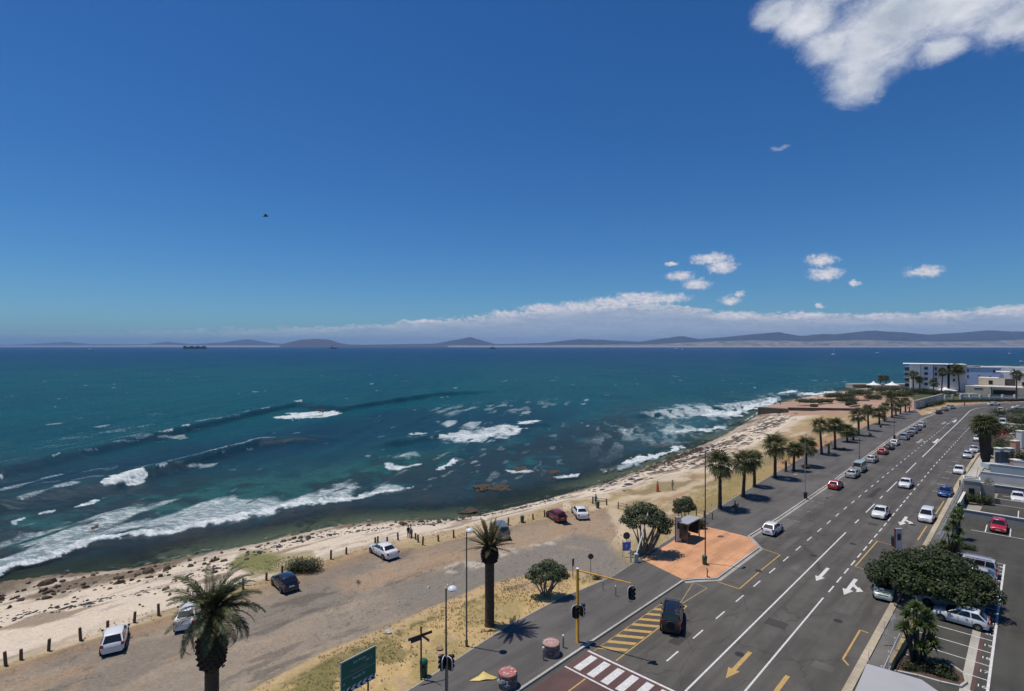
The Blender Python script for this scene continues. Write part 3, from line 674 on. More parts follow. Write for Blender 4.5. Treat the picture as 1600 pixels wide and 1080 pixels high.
# ------------------------------------------------------------------ road, promenade, paving
def surf(name, base, var=.15, scale=.5, crack=0.0, patch=None, rough=.85, streak=None, bump=.15, tracks=False):
    m = bpy.data.materials.new(name); m.use_nodes = True; n = NT(m.node_tree); b = n.n['Principled BSDF']
    obj = n.node('ShaderNodeTexCoord').outputs['Object']
    mp = n.node('ShaderNodeMapping'); n.link(obj, mp.inputs[0]); mp.inputs['Rotation'].default_value = (0, 0, math.pi/2-TH+0); 
    rv = n.node('ShaderNodeVectorRotate', rotation_type='Z_AXIS'); n.link(obj, rv.inputs['Vector']); rv.inputs['Angle'].default_value = TH-math.pi/2
    rp = rv.outputs[0]      # x along the road
    f = n.noise(obj, scale, 7, .68); c = n.mix(n.maprange(f, .3, .7), tuple(x*(1-var) for x in base)+(1,), tuple(x*(1+var) for x in base)+(1,))
    f2 = n.noise(n.scaled(rp, (.12, 1, 1)), .7, 5, .6)
    c = n.mix(n.maprange(f2, .44, .58, 0, .75), c, tuple(x*.72 for x in base)+(1,))
    f3 = n.noise(obj, .13, 4, .6); c = n.mix(n.maprange(f3, .46, .62, 0, .55), c, tuple(x*1.35 for x in base)+(1,))
    sp = n.noise(obj, 1.3, 3, .5); c = n.mix(n.maprange(sp, .68, .74, 0, .5), c, tuple(x*.5 for x in base)+(1,))
    fine = n.noise(obj, 14, 3, .7); k = n.maprange(fine, .3, .7, .86, 1.14)
    cx = n.node('ShaderNodeCombineXYZ'); [n.link(k, cx.inputs[i]) for i in range(3)]
    c = n.mix(1.0, c, cx.outputs[0], 'MULTIPLY')
    if tracks:
        sy = n.node('ShaderNodeSeparateXYZ'); n.link(rp, sy.inputs[0])
        wv = n.math('COSINE', n.math('MULTIPLY', n.math('ADD', sy.outputs[1], -16.3+.75), 2*math.pi/1.5))
        c = n.mix(n.math('MULTIPLY', n.maprange(wv, .1, 1, 0, .42), n.maprange(n.noise(n.scaled(rp, (.06, 1, 1)), .5, 4, .6), .35, .6)), c, tuple(x*.62 for x in base)+(1,))
        drip = n.math('MULTIPLY', n.maprange(n.noise(obj, 3.2, 3, .6), .66, .72), n.maprange(wv, .2, -1, 0, .6)); c = n.mix(drip, c, tuple(x*.4 for x in base)+(1,))
        vo = n.node('ShaderNodeTexVoronoi', feature='DISTANCE_TO_EDGE'); n.link(n.vmath('ADD', n.scaled(rp, (.5, 1, 1)), n.scaled(n.noise(obj, .8, 4, .6, 0, 'Color'), (1.2, 1.2, 0))), vo.inputs['Vector']); vo.inputs['Scale'].default_value = .22
        c = n.mix(n.maprange(vo.outputs['Distance'], .0, .012, .6, 0), c, tuple(x*.45 for x in base)+(1,))
    if patch: c = n.mix(n.maprange(n.noise(obj, .25, 5, .65), .52, .62, 0, .7), c, patch+(1,))
    n.link(c, b.inputs['Base Color']); b.inputs['Roughness'].default_value = rough; b.inputs['Specular IOR Level'].default_value = .3
    bp = n.node('ShaderNodeBump'); bp.inputs['Strength'].default_value = bump; bp.inputs['Distance'].default_value = .03; n.link(fine, bp.inputs['Height']); n.link(bp.outputs[0], b.inputs['Normal'])
    return m, n, b, c, rp
asphalt = surf('asphalt_road', (.096, .088, .079), tracks=True)[0]
asphalt_bay = surf('asphalt_bays', (.125, .118, .108), patch=(.09, .085, .08))[0]
asphalt_prom = surf('asphalt_promenade', (.110, .102, .096), .08, .4)[0]
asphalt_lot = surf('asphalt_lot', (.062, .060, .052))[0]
maroon = surf('maroon_surfacing', (.105, .060, .056), .15)[0]
concrete = surf('concrete_pale', (.40, .37, .32), .12, 1.5)[0]
kerbm = surf('kerb_concrete', (.42, .40, .36), .15, 2.5)[0]
gutter = surf('gutter_concrete', (.33, .31, .28), .15, 2.5)[0]
walkm = surf('sidewalk_asphalt', (.135, .128, .122), .1, .6)[0]
cream = surf('cream_kerb_strip', (.40, .34, .25), .15, 1.5)[0]
bm_, bn, bb, bc, rp = surf('orange_brick_paving', (.62, .325, .175), .14, .8)
bt = bn.node('ShaderNodeTexBrick'); bn.link(rp, bt.inputs['Vector']); bt.inputs['Scale'].default_value = 4.2; bt.inputs['Mortar Size'].default_value = .03
bt.inputs['Color1'].default_value = (.88, .88, .88, 1); bt.inputs['Color2'].default_value = (1.12, 1.1, 1.08, 1); bt.inputs['Mortar'].default_value = (.7, .7, .7, 1)
bn.link(bn.mix(1.0, bc, bt.outputs[0], 'MULTIPLY'), bb.inputs['Base Color']); brick = bm_
def paint(name, c):
    m = bpy.data.materials.new(name); m.use_nodes = True; n = NT(m.node_tree); b = n.n['Principled BSDF']; out = n.n['Material Output']
    obj = n.node('ShaderNodeTexCoord').outputs['Object']
    n.link(n.mix(n.maprange(n.noise(obj, 3, 5, .7), .3, .7), tuple(x*.72 for x in c)+(1,), c+(1,)), b.inputs['Base Color']); b.inputs['Roughness'].default_value = .7
    tr = n.node('ShaderNodeBsdfTransparent'); mx = n.node('ShaderNodeMixShader')
    n.link(n.maprange(n.noise(obj, 9, 6, .8), .55, .66, 0, .85), mx.inputs[0]); n.link(b.outputs[0], mx.inputs[1]); n.link(tr.outputs[0], mx.inputs[2]); n.link(mx.outputs[0], out.inputs[0])
    return m
white_p = paint('white_road_paint', (.72, .71, .69)); yellow_p = paint('yellow_road_paint', (.56, .36, .12)); faded_p = paint('faded_road_paint', (.36, .345, .32))
faded_y = paint('faded_yellow_paint', (.36, .29, .15))

KS = -26.3                                     # left kerb line (road coordinate)
kerbL = [(-30, KS), (53.3, KS), (54.4, -25.6), (56.2, -24.0), (68.4, -24.0), (71.6, -26.4), (82, -26.15), (110, -26.2), (150, -26.9), (185, -27.6), (228, -27.2)]
curveL = [P(1461, 646.5), P(1480, 640), P(1500, 635.5), P(1540, 632), P(1600, 629.5), P(1720, 627)]
kerbR = [(-30, -9.75), (131.9, -9.9), (157, -9.6), (186, -8.5), (227.4, -6.6), (262, -4.3), (276, -1.5)]
curveR = [P(1625, 640), P(1720, 636)]
KL = [S(*q) for q in kerbL]+curveL; KR = [S(*q) for q in kerbR]+curveR
sheet('road', KL+KR[::-1], 0.0, asphalt)
# service bays along the left kerb, paler
for (a, b_) in ((72.2, 150), ):
    sheet('parking_strip', [S(a-1, KS+.35), S(a+2.2, -23.9), S(150, -24.3), S(228, -24.6), S(228, -26.9), S(185, -27.2), S(150, -26.5), S(110, -25.85)], .004, asphalt_bay)
# promenade slab
pr = [S(s_, t_) for s_, t_ in zip(pav_s, pav_t)]
sheet('promenade', [Vector((q.x, q.y, 0)) for q in [S(s_, t_-.22) for s_, t_ in kerbL]+[P(1461, 645.5)]]+[P(1440, 650)]+pr[::-1], .125, asphalt_prom, thick=.3)
# kerbs: a real step, one stone at a time where the stones can be told apart
def kerb_run(name, pts, wd, z0, z1, m, outside=-1, seg=None):
    """kerb as a strip between pts and an offset line"""
    b = MB(); n_ = len(pts)
    off = []
    for k in range(n_):
        a = pts[max(0, k-1)]; c = pts[min(n_-1, k+1)]; t = (c-a).normalized(); nn = Vector((t.y, -t.x, 0)); off.append(pts[k]+nn*wd*outside)
    for k in range(n_-1):
        p0, p1, q0, q1 = pts[k], pts[k+1], off[k], off[k+1]
        L = (p1-p0).length; cnt = max(1, int(L/1.0)) if seg else 1
        for j in range(cnt):
            u0, u1 = j/cnt, (j+1-(.018 if seg else 0))/cnt
            a0 = p0.lerp(p1, u0); a1 = p0.lerp(p1, u1); b0 = q0.lerp(q1, u0); b1 = q0.lerp(q1, u1)
            V = [Vector((v.x, v.y, z)) for z in (z0, z1) for v in (a0, a1, b1, b0)]
            i = len(b.v); b.v += [tuple(v) for v in V]
            for f in ((4, 5, 6, 7), (0, 1, 5, 4), (1, 2, 6, 5), (2, 3, 7, 6), (3, 0, 4, 7)): b.f.append(tuple(i+x for x in f)); b.m.append(0)
    o = b.build(name, m); tag(o, kind='structure'); return o
kerb_run('kerb', KL, .20, -.05, .14, kerbm, -1, True)
kerb_run('gutter', KL[1:], -.42, -.05, .012, gutter, -1, True)
kerb_run('kerb', KR, .55, -.05, .13, cream, 1, True)
# brick apron by the bus shelter
br = [P(1003, 876), P(1060, 904), S(53.5, KS-.25), S(54.5, -25.85), S(56.3, -24.22), S(68.3, -24.22), S(71.2, -26.2), P(1163, 839), P(1120, 828), P(1088, 822), P(1050, 848)]
sheet('brick_apron', br, .131, brick)
# pale edging line of the promenade
def strip(mb, pts, wd, z):
    n_ = len(pts)
    for k in range(n_-1):
        a, b = Vector(pts[k]), Vector(pts[k+1]); t = (b-a); t.z = 0; t.normalize(); nn = Vector((t.y, -t.x, 0))*wd/2
        e = t*(wd*.5 if 0 < k else 0)*0
        mb.quad((a.x-nn.x, a.y-nn.y, z), (a.x+nn.x, a.y+nn.y, z), (b.x+nn.x, b.y+nn.y, z), (b.x-nn.x, b.y-nn.y, z))
eb = MB()
for k in range(len(pr)-1):
    a, b = pr[k], pr[k+1]; L = (b-a).length; c = max(1, int(L/3)); 
    for j in range(c):
        p0 = a.lerp(b, j/c); p1 = a.lerp(b, (j+.97)/c); t = (p1-p0).normalized(); n2_ = Vector((t.y, -t.x, 0))*.06
        mm = Matrix.Identity(4); eb.poly([(p0.x-n2_.x, p0.y-n2_.y, .142), (p0.x+n2_.x, p0.y+n2_.y, .142), (p1.x+n2_.x, p1.y+n2_.y, .142), (p1.x-n2_.x, p1.y-n2_.y, .142)])
tag(eb.build('edging', gutter), kind='structure')
eb = MB(); strip(eb, [P(800, 889.5), P(830, 899), P(960, 905.5), P(1000, 884)], .12, .131)
# maroon crossing surface
sheet('crossing_surface', [S(36.1, KS+.45), S(36.1, -18.0), S(20, -18.0), S(20, KS+.45)], .004, maroon)
# painted markings, one object per mark kind run
def mark(name, fn, m, z=.009):
    b = MB(); fn(b, z); o = b.build(name, m); tag(o, kind='structure'); return o
def seg(b, s0, s1, t, wd, z): b.poly([S(s0, t-wd/2, z), S(s1, t-wd/2, z), S(s1, t+wd/2, z), S(s0, t+wd/2, z)])
def f(b, z):
    seg(b, 36.4, 82.2, -17.86, .15, z)
    for s0, s1 in ((87.3, 89.5), (94.1, 100.2), (104.3, 106.4), (109.9, 119.3), (129, 141.5)): seg(b, s0, s1, -17.86, .16, z)
    strip(b, [S(150, -17.8), S(190, -17.7), S(230, -17.5), P(1515, 642.5), P(1521, 639.5), P(1530, 637.5), P(1542, 636.6)], .2, z)
mark('centre_line', f, white_p)
def f(b, z):
    seg(b, 30, 59.3, -14.8, .14, z)
    s_ = 61.0
    while s_ < 262: seg(b, s_, s_+1.9, -14.75+(max(0, s_-140)*.010 if s_ < 400 else 0), .14, z); s_ += 3.07 if s_ < 110 else 4.2
mark('lane_line', f, white_p)
def f(b, z):
    s_ = 38.9
    while s_ < 240: seg(b, s_, s_+1.9, -20.62+max(0, s_-90)*.008, .13, z); s_ += 4.55
mark('lane_line', f, white_p)
def f(b, z):
    b.poly([S(35.95, KS+.4, z), S(35.95, -18.1, z), S(35.75, -18.1, z), S(35.75, KS+.4, z)]); b.poly([S(32.95, KS+.4, z), S(32.95, -18.1, z), S(32.8, -18.1, z), S(32.8, KS+.4, z)])
    for k in range(6): t0 = -25.35+k*1.24; b.poly([S(33.2, t0, z), S(35.5, t0, z), S(35.5, t0+.62, z), S(33.2, t0+.62, z)])
mark('zebra_crossing', f, white_p, .011)
def f(b, z):
    seg(b, 20, 32.7, -23.85, .12, z)
    strip(b, [S(36.2, -23.5), S(48.4, -23.6)], .11, z); strip(b, [S(36.2, KS+.75), S(48, KS+.7)], .06, z)
    for k in range(9):
        s0 = 36.6+k*1.28; b.poly([S(s0, KS+.75, z), S(s0+.5, KS+.75, z), S(s0+1.75, -23.65, z), S(s0+1.25, -23.65, z)])
mark('yellow_hatching', f, yellow_p)
def f(b, z):
    strip(b, [P(1083, 911), P(1062, 944)], .09, z); strip(b, [P(1085, 911), P(1105, 919)], .09, z); strip(b, [P(1058, 948), P(1105, 919)], .12, z)
mark('yellow_guide', f, faded_y)
def f(b, z):
    strip(b, [P(1122, 909.5), P(1155, 920.5)], .13, z); strip(b, [P(1155, 920.5), P(1187, 893), P(1219, 867)], .13, z); strip(b, [P(1219, 867), P(1190, 857)], .13, z)
mark('bus_bay_outline', f, yellow_p)
def f(b, z):
    strip(b, [P(1394, 852), P(1371, 845.5)], .09, z); strip(b, [P(1371, 845.5), P(1336, 885.5)], .14, z); strip(b, [P(1336, 885.5), P(1365, 894)], .11, z)
mark('bus_bay_outline', f, yellow_p)
def f(b, z):
    strip(b, [P(1357, 989.5), P(1344, 984.5), P(1317, 1030), P(1326, 1040)], .15, z)
mark('loading_bay_outline', f, yellow_p)
def f(b, z):
    strip(b, [P(1475, 783), P(1455, 814)], .16, z); strip(b, [P(1448, 822), P(1434, 844)], .16, z); strip(b, [P(1500, 746), P(1489, 765)], .14, z)
mark('yellow_edge_line', f, yellow_p)
def arrow(b, s_, t_, L, wd, z, turn=0, dirn=-1):
    """straight arrow along the road (dirn -1 = towards the camera); turn adds a side arm"""
    h = wd*1.35
    def q(a, c): return S(s_+dirn*a, t_+c, z)
    b.poly([q(0, -wd/2), q(L*.68, -wd/2), q(L*.68, wd/2), q(0, wd/2)]); b.poly([q(L*.68, -h), q(L, 0), q(L*.68, h)])
    if turn:
        b.poly([q(L*.30, wd*.5*turn), q(L*.44, wd*.5*turn), q(L*.58, turn*wd*1.9), q(L*.46, turn*wd*1.9)]); b.poly([q(L*.40, turn*wd*1.9), q(L*.70, turn*wd*1.9), q(L*.58, turn*wd*3.4)])
def amark(m, s_, t_, L, wd, turn=0, dirn=-1):
    b = MB(); arrow(b, s_, t_, L, wd, .009, turn, dirn); tag(b.build('lane_arrow', m), kind='structure')
amark(white_p, 67.6, -16.4, 4.6, .34); amark(white_p, 66.4, -13.5, 5.0, .36, 1)
amark(white_p, 95.8, -13.2, 5.2, .36, 1); amark(yellow_p, 44.7, -16.4, 4.8, .32); amark(yellow_p, 43.4, -13.2, 4.8, .32)
for px, py, tr in ((1466, 686, 0), (1441, 686, 1), (1494, 656, 0), (1477, 659, 1)):
    a = P(px, py); s_, t_ = st_of(a); amark(white_p if tr == 0 else faded_p, s_, t_, 9, .5, tr)
sheet('footway', [P(1461, 645.2), P(1480, 638.8), P(1500, 634.6), P(1540, 631.2), P(1600, 628.8), P(1720, 626.4), P(1720, 625.4), P(1600, 627.6), P(1540, 629.6), P(1500, 632.4), P(1478, 636.2), P(1455, 643.5)], .13, surf('rosy_paving', (.30, .20, .17))[0], thick=.25)
# repaired patches, iron covers and dark tyre tracks
patch_d = surf('tar_patch', (.052, .049, .046), .1)[0]; patch_l = surf('old_patch', (.115, .108, .098), .12)[0]
for (s0, s1, t0, t1, m_) in ((41.5, 44.2, -21.9, -21.0, patch_d), (57.0, 63.5, -13.0, -11.9, patch_l), (50.2, 51.6, -17.3, -15.6, patch_d), (70, 76, -22.4, -21.6, patch_l), (88, 89.2, -16.6, -15.4, patch_d), (46, 47.1, -12.4, -10.9, patch_l), (104, 112, -19.6, -18.8, patch_d), (64.5, 66.5, -19.5, -18.7, patch_l), (30, 38.5, -12.6, -12.1, patch_d), (121, 133, -13.4, -12.7, patch_l)):
    sheet('road_patch', [S(s0, t0), S(s1, t0+.06), S(s1-.05, t1), S(s0+.05, t1)], .005, m_)
iron = mat('iron_cover', (.045, .042, .04), .6, .4)
for (s_, t_) in ((43.8, -16.9), (55.2, -12.6), (61.5, -21.7), (78, -16.2), (92, -12.0), (70.5, -18.6)):
    tag(MB().lathe(0, 0, [(.36, .004), (.36, .011), (.30, .012)], 16).build('manhole_cover', iron, None, None, tuple(S(s_, t_, .001))), kind='structure')
# kerb-side bay ticks
def f(b, z):
    for k in range(24):
        s_ = 76.5+k*6.1; b.poly([S(s_, -25.6, z), S(s_+.13, -25.6, z), S(s_+.13, -24.9, z), S(s_, -24.9, z)]); b.poly([S(s_, -24.4, z), S(s_+.13, -24.4, z), S(s_+.13, -23.6, z), S(s_, -23.6, z)])
mark('bay_marks', f, faded_p, .010)
def f(b, z):
    for k in range(14):
        s_ = 116+k*6.5; tt = -11.6+max(0, s_-150)*.03; b.poly([S(s_, tt-.9, z), S(s_+.16, tt-.9, z), S(s_+.16, tt+.3, z), S(s_, tt+.3, z)])
mark('bay_marks', f, white_p, .010)
# ---- right-hand footway and car parks
sheet('footway', [S(10, -9.15), S(84, -9.25), S(131, -9.35), S(131, -7.7), S(80, -7.6), S(10, -7.7)], .120, walkm, thick=.25)
sheet('footway', [S(131.1, -9.35), S(186, -7.9), S(227, -6.0), S(226, -4.4), S(186, -6.0), S(131.1, -7.6)], .118, concrete, thick=.25)
sheet('red_apron', [S(73.6, -9.1), S(79.5, -9.15), S(79.5, -7.75), S(73.6, -7.7)], .126, brick)
sheet('red_apron', [S(40, -9.1), S(49.2, -9.1), S(48.6, -8.55), S(40, -8.55)], .126, surf('red_tiles', (.38, .13, .085), .15)[0])
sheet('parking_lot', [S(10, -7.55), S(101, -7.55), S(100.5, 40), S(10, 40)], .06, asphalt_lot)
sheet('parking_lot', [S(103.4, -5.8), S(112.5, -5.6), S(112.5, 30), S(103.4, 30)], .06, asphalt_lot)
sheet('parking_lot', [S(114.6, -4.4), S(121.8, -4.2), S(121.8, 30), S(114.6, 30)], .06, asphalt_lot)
sheet('driveway', [S(122.2, -9.0), S(130.5, -8.8), S(130, 40), S(122.2, 40)], .07, surf('driveway_concrete', (.19, .185, .175), .1)[0])
path = sheet('lot_footpath', [S(40, -3.85), S(82.6, -3.75), S(82.6, -3.2), S(40, -3.3)], .066, concrete)
sheet('lot_tile_strip', [S(40, -3.28), S(82.4, -3.18), S(82.4, -2.95), S(40, -3.05)], .064, maroon)
BAYS = [82.2-2.45*k for k in range(18)]
def f(b, z):
    seg(b, 40, 82.3, -2.36, .17, z); b.poly([S(82.2, -3.2, z), S(82.3, -3.2, z), S(82.3, -2.36, z), S(82.2, -2.36, z)])
    for s_ in BAYS[1:]: b.poly([S(s_-.05, -7.3, z), S(s_+.05, -7.3, z), S(s_+.05, -2.45, z), S(s_-.05, -2.45, z)])
mark('lot_bay_lines', f, white_p, .072)
def f(b, z):
    b.poly([S(94.6, -6.0, z), S(94.6, 8, z), S(94.75, 8, z), S(94.75, -6.0, z)])
    for t_ in (-4.6, -2.2, .2, 2.6, 5.0): b.poly([S(94.8, t_-.06, z), S(98.9, t_-.06, z), S(98.9, t_+.06, z), S(94.8, t_+.06, z)])
    for t_ in (-1.6, .9, 3.4, 5.9): b.poly([S(105.2, t_-.06, z), S(110.5, t_-.06, z), S(110.5, t_+.06, z), S(105.2, t_+.06, z)])
    for t_ in (-2.0, .6, 3.2): b.poly([S(115.2, t_-.07, z), S(119.5, t_-.07, z), S(119.5, t_+.07, z), S(115.2, t_+.07, z)])
    b.poly([S(119.6, -3.6, z), S(119.6, 6, z), S(119.8, 6, z), S(119.8, -3.6, z)])
    b.poly([S(82.9, -7.3, z), S(83.0, -7.3, z), S(83.6, -3.6, z), S(83.5, -3.6, z)])
mark('lot_bay_lines', f, white_p, .073)
def text_mesh(body, size, ext=.0, align='CENTER'):
    cu = bpy.data.curves.new('t', 'FONT'); cu.body = body; cu.size = size; cu.extrude = ext; cu.align_x = align; cu.align_y = 'CENTER'; cu.resolution_u = 2
    o = bpy.data.objects.new('t', cu); COL.objects.link(o); dg = bpy.context.evaluated_depsgraph_get(); me = bpy.data.meshes.new_from_object(o.evaluated_get(dg))
    bpy.data.objects.remove(o); bpy.data.curves.remove(cu); me.materials.clear(); return me
for k in range(17):
    me = text_mesh(str(28-k), .62); me.materials.append(white_p); me.name = 'bay_number'
    o = link('bay_number', me); p = S(BAYS[k]-1.22, -2.72, .074); o.location = p; o.rotation_euler = (0, 0, -TH+0.0); tag(o, kind='structure')
# ------------------------------------------------------------------ cars
glass_m = mat('car_glass', (.012, .014, .017), .06, spec=.7, coat=.3)
tyre_m = mat('tyre_rubber', (.018, .018, .018), .8); rim_m = mat('wheel_alloy', (.42, .43, .45), .3, .8)
trim_m = mat('black_trim', (.015, .015, .016), .5); plate_m = mat('number_plate_white', (.62, .62, .58), .5)
head_m = mat('headlamp_glass', (.62, .66, .70), .08, coat=.8); tail_m = mat('tail_lamp_red', (.36, .015, .012), .2, coat=.8)
ubody = mat('car_underbody', (.01, .01, .01), .9)
def paintm(name, c, metal=0.0): return mat('paint_'+name, c, .28, metal, coat=.9, spec=.5)
PAINT = dict(white=paintm('white', (.72, .72, .72)), silver=paintm('silver', (.46, .455, .45), .2), grey=paintm('grey', (.17, .168, .165), .2), black=paintm('black', (.012, .012, .014)),
             navy=paintm('navy', (.012, .018, .045), .2), blue=paintm('blue', (.012, .05, .20), .3), red=paintm('red', (.42, .012, .02)), maroon=paintm('maroon', (.20, .018, .022)),
             green=paintm('pale_green', (.46, .53, .46), .0), darkgreen=paintm('dark_green', (.05, .10, .08)), lilac=paintm('lilac_silver', (.46, .45, .50), .15))
# kind: L, W, H, belt, deck stations (x/L from rear -.5 to front .5 -> top z), glasshouse (rear base, rear top, front top, front base), wheel radius
KIND = {
 'hatch': dict(L=3.95, W=1.70, H=1.47, r=.30, deck=[(-.5, .52), (-.492, .80), (-.46, .93), (.20, .93), (.24, .92), (.40, .80), (.47, .68), (.497, .52), (.5, .42)], gh=(-.465, -.33, .05, .255), wb=(-.315, .315), split=(-.20,)),
 'sedan': dict(L=4.55, W=1.76, H=1.44, r=.32, deck=[(-.5, .50), (-.492, .84), (-.47, .96), (-.33, .99), (.20, .93), (.26, .91), (.42, .79), (.475, .68), (.497, .52), (.5, .40)], gh=(-.345, -.215, .06, .235), wb=(-.30, .325), split=(-.12,)),
 'suv': dict(L=4.55, W=1.84, H=1.80, r=.38, deck=[(-.5, .60), (-.495, 1.0), (-.485, 1.12), (.22, 1.12), (.26, 1.11), (.44, 1.02), (.485, .86), (.498, .62), (.5, .5)], gh=(-.485, -.455, .12, .235), wb=(-.31, .32), split=(-.28, -.05)),
 'mpv': dict(L=4.30, W=1.74, H=1.66, r=.31, deck=[(-.5, .55), (-.493, .92), (-.475, 1.02), (.24, 1.02), (.28, 1.0), (.43, .86), (.48, .70), (.498, .52), (.5, .42)], gh=(-.475, -.43, .10, .30), wb=(-.31, .33), split=(-.24, -.02)),
 'van': dict(L=4.60, W=1.78, H=2.05, r=.32, deck=[(-.5, .55), (-.497, 1.05), (-.49, 1.14), (.40, 1.14), (.43, 1.1), (.47, .95), (.495, .70), (.5, .45)], gh=(-.49, -.475, .33, .43), wb=(-.29, .33), split=(-.22, .06)),
}
def loft(rings):
    v = []; f = []
    n = len(rings[0])
    for r in rings: v += r
    for k in range(len(rings)-1):
        for j in range(n-1):
            a = k*n+j; f.append((a, a+1, a+n+1, a+n))
    f.append(tuple(range(n-1, -1, -1))); e = (len(rings)-1)*n; f.append(tuple(range(e, e+n)))
    return v, f
CARM = {}
def car_parts(kind):
    if kind in CARM: return CARM[kind]
    K = KIND[kind]; L, W, H, r = K['L'], K['W'], K['H'], K['r']; hw = W/2
    deck = K['deck']; xs = sorted(set([d[0] for d in deck]+list(np.linspace(-.44, .44, 13))))
    dz = lambda x: float(np.interp(x, [d[0] for d in deck], [d[1] for d in deck]))
    rings = []
    for x in xs:
        e = 1-.16*abs(2*x)**6-.03*abs(2*x)**2; w_ = hw*e; z0 = .20+.10*max(0, abs(2*x)-.85)*4; zt = dz(x); zt = max(zt, z0+.12)
        half = [(w_*.90, z0), (w_*.985, z0+.10), (w_, min(.55, zt-.06)), (w_*.975, max(zt-.11, z0+.11)), (w_*.92, zt-.025), (w_*.80, zt+.005), (w_*.4, zt+.028)]
        rings.append([(x*L, -y, z) for y, z in half]+[(x*L, 0, zt+.034)]+[(x*L, y, z) for y, z in reversed(half)])
    v, f = loft(rings); b = MB(); b.v = v; b.f = f; b.m = [0]*len(f)
    # glasshouse
    xb0, xt0, xt1, xb1 = [q*L for q in K['gh']]; bz = max(dz(K['gh'][0]+.03), dz(0.1))-.02
    wb_, wt_ = hw*.90, hw*(.74 if kind != 'van' else .82)
    gx = [(xb0, xt0), (xb0*.5+xb1*.5-.0*L, (xt0+xt1)/2), (xb1, xt1)]
    N = 7; i0 = len(b.v)
    for k in range(N):
        u = k/(N-1); xb = xb0+(xb1-xb0)*u; xt = xt0+(xt1-xt0)*u; c = 1-.05*(2*u-1)**2; zr = H-.05*(2*u-1)**2-.02
        for y, z, x in ((-wb_*c, bz, xb), (-wt_*c, zr-.05, xt), (-wt_*.86*c, zr, xt), (0, zr+.025, xt), (wt_*.86*c, zr, xt), (wt_*c, zr-.05, xt), (wb_*c, bz, xb)): b.v.append((x, y, z))
    for k in range(N-1):
        for j in range(6):
            a = i0+k*7+j; b.f.append((a, a+1, a+8, a+7)); b.m.append(0)
    b.f.append(tuple(i0+j for j in range(6, -1, -1))); b.m.append(0); b.f.append(tuple(i0+(N-1)*7+j for j in range(7))); b.m.append(0)
    # wheel wells and sills as dark discs just proud of the flank
    b.mi = 1
    for x in K['wb']:
        for sgn in (-1, 1): b.tube([(x*L, sgn*(hw-.30), r*1.02), (x*L, sgn*(hw+.004), r*1.02)], r*1.17, 18)
    b.box(-L*.47, L*.47, -hw*.86, hw*.86, .16, .24)
    body = b.mesh('car_body_'+kind, [PAINT['white'], ubody], 38)
    out = dict(body=body)
    def qpan(P4, shrink=.9, off=.012, m=glass_m):
        P4 = [Vector(p) for p in P4]; c = sum(P4, Vector())/4; nrm = (P4[1]-P4[0]).cross(P4[2]-P4[1]).normalized()
        if nrm.dot(c-Vector((0, 0, .8))) < 0: nrm = -nrm
        q = MB(); pts = [c+(p-c)*shrink+nrm*off for p in P4]; q.quad(*pts)
        pb = [c+(p-c)*shrink-nrm*.01 for p in P4]
        for k in range(4): q.quad(pts[k], pts[(k+1) % 4], pb[(k+1) % 4], pb[k])
        return q.mesh('pane', m)
    zr0 = H-.115; e_ = .95
    out['windscreen'] = qpan([(xb1, -wb_*e_, bz+.04), (xb1, wb_*e_, bz+.04), (xt1, wt_*.93, H-.10), (xt1, -wt_*.93, H-.10)], .91, .02)
    out['rear_window'] = qpan([(xb0, -wb_*e_, bz+.05), (xb0, wb_*e_, bz+.05), (xt0, wt_*.93, H-.10), (xt0, -wt_*.93, H-.10)], .84, .02)
    cuts = [0.03]+[((s_*L-xb0)/(xb1-xb0)) for s_ in K['split']]+[((.05*L-xb0)/(xb1-xb0)) if kind in ('hatch', 'sedan') else .72, .95]
    cuts = sorted(set([c for c in cuts if 0 < c < .97]))
    sides = []
    for sgn in (-1, 1):
        for a, c in zip(cuts[:-1], cuts[1:]):
            if c-a < .1: continue
            A = lambda u, top: (Vector((xt0+(xt1-xt0)*u, sgn*wt_*.985, H-.10)) if top else Vector((xb0+(xb1-xb0)*u, sgn*wb_*.985, bz+.03)))
            sides.append(qpan([A(a, 0), A(c, 0), A(c, 1), A(a, 1)], .90, .018))
    out['side'] = sides
    wv = MB(); wv.tube([(0, -.10, 0), (0, .10, 0)], r, 18); out['wheel'] = wv.mesh('wheel', tyre_m, 40)
    rm = MB(); rm.tube([(0, -.112, 0), (0, .112, 0)], r*.62, 14); rm.mi = 1; 
    for k in range(5):
        a = k*2*math.pi/5; rm.box(-.02, .02, -.116, .116, r*.12, r*.56, Matrix.Rotation(a, 4, 'Y'))
    out['rim'] = rm.mesh('rim', [trim_m, rim_m], 40)
    hl = MB(); zf = dz(.46); hl.box(-.11, .05, -.17, .17, -.075, .06, None, .9); out['lamp'] = hl
    out['dims'] = (L, W, H, r, K['wb'], dz, hw); CARM[kind] = out
    h2 = MB(); h2.box(-.09, .07, -.19, .19, -.07, .07, None, .75); out['headlight'] = h2.mesh('headlight', head_m, 30)
    t2 = MB(); tz = .11 if kind not in ('suv', 'van') else .16; t2.box(-.05, .08, -.12, .12, -tz, tz, None, .85); out['tail_light'] = t2.mesh('tail_light', tail_m, 30)
    pm = MB(); pm.box(-.012, .012, -.25, .25, -.055, .055); out['plate'] = pm.mesh('plate', plate_m)
    gm = MB(); gm.box(-.03, .03, -.42, .42, -.06, .06); gm.box(-.03, .03, -.62, .62, -.30, -.18); out['grille'] = gm.mesh('grille', trim_m)
    mm = MB(); mm.box(-.07, .07, -.09, .09, -.06, .06, None, .8); out['mirror'] = mm.mesh('mirror', trim_m, 30)
    bm2 = MB(); bm2.box(-.05, .06, -hw*.82, hw*.82, -.09, .07); out['bumper'] = bm2.mesh('bumper', trim_m, 30)
    hm_ = MB()
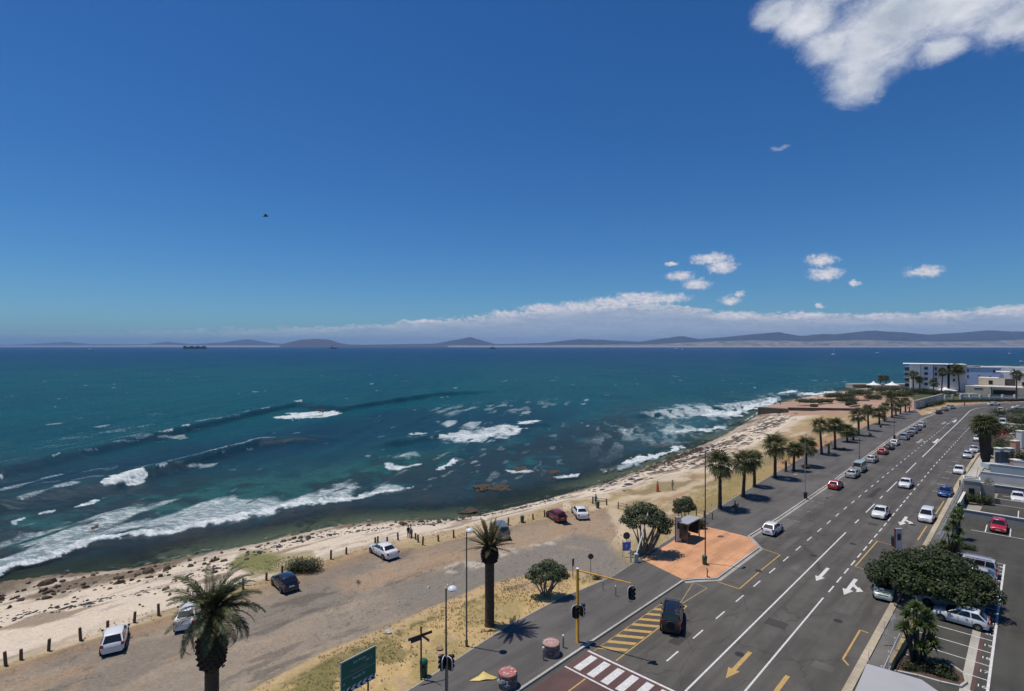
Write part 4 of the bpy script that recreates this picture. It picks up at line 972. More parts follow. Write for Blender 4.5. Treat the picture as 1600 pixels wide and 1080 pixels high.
    for sgn in (-1, 1):
        for a_ in (-.12, .14): hm_.box(a_*L-.10, a_*L+.06, sgn*(hw+.004)-.015, sgn*(hw+.004)+.015, .80, .83)
    out['handles'] = hm_.mesh('door_handle', trim_m)
    seam = MB()
    for sgn in (-1, 1):
        for a_ in (-.22, .02, .20): seam.box(a_*L-.008, a_*L+.008, sgn*(hw+.002)-.008, sgn*(hw+.002)+.004, .30, .86)
    out['seams'] = seam.mesh('door_seam', ubody)
    out['paint'] = {}
    return out
def make_car(kind, colour, pos, heading, label, name='parked_car', group=None, detail=2, extra=None, cat='car', z=0.0):
    p = car_parts(kind); L, W, H, r, wbx, dz, hw = p['dims']
    root = empty(name, (pos.x, pos.y, z), 0, label, cat, group); root.rotation_euler = (0, 0, math.pi/2-heading)
    if colour not in p['paint']:
        me = p['body'].copy(); me.materials[0] = PAINT[colour]; p['paint'][colour] = me
    link('body', p['paint'][colour], root)
    link('windscreen', p['windscreen'], root); link('rear_window', p['rear_window'], root)
    for s_ in p['side']: link('side_window', s_, root)
    for x in wbx:
        for sgn in (-1, 1):
            wq = link('wheel', p['wheel'], root, (x*L, sgn*(hw-.085), r))
            if detail > 0: link('rim', p['rim'], wq)
    for sgn in (-1, 1):
        link('headlight', p['headlight'], root, (L*.465, sgn*hw*.70, dz(.465)-.075), -sgn*-.0)
        link('tail_light', p['tail_light'], root, (-L*.487-.02, sgn*hw*.80, dz(-.49)-.04 if kind != 'hatch' else .86))
        if detail > 0: link('mirror', p['mirror'], root, (L*(KIND[kind]['gh'][3]-.06), sgn*(hw*.97+.07), dz(.2)+.10))
    link('grille', p['grille'], root, (L*.487, 0, .58))
    if detail > 0:
        link('number_plate', p['plate'], root, (-L*.5-.012, 0, .70 if kind != 'suv' else .82)); link('number_plate', p['plate'], root, (L*.503, 0, .44))
        link('bumper', p['bumper'], root, (-L*.485, 0, .38))
    if detail > 1: link('door_handles', p['handles'], root)['kind'] = 'stuff'; link('door_seams', p['seams'], root)['kind'] = 'stuff'
    if extra == 'rack':
        rk = MB()
        for sgn in (-1, 1): rk.box(-L*.42, L*.10, sgn*hw*.66-.02, sgn*hw*.66+.02, H+.02, H+.08)
        for k in range(6): rk.box(-L*.42+k*L*.104-.02, -L*.42+k*L*.104+.02, -hw*.66, hw*.66, H+.05, H+.075)
        rk.build('roof_rack', trim_m, root)
        sp = MB(); sp.tube([(-L*.5-.03, 0, .92), (-L*.5-.24, 0, .92)], .36, 18); sp.build('spare_wheel', tyre_m, root, 40)
    if extra == 'rails':
        rk = MB()
        for sgn in (-1, 1): rk.box(-L*.40, L*.08, sgn*hw*.68-.02, sgn*hw*.68+.02, H-.01, H+.04)
        rk.build('roof_rails', rim_m, root)
    return root
def near_car(px, py, heading, kind, colour, label, toward=None, z=0.0, **kw):
    """px,py = ground point under the bumper nearest to the camera"""
    e = P(px, py); L = KIND[kind]['L']; d = Vector((math.sin(heading), math.cos(heading), 0))
    pos = e+d*(L/2)*(-1 if toward else 1)
    return make_car(kind, colour, pos, heading, label, z=z, **kw)
AWAY = TH; TOW = TH+math.pi
gl_ = 'cars parked along the promenade kerb'; gr_ = 'cars parked along the far kerb'; gm_ = 'cars driving on the road'; gc_ = 'cars in the beach car park'; gp_ = 'cars in the apartment car parks'
near_car(1048, 993, R(19), 'suv', 'black', 'black off-roader with roof rack and spare wheel driving away beside the yellow hatching', name='off_roader', group=gm_, extra='rack')
near_car(1371, 812, TOW, 'sedan', 'white', 'white saloon driving towards the camera just right of the centre line, nearest one', toward=1, name='moving_car', group=gm_)
near_car(1445, 818, TOW, 'mpv', 'white', 'tall white people carrier driving in the lane beside the yellow edge line', toward=1, name='moving_car', group=gm_)
near_car(1412, 764, TOW, 'sedan', 'white', 'white saloon on the centre line ahead of the other moving white cars', toward=1, name='moving_car', group=gm_)
near_car(1199, 838, AWAY, 'hatch', 'white', 'white hatchback parked alone beside the orange brick apron', group=gl_)
near_car(1301, 766, AWAY, 'hatch', 'red', 'bright red hatchback parked at the kerb below the silver saloon and the van', group=gl_)
near_car(1328, 748, AWAY, 'sedan', 'silver', 'pale silver saloon parked at the kerb right behind the green and white van', group=gl_)
vn = near_car(1339, 739, AWAY, 'van', 'green', 'tall pale green and white van parked at the promenade kerb', group=gl_, name='parked_van', cat='van')
near_car(1359, 724, AWAY, 'sedan', 'silver', 'silver car with dark soft top parked between the van and the red car', group=gl_)
near_car(1377, 711, AWAY, 'hatch', 'red', 'small red car parked nose up behind the black car', group=gl_)
near_car(1387, 703.5, AWAY, 'hatch', 'black', 'black car parked between the small red car and a white one', group=gl_)
near_car(1396, 697, AWAY, 'hatch', 'white', 'white car parked just ahead of the black car', group=gl_, detail=1)
near_car(1411, 688, AWAY, 'suv', 'silver', 'silver off-roader, the nearest of the tight row of five pale cars', group=gl_, detail=1)
near_car(1418, 683, AWAY, 'sedan', 'grey', 'grey saloon second in the tight row of five parked cars', group=gl_, detail=1)
near_car(1425, 678, AWAY, 'mpv', 'silver', 'silver people carrier in the middle of the tight row of five', group=gl_, detail=1)
near_car(1431, 673.5, AWAY, 'sedan', 'grey', 'dark grey saloon fourth in the tight row of five parked cars', group=gl_, detail=1)
near_car(1438, 668, AWAY, 'mpv', 'white', 'white people carrier at the far end of the tight row of five', group=gl_, detail=1)
near_car(1466, 647.5, AWAY, 'sedan', 'navy', 'dark blue saloon parked where the kerb starts to bend', group=gl_, detail=0)
near_car(1474, 642.5, AWAY+.1, 'sedan', 'grey', 'dark grey saloon between the dark blue and the silver cars at the bend', group=gl_, detail=0)
near_car(1482, 639.5, AWAY+.3, 'mpv', 'silver', 'silver estate at the far end of the promenade kerb by the hedge', group=gl_, detail=0)
near_car(1475, 778, TOW, 'sedan', 'blue', 'deep blue saloon at the right kerb beside the concrete gatehouse', toward=1, group=gr_)
near_car(1497, 742, TOW, 'hatch', 'white', 'white hatchback alone at the right kerb ahead of the blue saloon', toward=1, group=gr_)
near_car(1511, 717, TOW, 'sedan', 'silver', 'silver saloon at the right kerb below the big dark palm', toward=1, group=gr_)
near_car(1521, 708, TOW, 'sedan', 'lilac', 'bluish silver car parked close beside the trunk of the big palm', toward=1, group=gr_, detail=1)
near_car(1527, 690, TOW, 'hatch', 'white', 'white hatchback partly behind the crown of the big palm', toward=1, group=gr_, detail=1)
near_car(1533, 682, TOW, 'hatch', 'white', 'white car mostly hidden behind the crown of the big palm', toward=1, group=gr_, detail=1)
near_car(1548, 661, TOW, 'mpv', 'green', 'pale green people carrier beyond the big palm', toward=1, group=gr_, detail=1)
near_car(1554, 650, TOW, 'hatch', 'white', 'white hatchback between the pale green car and the taxi at the bend', toward=1, group=gr_, detail=0)
near_car(1563, 645, TOW, 'suv', 'white', 'white off-roader last at the right kerb before the side turning', toward=1, group=gr_, detail=0)
make_car('sedan', 'white', P(1553, 633.5), AWAY+.9, 'white saloon seen side on at the far side of the bend', group=gr_, detail=0, name='moving_car')
make_car('sedan', 'white', P(1592, 639), AWAY+.9, 'white saloon on the side turning at the far right edge', group=gr_, detail=0)
make_car('sedan', 'silver', P(1583, 643), AWAY+.9, 'silver saloon beside the white one on the side turning', group=gr_, detail=0)
near_car(1380, 941, TOW-.12, 'hatch', 'green', 'pale green hatchback at the kerb half hidden by the big leafy tree', toward=1, group=gr_)
# apartment car parks: noses toward the road, tails to the right
NOSE = TH-math.pi/2; TAIL = TH+math.pi/2
def bay_car(s_, t_, hd, kind, colour, label, **kw): return make_car(kind, colour, S(s_, t_), hd, label, group=gp_, z=.06, **kw)
bay_car(62.2, -4.7, NOSE, 'hatch', 'white', 'white hatchback backed out from under the big leafy tree, red tail lights showing')
bay_car(77.0, -5.0, NOSE, 'suv', 'lilac', 'pale lilac off-roader with roof rails at the far side of the leafy tree', extra='rails')
bay_car(74.5, -4.7, NOSE, 'hatch', 'silver', 'silver hatchback in the bay next to the pale lilac off-roader')
bay_car(72.0, -4.8, NOSE, 'sedan', 'grey', 'grey saloon in the shade between silver hatchback and dark red car')
bay_car(69.4, -4.9, NOSE, 'hatch', 'maroon', 'dark red hatchback in the deep shade of the leafy tree')
bay_car(65.2, -6.0, NOSE, 'hatch', 'lilac', 'bluish car deep in the shade beside the white hatchback')
make_car('hatch', 'red', S(97.2, -3.35), TOW, 'shiny red hatchback alone in the row of white-lined bays', group=gp_, z=.06)
make_car('sedan', 'white', S(117.6, -4.0)+NV*2.2, TOW, 'white saloon parked in the bays behind the hedge', group=gp_, z=.06)
make_car('sedan', 'white', S(118.4, 3.6), TOW, 'white saloon cut off by the right edge in the upper bays', group=gp_, z=.06)
make_car('sedan', 'silver', S(108.4, 2.3), TOW, 'silver saloon in the shaded middle row of bays at the right edge', group=gp_, z=.06)
make_car('van', 'white', P(1567, 664), TOW, 'white van roof showing above the driveway hedge', group=gp_, name='parked_van', cat='van', detail=0)
# beach car park
def deg(a): return R(a)
near_car(175, 1027, deg(-31), 'hatch', 'white', 'white hatchback alone at the left end of the beach car park', z=.1, group=gc_)
near_car(287, 991, deg(-22), 'sedan', 'white', 'white saloon half hidden behind the big feather palm', z=.1, group=gc_)
near_car(456, 929, deg(-42), 'hatch', 'navy', 'dark navy hatchback parked by the round dark bush', z=.1, group=gc_)
near_car(615, 877, deg(-43), 'sedan', 'white', 'white saloon parked near the green bin and the posts', z=.1, group=gc_)
near_car(787, 847, deg(-12), 'suv', 'grey', 'grey off-roader partly behind the crown of the upright palm', z=.1, group=gc_)
rc = near_car(879, 819, deg(-22), 'hatch', 'maroon', 'dark red car with its boot lid raised at the post line', z=.1, group=gc_)
bl = MB(); bl.box(-.04, .04, -.62, .62, 0, .95, Matrix.Translation((-1.72, 0, 1.42)) @ Matrix.Rotation(R(-72), 4, 'Y')); bl.build('boot_lid', PAINT['maroon'], rc)
near_car(912, 815, deg(-6), 'sedan', 'white', 'white saloon next to the dark red car with the raised boot', z=.1, group=gc_)

# ------------------------------------------------------------------ palms
fan_m = leafmat('fan_palm_leaf', (.036, .052, .014), (.150, .150, .055), .5, .28); dead_m = leafmat('dead_palm_leaf', (.16, .11, .055), (.24, .17, .09), .8, .15)
fea_m = leafmat('feather_palm_leaf', (.028, .045, .016), (.135, .135, .055), .5, .25); fea2_m = leafmat('stiff_palm_leaf', (.06, .06, .022), (.12, .105, .04), .5, .2)
bark_m = mat('palm_bark', (.075, .055, .038), .9, var=.45, scale=6, bump=.8, bscale=9); barkd_m = mat('palm_boss_fibre', (.035, .026, .018), .95, var=.5, scale=5, bump=1, bscale=8)
def fan_leaf(seed, R_=1.0, dead=False):
    rnd = random.Random(seed); b = MB(); pet = .75*R_
    droop = rnd.uniform(.1, .35)
    b.tube([(0, 0, 0), (pet*.5, 0, .05), (pet, 0, .0)], [.03, .022, .015], 4, False)
    n = 15
    for k in range(n):
        a = R(-118+236*k/(n-1)); l = R_*(.62+.3*math.cos(a*.55))*rnd.uniform(.88, 1.08)
        m_ = l*.6; wd = .055*R_
        d = Vector((math.cos(a), math.sin(a), 0)); s_ = Vector((-d.y, d.x, 0))*wd
        o = Vector((pet, 0, 0)); mid = o+d*m_+Vector((0, 0, -droop*.25*l)); tip = o+d*l+Vector((0, 0, -(droop+.35)*l*rnd.uniform(.6, 1.1)))
        b.quad(o, mid-s_, mid+Vector((0, 0, .03)), o); b.f[-1] = b.f[-1][:3]
        b.quad(o, mid+Vector((0, 0, .03)), mid+s_, o); b.f[-1] = b.f[-1][:3]
        b.tri(mid-s_, tip, mid+s_)
    return b
def fan_mesh(name, seed, R_, m, dead=False): return fan_leaf(seed, R_).mesh(name, m)
FANS = [fan_mesh('fan_leaf', k, 1.0, fan_m) for k in range(4)]; FAND = [fan_mesh('dead_leaf', 50+k, .9, dead_m) for k in range(2)]
def trunk_mesh(h, r0, r1, seed, m=None, boots=True, bulge=0):
    rnd = random.Random(seed); b = MB(); n = int(h/.28)+2; prof = []
    for k in range(n):
        u = k/(n-1); rr = r0+(r1-r0)*u; rr *= 1+.06*((k % 2)*2-1)*.5+rnd.uniform(-.03, .03)
        if u < .06: rr *= 1.25
        prof.append((rr, u*h))
    b.lathe(0, 0, prof, 12)
    for v_ in range(len(b.v)):
        x, y, z = b.v[v_]; q = 1+.10*(mnoise.noise(Vector((x*6, y*6, z*3)))); b.v[v_] = (x*q, y*q, z)
    return b.mesh('trunk', m or bark_m, 50)
def leaf_matrix(az_, elev, h, r=.1, roll=0):
    """leaf's own x axis points out along azimuth az_ at the given elevation"""
    return Matrix.Translation((math.cos(az_)*r, math.sin(az_)*r, h)) @ Matrix.Rotation(az_, 4, 'Z') @ Matrix.Rotation(-elev, 4, 'Y') @ Matrix.Rotation(roll, 4, 'X')
def fan_palm(pos, h, sc, seed, label, group='fan palms lining the promenade', parts=True, nleaf=34, z=.1, lean=0):
    rnd = random.Random(seed); root = empty('fan_palm', (pos.x, pos.y, z), rnd.uniform(0, 6), label, 'palm tree', group); root.rotation_euler = (R(rnd.uniform(-3, 3)), R(rnd.uniform(-3, 3)), rnd.uniform(0, 6))
    link('trunk', trunk_mesh(h, .27*(.8+.2*sc), .19*(.8+.2*sc), seed), root)
    mb = MB(); mb2 = MB()
    for k in range(nleaf):
        u = (k+.5)/nleaf; el_ = R(84)-R(138)*u**.9+rnd.uniform(-.2, .2); a = k*2.39996+rnd.uniform(-.2, .2); s_ = sc*rnd.uniform(.75, 1.2)*1.08
        M = leaf_matrix(a, el_, h+.1+.15*math.sin(el_), .12, rnd.uniform(-.3, .3)) @ Matrix.Scale(s_, 4)
        dead = u > .90
        if parts:
            o = link('dead_leaf' if dead else 'leaf', (FAND if dead else FANS)[k % 2 if dead else k % 4], root); o.matrix_local = M
        else:
            src = (FAND if dead else FANS)[k % 2 if dead else k % 4]; tgt = mb2 if dead else mb; i = len(tgt.v)
            tgt.v += [tuple(M @ v.co) for v in src.vertices]; tgt.f += [tuple(i+x for x in p.vertices) for p in src.polygons]; tgt.m += [0]*len(src.polygons)
    if not parts:
        mb.build('crown', fan_m, root); mb2.build('dead_leaves', dead_m, root)
    return root
FP = [(1125, 795, 712, 1.25, 'first and tallest fan palm, nearest the bus shelter, with a seated person in its shade'), (1161, 777, 709, 1.2, 'second fan palm from the bus shelter, in front of a shorter one'),
      (1179, 761, 708, 1.1, 'short stout fan palm just behind the second one'), (1211, 747, 686, 1.2, 'tall fan palm with a dry stunted one to its right'),
      (1240, 736, 695, 1.1, 'bushy fan palm between the dry stunted palm and a lamp post'), (1259, 729, 690, 1.05, 'fan palm standing right beside the lamp post with the dark bin'),
      (1284, 710, 657, 1.2, 'tall fan palm with a bare stump next to it'), (1305, 702, 657, 1.15, 'tall fan palm right of the bare stump'),
      (1324, 691, 667, 1.1, 'low bushy fan palm beside a small leaning one'), (1333.5, 688, 671, .8, 'small leaning fan palm of the middle group'),
      (1342, 681, 643, 1.2, 'fan palm touching the third lamp post'), (1357, 673, 634, 1.2, 'slim fan palm left of the wooden bench'),
      (1374, 663.5, 640, 1.15, 'short fan palm beyond the bench'), (1382, 659, 631, 1.1, 'fan palm among the far group with a thick crown'),
      (1394, 653, 616, 1.2, 'tallest fan palm of the far group'), (1400, 650, 632, 1.0, 'low fan palm tucked behind the tallest far one'), (1407, 647, 626, 1.0, 'fan palm second from the far end of the row'),
      (1415, 644, 624, 1.0, 'last fan palm of the promenade row by the hedge')]
for k, (px, py, pt, sc, lb) in enumerate(FP):
    p = P(px, py, .1); hh = H_CAM-(pt-HY)*p.y/FPX-.1; h = max(1.6, hh-1.15*sc)
    fan_palm(p, h, sc*(1.10+.16*math.sin(k*2.7)), 100+k, lb, parts=(k < 9), nleaf=(36+int(8*math.sin(k*1.9)) if k < 9 else 28))
for px, py, pt, lb in ((1228, 737, 716, 'dry stunted palm with only a few brown leaves'), (1295, 708, 690, 'bare palm stump with a tuft of dry leaves on top'), (1421, 643, 634, 'bare stump at the end of the palm row')):
    p = P(px, py, .1); h = (py-pt)*p.y/FPX*.8
    rt_ = empty('palm_stump', (p.x, p.y, .1), 0, lb, 'palm tree', 'stunted palms'); link('trunk', trunk_mesh(h, .22, .2, int(px)), rt_)
    for j in range(7): o = link('leaf', FAND[j % 2], rt_); o.matrix_local = leaf_matrix(j*2.4, R(55-j*16), h, .1) @ Matrix.Scale(.8, 4)
# big dark palm in the gardens, with its skirt of old leaves
p = P(1540, 728); bp_ = empty('skirted_palm', (p.x, p.y, .1), 0, 'thick dark palm with a skirt of dead leaves by the white garden wall', 'palm tree')
sk = MB(); sk.lathe(0, 0, [(.62, 0), (.60, .8), (.72, 1.5), (.85, 3), (.9, 4.5), (.95, 6), (.8, 7.2), (.4, 8.1)], 18)
for i in range(len(sk.v)):
    x, y, z_ = sk.v[i]; q = 1+.35*mnoise.noise(Vector((x*4, y*4, z_*.7))); sk.v[i] = (x*q, y*q, z_)
sk.build('trunk', mat('dead_skirt', (.045, .032, .02), .95, var=.5, scale=5, bump=1, bscale=10), bp_, 60)
for k in range(60):
    u = k/60; o = link('leaf', FANS[k % 4], bp_); o.matrix_local = leaf_matrix(k*2.4, R(80)-R(135)*u, 8.1, .3) @ Matrix.Scale(1.75, 4)
for px, py, pt, sc, lb in ((1471, 616, 577, 1.3, 'slim palm standing in front of the grey end of the white apartment block'), (1490, 615, 572, 1.6, 'bushy palm left of its twin beside the apartment block'), (1500, 616, 571, 1.6, 'tall palm with a long bare trunk, right of its bushy twin'),
                           (1427, 614.5, 582, 1.3, 'palm in front of the balconies of the apartment block'), (1588, 625, 580, 1.4, 'reddish palm in front of the beige tower'),
                           (1375, 604, 588, 1.1, 'left one of two palms between the white tents'), (1385, 604, 588, 1.1, 'right one of two palms between the white tents'), (1437, 615, 590, 1.1, 'small palm right of the balconies'), (1459, 616, 594, 1.3, 'low yellowish palm at the foot of the apartment block')):
    p = P(px, py, .1); hh = H_CAM-(pt-HY)*p.y/FPX-.1; fan_palm(p, max(1.5, hh-1.3*sc), sc*1.2, int(px*7), lb, 'palms around the far buildings', parts=False, nleaf=30)

def frond_mesh(name, L, curve, m, seed, nl=34, width=.42, stiff=0.0):
    """pinnate palm leaf: a tapering rachis bent over, with two rows of narrow leaflets"""
    rnd = random.Random(seed); b = MB(); pts = []; n = 9
    a = 0; x = z = 0
    for k in range(n+1):
        pts.append(Vector((x, 0, z))); a -= curve/n*(.4+1.3*k/n); x += L/n*math.cos(a); z += L/n*math.sin(a)
    b.tube(pts, [.045*(1-.85*k/n) for k in range(n+1)], 4, False)
    for k in range(nl):
        u = .14+.85*k/(nl-1); q = u*n; i = min(n-1, int(q)); c = pts[i].lerp(pts[i+1], q-i); t = (pts[i+1]-pts[i]).normalized()
        l = width*math.sin(math.pi*min(1, (u*.88+.10)))**.7*rnd.uniform(.85, 1.15); up = Vector((-t.z, 0, t.x))
        for sgn in (-1, 1):
            d = (t*.55+Vector((0, sgn, 0))*.8+up*rnd.uniform(.05, .35)*(1+stiff)-Vector((0, 0, .12))).normalized(); w_ = t*.030
            tip = c+d*l+Vector((0, 0, -l*.22)); md = c+d*l*.5
            b.quad(c-w_*.6, md-w_, md+w_, c+w_*.6); b.tri(md-w_, tip, md+w_)
    return b.mesh(name, m)
def feather_palm(pos, z, trunk_h, trunk_r, bulge, fr, label, seed, n, lo, hi, sc, gap=None):
    rnd = random.Random(seed); root = empty('feather_palm', (pos.x, pos.y, z), 0, label, 'palm tree')
    b = MB(); hb, rb, hb2 = bulge
    prof = [(trunk_r*1.15, 0), (trunk_r, .4)]; k = .4
    while k < hb: prof.append((trunk_r*(1+.035*((int(k*5)) % 2)), k)); k += .2
    b.lathe(0, 0, prof, 16); tr = b.mesh('trunk', bark_m, 50); link('trunk', tr, root)
    b = MB(); b.lathe(0, 0, [(trunk_r*1.05, hb-.15), (rb*.82, hb+.12), (rb*.97, hb+.35*(hb2-hb)), (rb, hb+.5*(hb2-hb)), (rb*.9, hb+.75*(hb2-hb)), (rb*.62, hb2), (rb*.5, trunk_h)], 18)
    for i in range(len(b.v)):
        x, y, q = b.v[i]; s_ = 1+.10*mnoise.noise(Vector((x*5, y*5, q*5))); b.v[i] = (x*s_, y*s_, q)
    link('trunk_boss', b.mesh('boss', barkd_m, 50), root)
    bo = MB()                                           # cut leaf bases wrapped in a spiral round the boss
    for k in range(150):
        u = k/150; zz = hb+(hb2-hb)*u; a = k*2.39996; rr = float(np.interp(u, [0, .35, .5, .75, 1], [rb*.82, rb*.98, rb, rb*.9, rb*.62]))
        M = Matrix.Translation((math.cos(a)*rr*.96, math.sin(a)*rr*.96, zz)) @ Matrix.Rotation(a, 4, 'Z') @ Matrix.Rotation(R(-35), 4, 'Y')
        bo.box(-.03, .13, -.06, .06, -.045, .045, M)
    bo.build('leaf_stubs', barkd_m, root)['kind'] = 'stuff'
    for k in range(n):
        u = (k+.5)/n; el_ = hi-(hi-lo)*u**1.0+rnd.uniform(-.1, .1); a = k*2.39996+rnd.uniform(-.25, .25); a -= .30*math.sin(a)*(gap is not None)
        if gap and el_ < gap[2] and gap[0] < (a % 6.2832) < gap[1]: continue
        o = link('frond', fr[k % len(fr)], root); o.matrix_local = leaf_matrix(a, el_, trunk_h-.1-.25*u, .16, rnd.uniform(-.35, .35)) @ Matrix.Scale(sc*rnd.uniform(.82, 1.08), 4)
    return root
FR1 = [frond_mesh('frond', 3.0, 1.25, fea_m, k, 38, .5) for k in range(3)]+[frond_mesh('frond', 3.0, 1.7, fea_m, 9, 38, .5)]
FR2 = [frond_mesh('frond', 2.3, .25, fea2_m, 20+k, 30, .30, 1) for k in range(3)]
FRD = [frond_mesh('dead_frond', 2.9, 2.1, dead_m, 31, 30, .3)]
pA = P(331, 1154); fA = feather_palm(pA, .1, 8.05, .40, (4.4, .86, 7.5), FR1, 'large drooping feather palm with a swollen trunk top in the left foreground', 5, 66, R(-4), R(84), 1.04, (2.3, 4.0, R(42)))
for a, e in ((-2.2, -38), (-2.6, -20), (-1.9, -55), (.3, -25), (2.9, -20)):
    o = link('dead_frond', FRD[0], fA); o.matrix_local = leaf_matrix(a, R(e), 7.7, .4)
pB = P(765, 979); fB = feather_palm(pB, .1, 7.2, .40, (5.55, .72, 6.9), FR2, 'upright spiky feather palm on the verge with tightly trimmed leaves', 6, 40, R(2), R(82), 1.0)
# ------------------------------------------------------------------ leafy trees, bushes, hedges
def leaf_cloud(b, blobs_, n, size, rnd, shell=.55):
    """many small leaf faces spread through ellipsoid clumps"""
    tot = sum(q[3]*q[4]*q[5] for q in blobs_)
    for (cx, cy, cz, rx, ry, rz) in blobs_:
        m_ = int(n*rx*ry*rz/tot)
        for _ in range(m_):
            while True:
                v = Vector((rnd.uniform(-1, 1), rnd.uniform(-1, 1), rnd.uniform(-1, 1)))
                if .05 < v.length < 1: break
            rr = shell+(1-shell)*rnd.random()**.6 if rnd.random() < .8 else rnd.random(); v = v.normalized()*rr
            v *= 1+.22*mnoise.noise(v*2.2+Vector((cx, cy, cz)))
            if v.z < -.55: v.z = -.55
            p = Vector((cx+v.x*rx, cy+v.y*ry, cz+v.z*rz)); nrm = (v.normalized()+Vector((rnd.gauss(0, .5), rnd.gauss(0, .5), .5+rnd.gauss(0, .5)))).normalized()
            u = nrm.orthogonal().normalized(); a = rnd.uniform(0, 6.28); u = Matrix.Rotation(a, 3, nrm) @ u; w_ = nrm.cross(u); s_ = size*rnd.uniform(.6, 1.3)
            b.quad(p-u*s_, p-w_*s_*.55, p+u*s_, p+w_*s_*.55)
def branchy(b, base, tips, r0, rnd, fork=.35):
    for t in tips:
        t = Vector(t); m1 = base.lerp(t, fork)+Vector((rnd.uniform(-.2, .2), rnd.uniform(-.2, .2), .1)); m2 = base.lerp(t, .7)+Vector((rnd.uniform(-.2, .2), rnd.uniform(-.2, .2), .25))
        b.tube([base, m1, m2, t], [r0, r0*.7, r0*.45, r0*.2], 6)
def tree(name, pos, z, blobs_, nleaf, size, lm, bark, label, cat, group=None, r0=.14, seed=1, stems=None):
    rnd = random.Random(seed); root = empty(name, (pos.x, pos.y, z), 0, label, cat, group)
    b = MB(); branchy(b, Vector((0, 0, -.05)), [(q[0], q[1], q[2]) for q in blobs_], r0, rnd)
    for (sx_, sy_) in (stems or []): branchy(b, Vector((sx_, sy_, -.05)), [(q[0], q[1], q[2]) for q in blobs_[::2]], r0*.8, rnd)
    b.build('trunk', bark, root, 50)
    c = MB(); leaf_cloud(c, blobs_, nleaf, size, rnd); c.build('crown', lm, root)
    return root
def blobtree(R_, H_, n, rnd, flat=.5, zc=.7):
    out = []
    for k in range(n):
        a = rnd.uniform(0, 6.28); r = R_*math.sqrt(rnd.random())*.72; rr = R_*rnd.uniform(.28, .45)
        out.append((math.cos(a)*r, math.sin(a)*r, H_*zc+rnd.uniform(-.16, .2)*H_-(r/R_)**2*H_*.12, rr, rr, rr*flat*1.4))
    return out
rt = random.Random(11)
coast_l = leafmat('coast_tree_leaf', (.026, .042, .018), (.115, .135, .062), .55, .18); grey_bark = mat('grey_bark', (.20, .17, .14), .9, var=.3, scale=5)
dark_l = leafmat('dark_tree_leaf', (.010, .020, .006), (.060, .078, .022), .62, .12); bush_l = leafmat('bush_leaf', (.028, .042, .016), (.06, .078, .03), .6, .15)
hedge_l = leafmat('hedge_leaf', (.030, .05, .014), (.075, .095, .028), .6, .2); yucca_l = leafmat('yucca_leaf', (.05, .085, .018), (.17, .21, .055), .5, .25)
dbark = mat('dark_bark', (.05, .038, .03), .9, var=.3, scale=5)
# the windswept trees beside the car park entrance
p = P(1003, 868)
bl_ = [(-.6, 1.2, 4.6, 1.3, 1.2, .75), (.9, .8, 5.1, 1.2, 1.2, .7), (1.9, .3, 4.5, 1.2, 1.1, .7), (-1.5, .6, 3.9, 1.0, 1.0, .6), (2.9, .2, 3.7, 1.0, 1.0, .6), (.2, -.6, 4.3, 1.2, 1.0, .6), (1.4, -.8, 3.9, 1.1, 1.0, .55), (2.4, -.7, 3.1, .9, .9, .5), (.3, 1.9, 5.0, 1.1, 1.0, .6), (-1.2, -.2, 3.6, .8, .8, .5), (3.0, 1.0, 3.2, .8, .8, .5)]
tree('coastal_tree', p, .1, bl_, 8500, .12, coast_l, grey_bark, 'spreading windswept tree behind the raised boom beside the bus shelter', 'tree', 'windswept coastal trees', .12, 3, [(.6, -.2), (.9, .1)])
p = P(851, 934)
bl_ = [(-.6, .3, 2.5, .95, .9, .55), (.4, .4, 2.9, 1.0, .9, .55), (1.3, .1, 2.6, .9, .9, .5), (-1.3, .1, 2.0, .7, .7, .4), (1.9, 0, 2.1, .6, .6, .4), (.2, -.5, 2.3, .9, .8, .45), (1.1, -.5, 2.1, .7, .7, .4), (-.7, -.5, 1.8, .7, .6, .35)]
tree('coastal_tree', p, .1, bl_, 6000, .095, coast_l, grey_bark, 'small round-topped tree on the verge left of the yellow signal mast', 'tree', 'windswept coastal trees', .10, 4, [(.25, .1)])
p = P(1068, 826)
bl_ = [(-.5, .2, 3.2, .9, .9, .7), (.5, .3, 3.5, .9, .9, .7), (.1, -.3, 2.7, 1.0, .9, .6), (1.1, 0, 2.8, .7, .7, .6), (-.9, -.1, 2.4, .7, .7, .5)]
tree('coastal_tree', p, .1, bl_, 5000, .10, coast_l, grey_bark, 'smaller tree standing directly behind the bus shelter', 'tree', 'windswept coastal trees', .10, 5)
def bush(px, py, w_, h_, label, lm=bush_l, n=1800, size=.09, group=None, name='bush', depth=None, z=.1, seed=None, cat='bush'):
    p = P(px, py, z); rnd = random.Random(seed or int(px*13+py)); root_bl = []
    k = max(3, int(w_/h_*2.5)); d_ = depth or w_*.6
    for i in range(k): root_bl.append(((i/(k-1)-.5)*(w_-h_), rnd.uniform(-.3, .3)*d_, h_*rnd.uniform(.40, .55), h_*rnd.uniform(.55, .75), d_*.45, h_*rnd.uniform(.42, .56)))
    b = MB(); leaf_cloud(b, root_bl, n, size, rnd, .4); o = b.build(name, lm, None); o.location = (p.x, p.y, z); tag(o, label, cat, group); return o
bush(1092, 826, 2.0, 1.5, 'scrubby bush between the tree and the wooden rail behind the shelter', n=1500)
o = bush(474, 893, 3.6, 1.5, 'round dark green bush at the edge of the beach car park', dark_l, 5200, .07, depth=2.4); o.rotation_euler[2] = .5
bush(477, 889, 1.2, .5, 'small low plant beside the round dark bush', n=300)
bush(933, 905.5, 1.1, .55, 'dry little bush at the tip of the verge', leafmat('dry_bush', (.11, .085, .05), (.17, .14, .08), .8, .1), 500, .06)
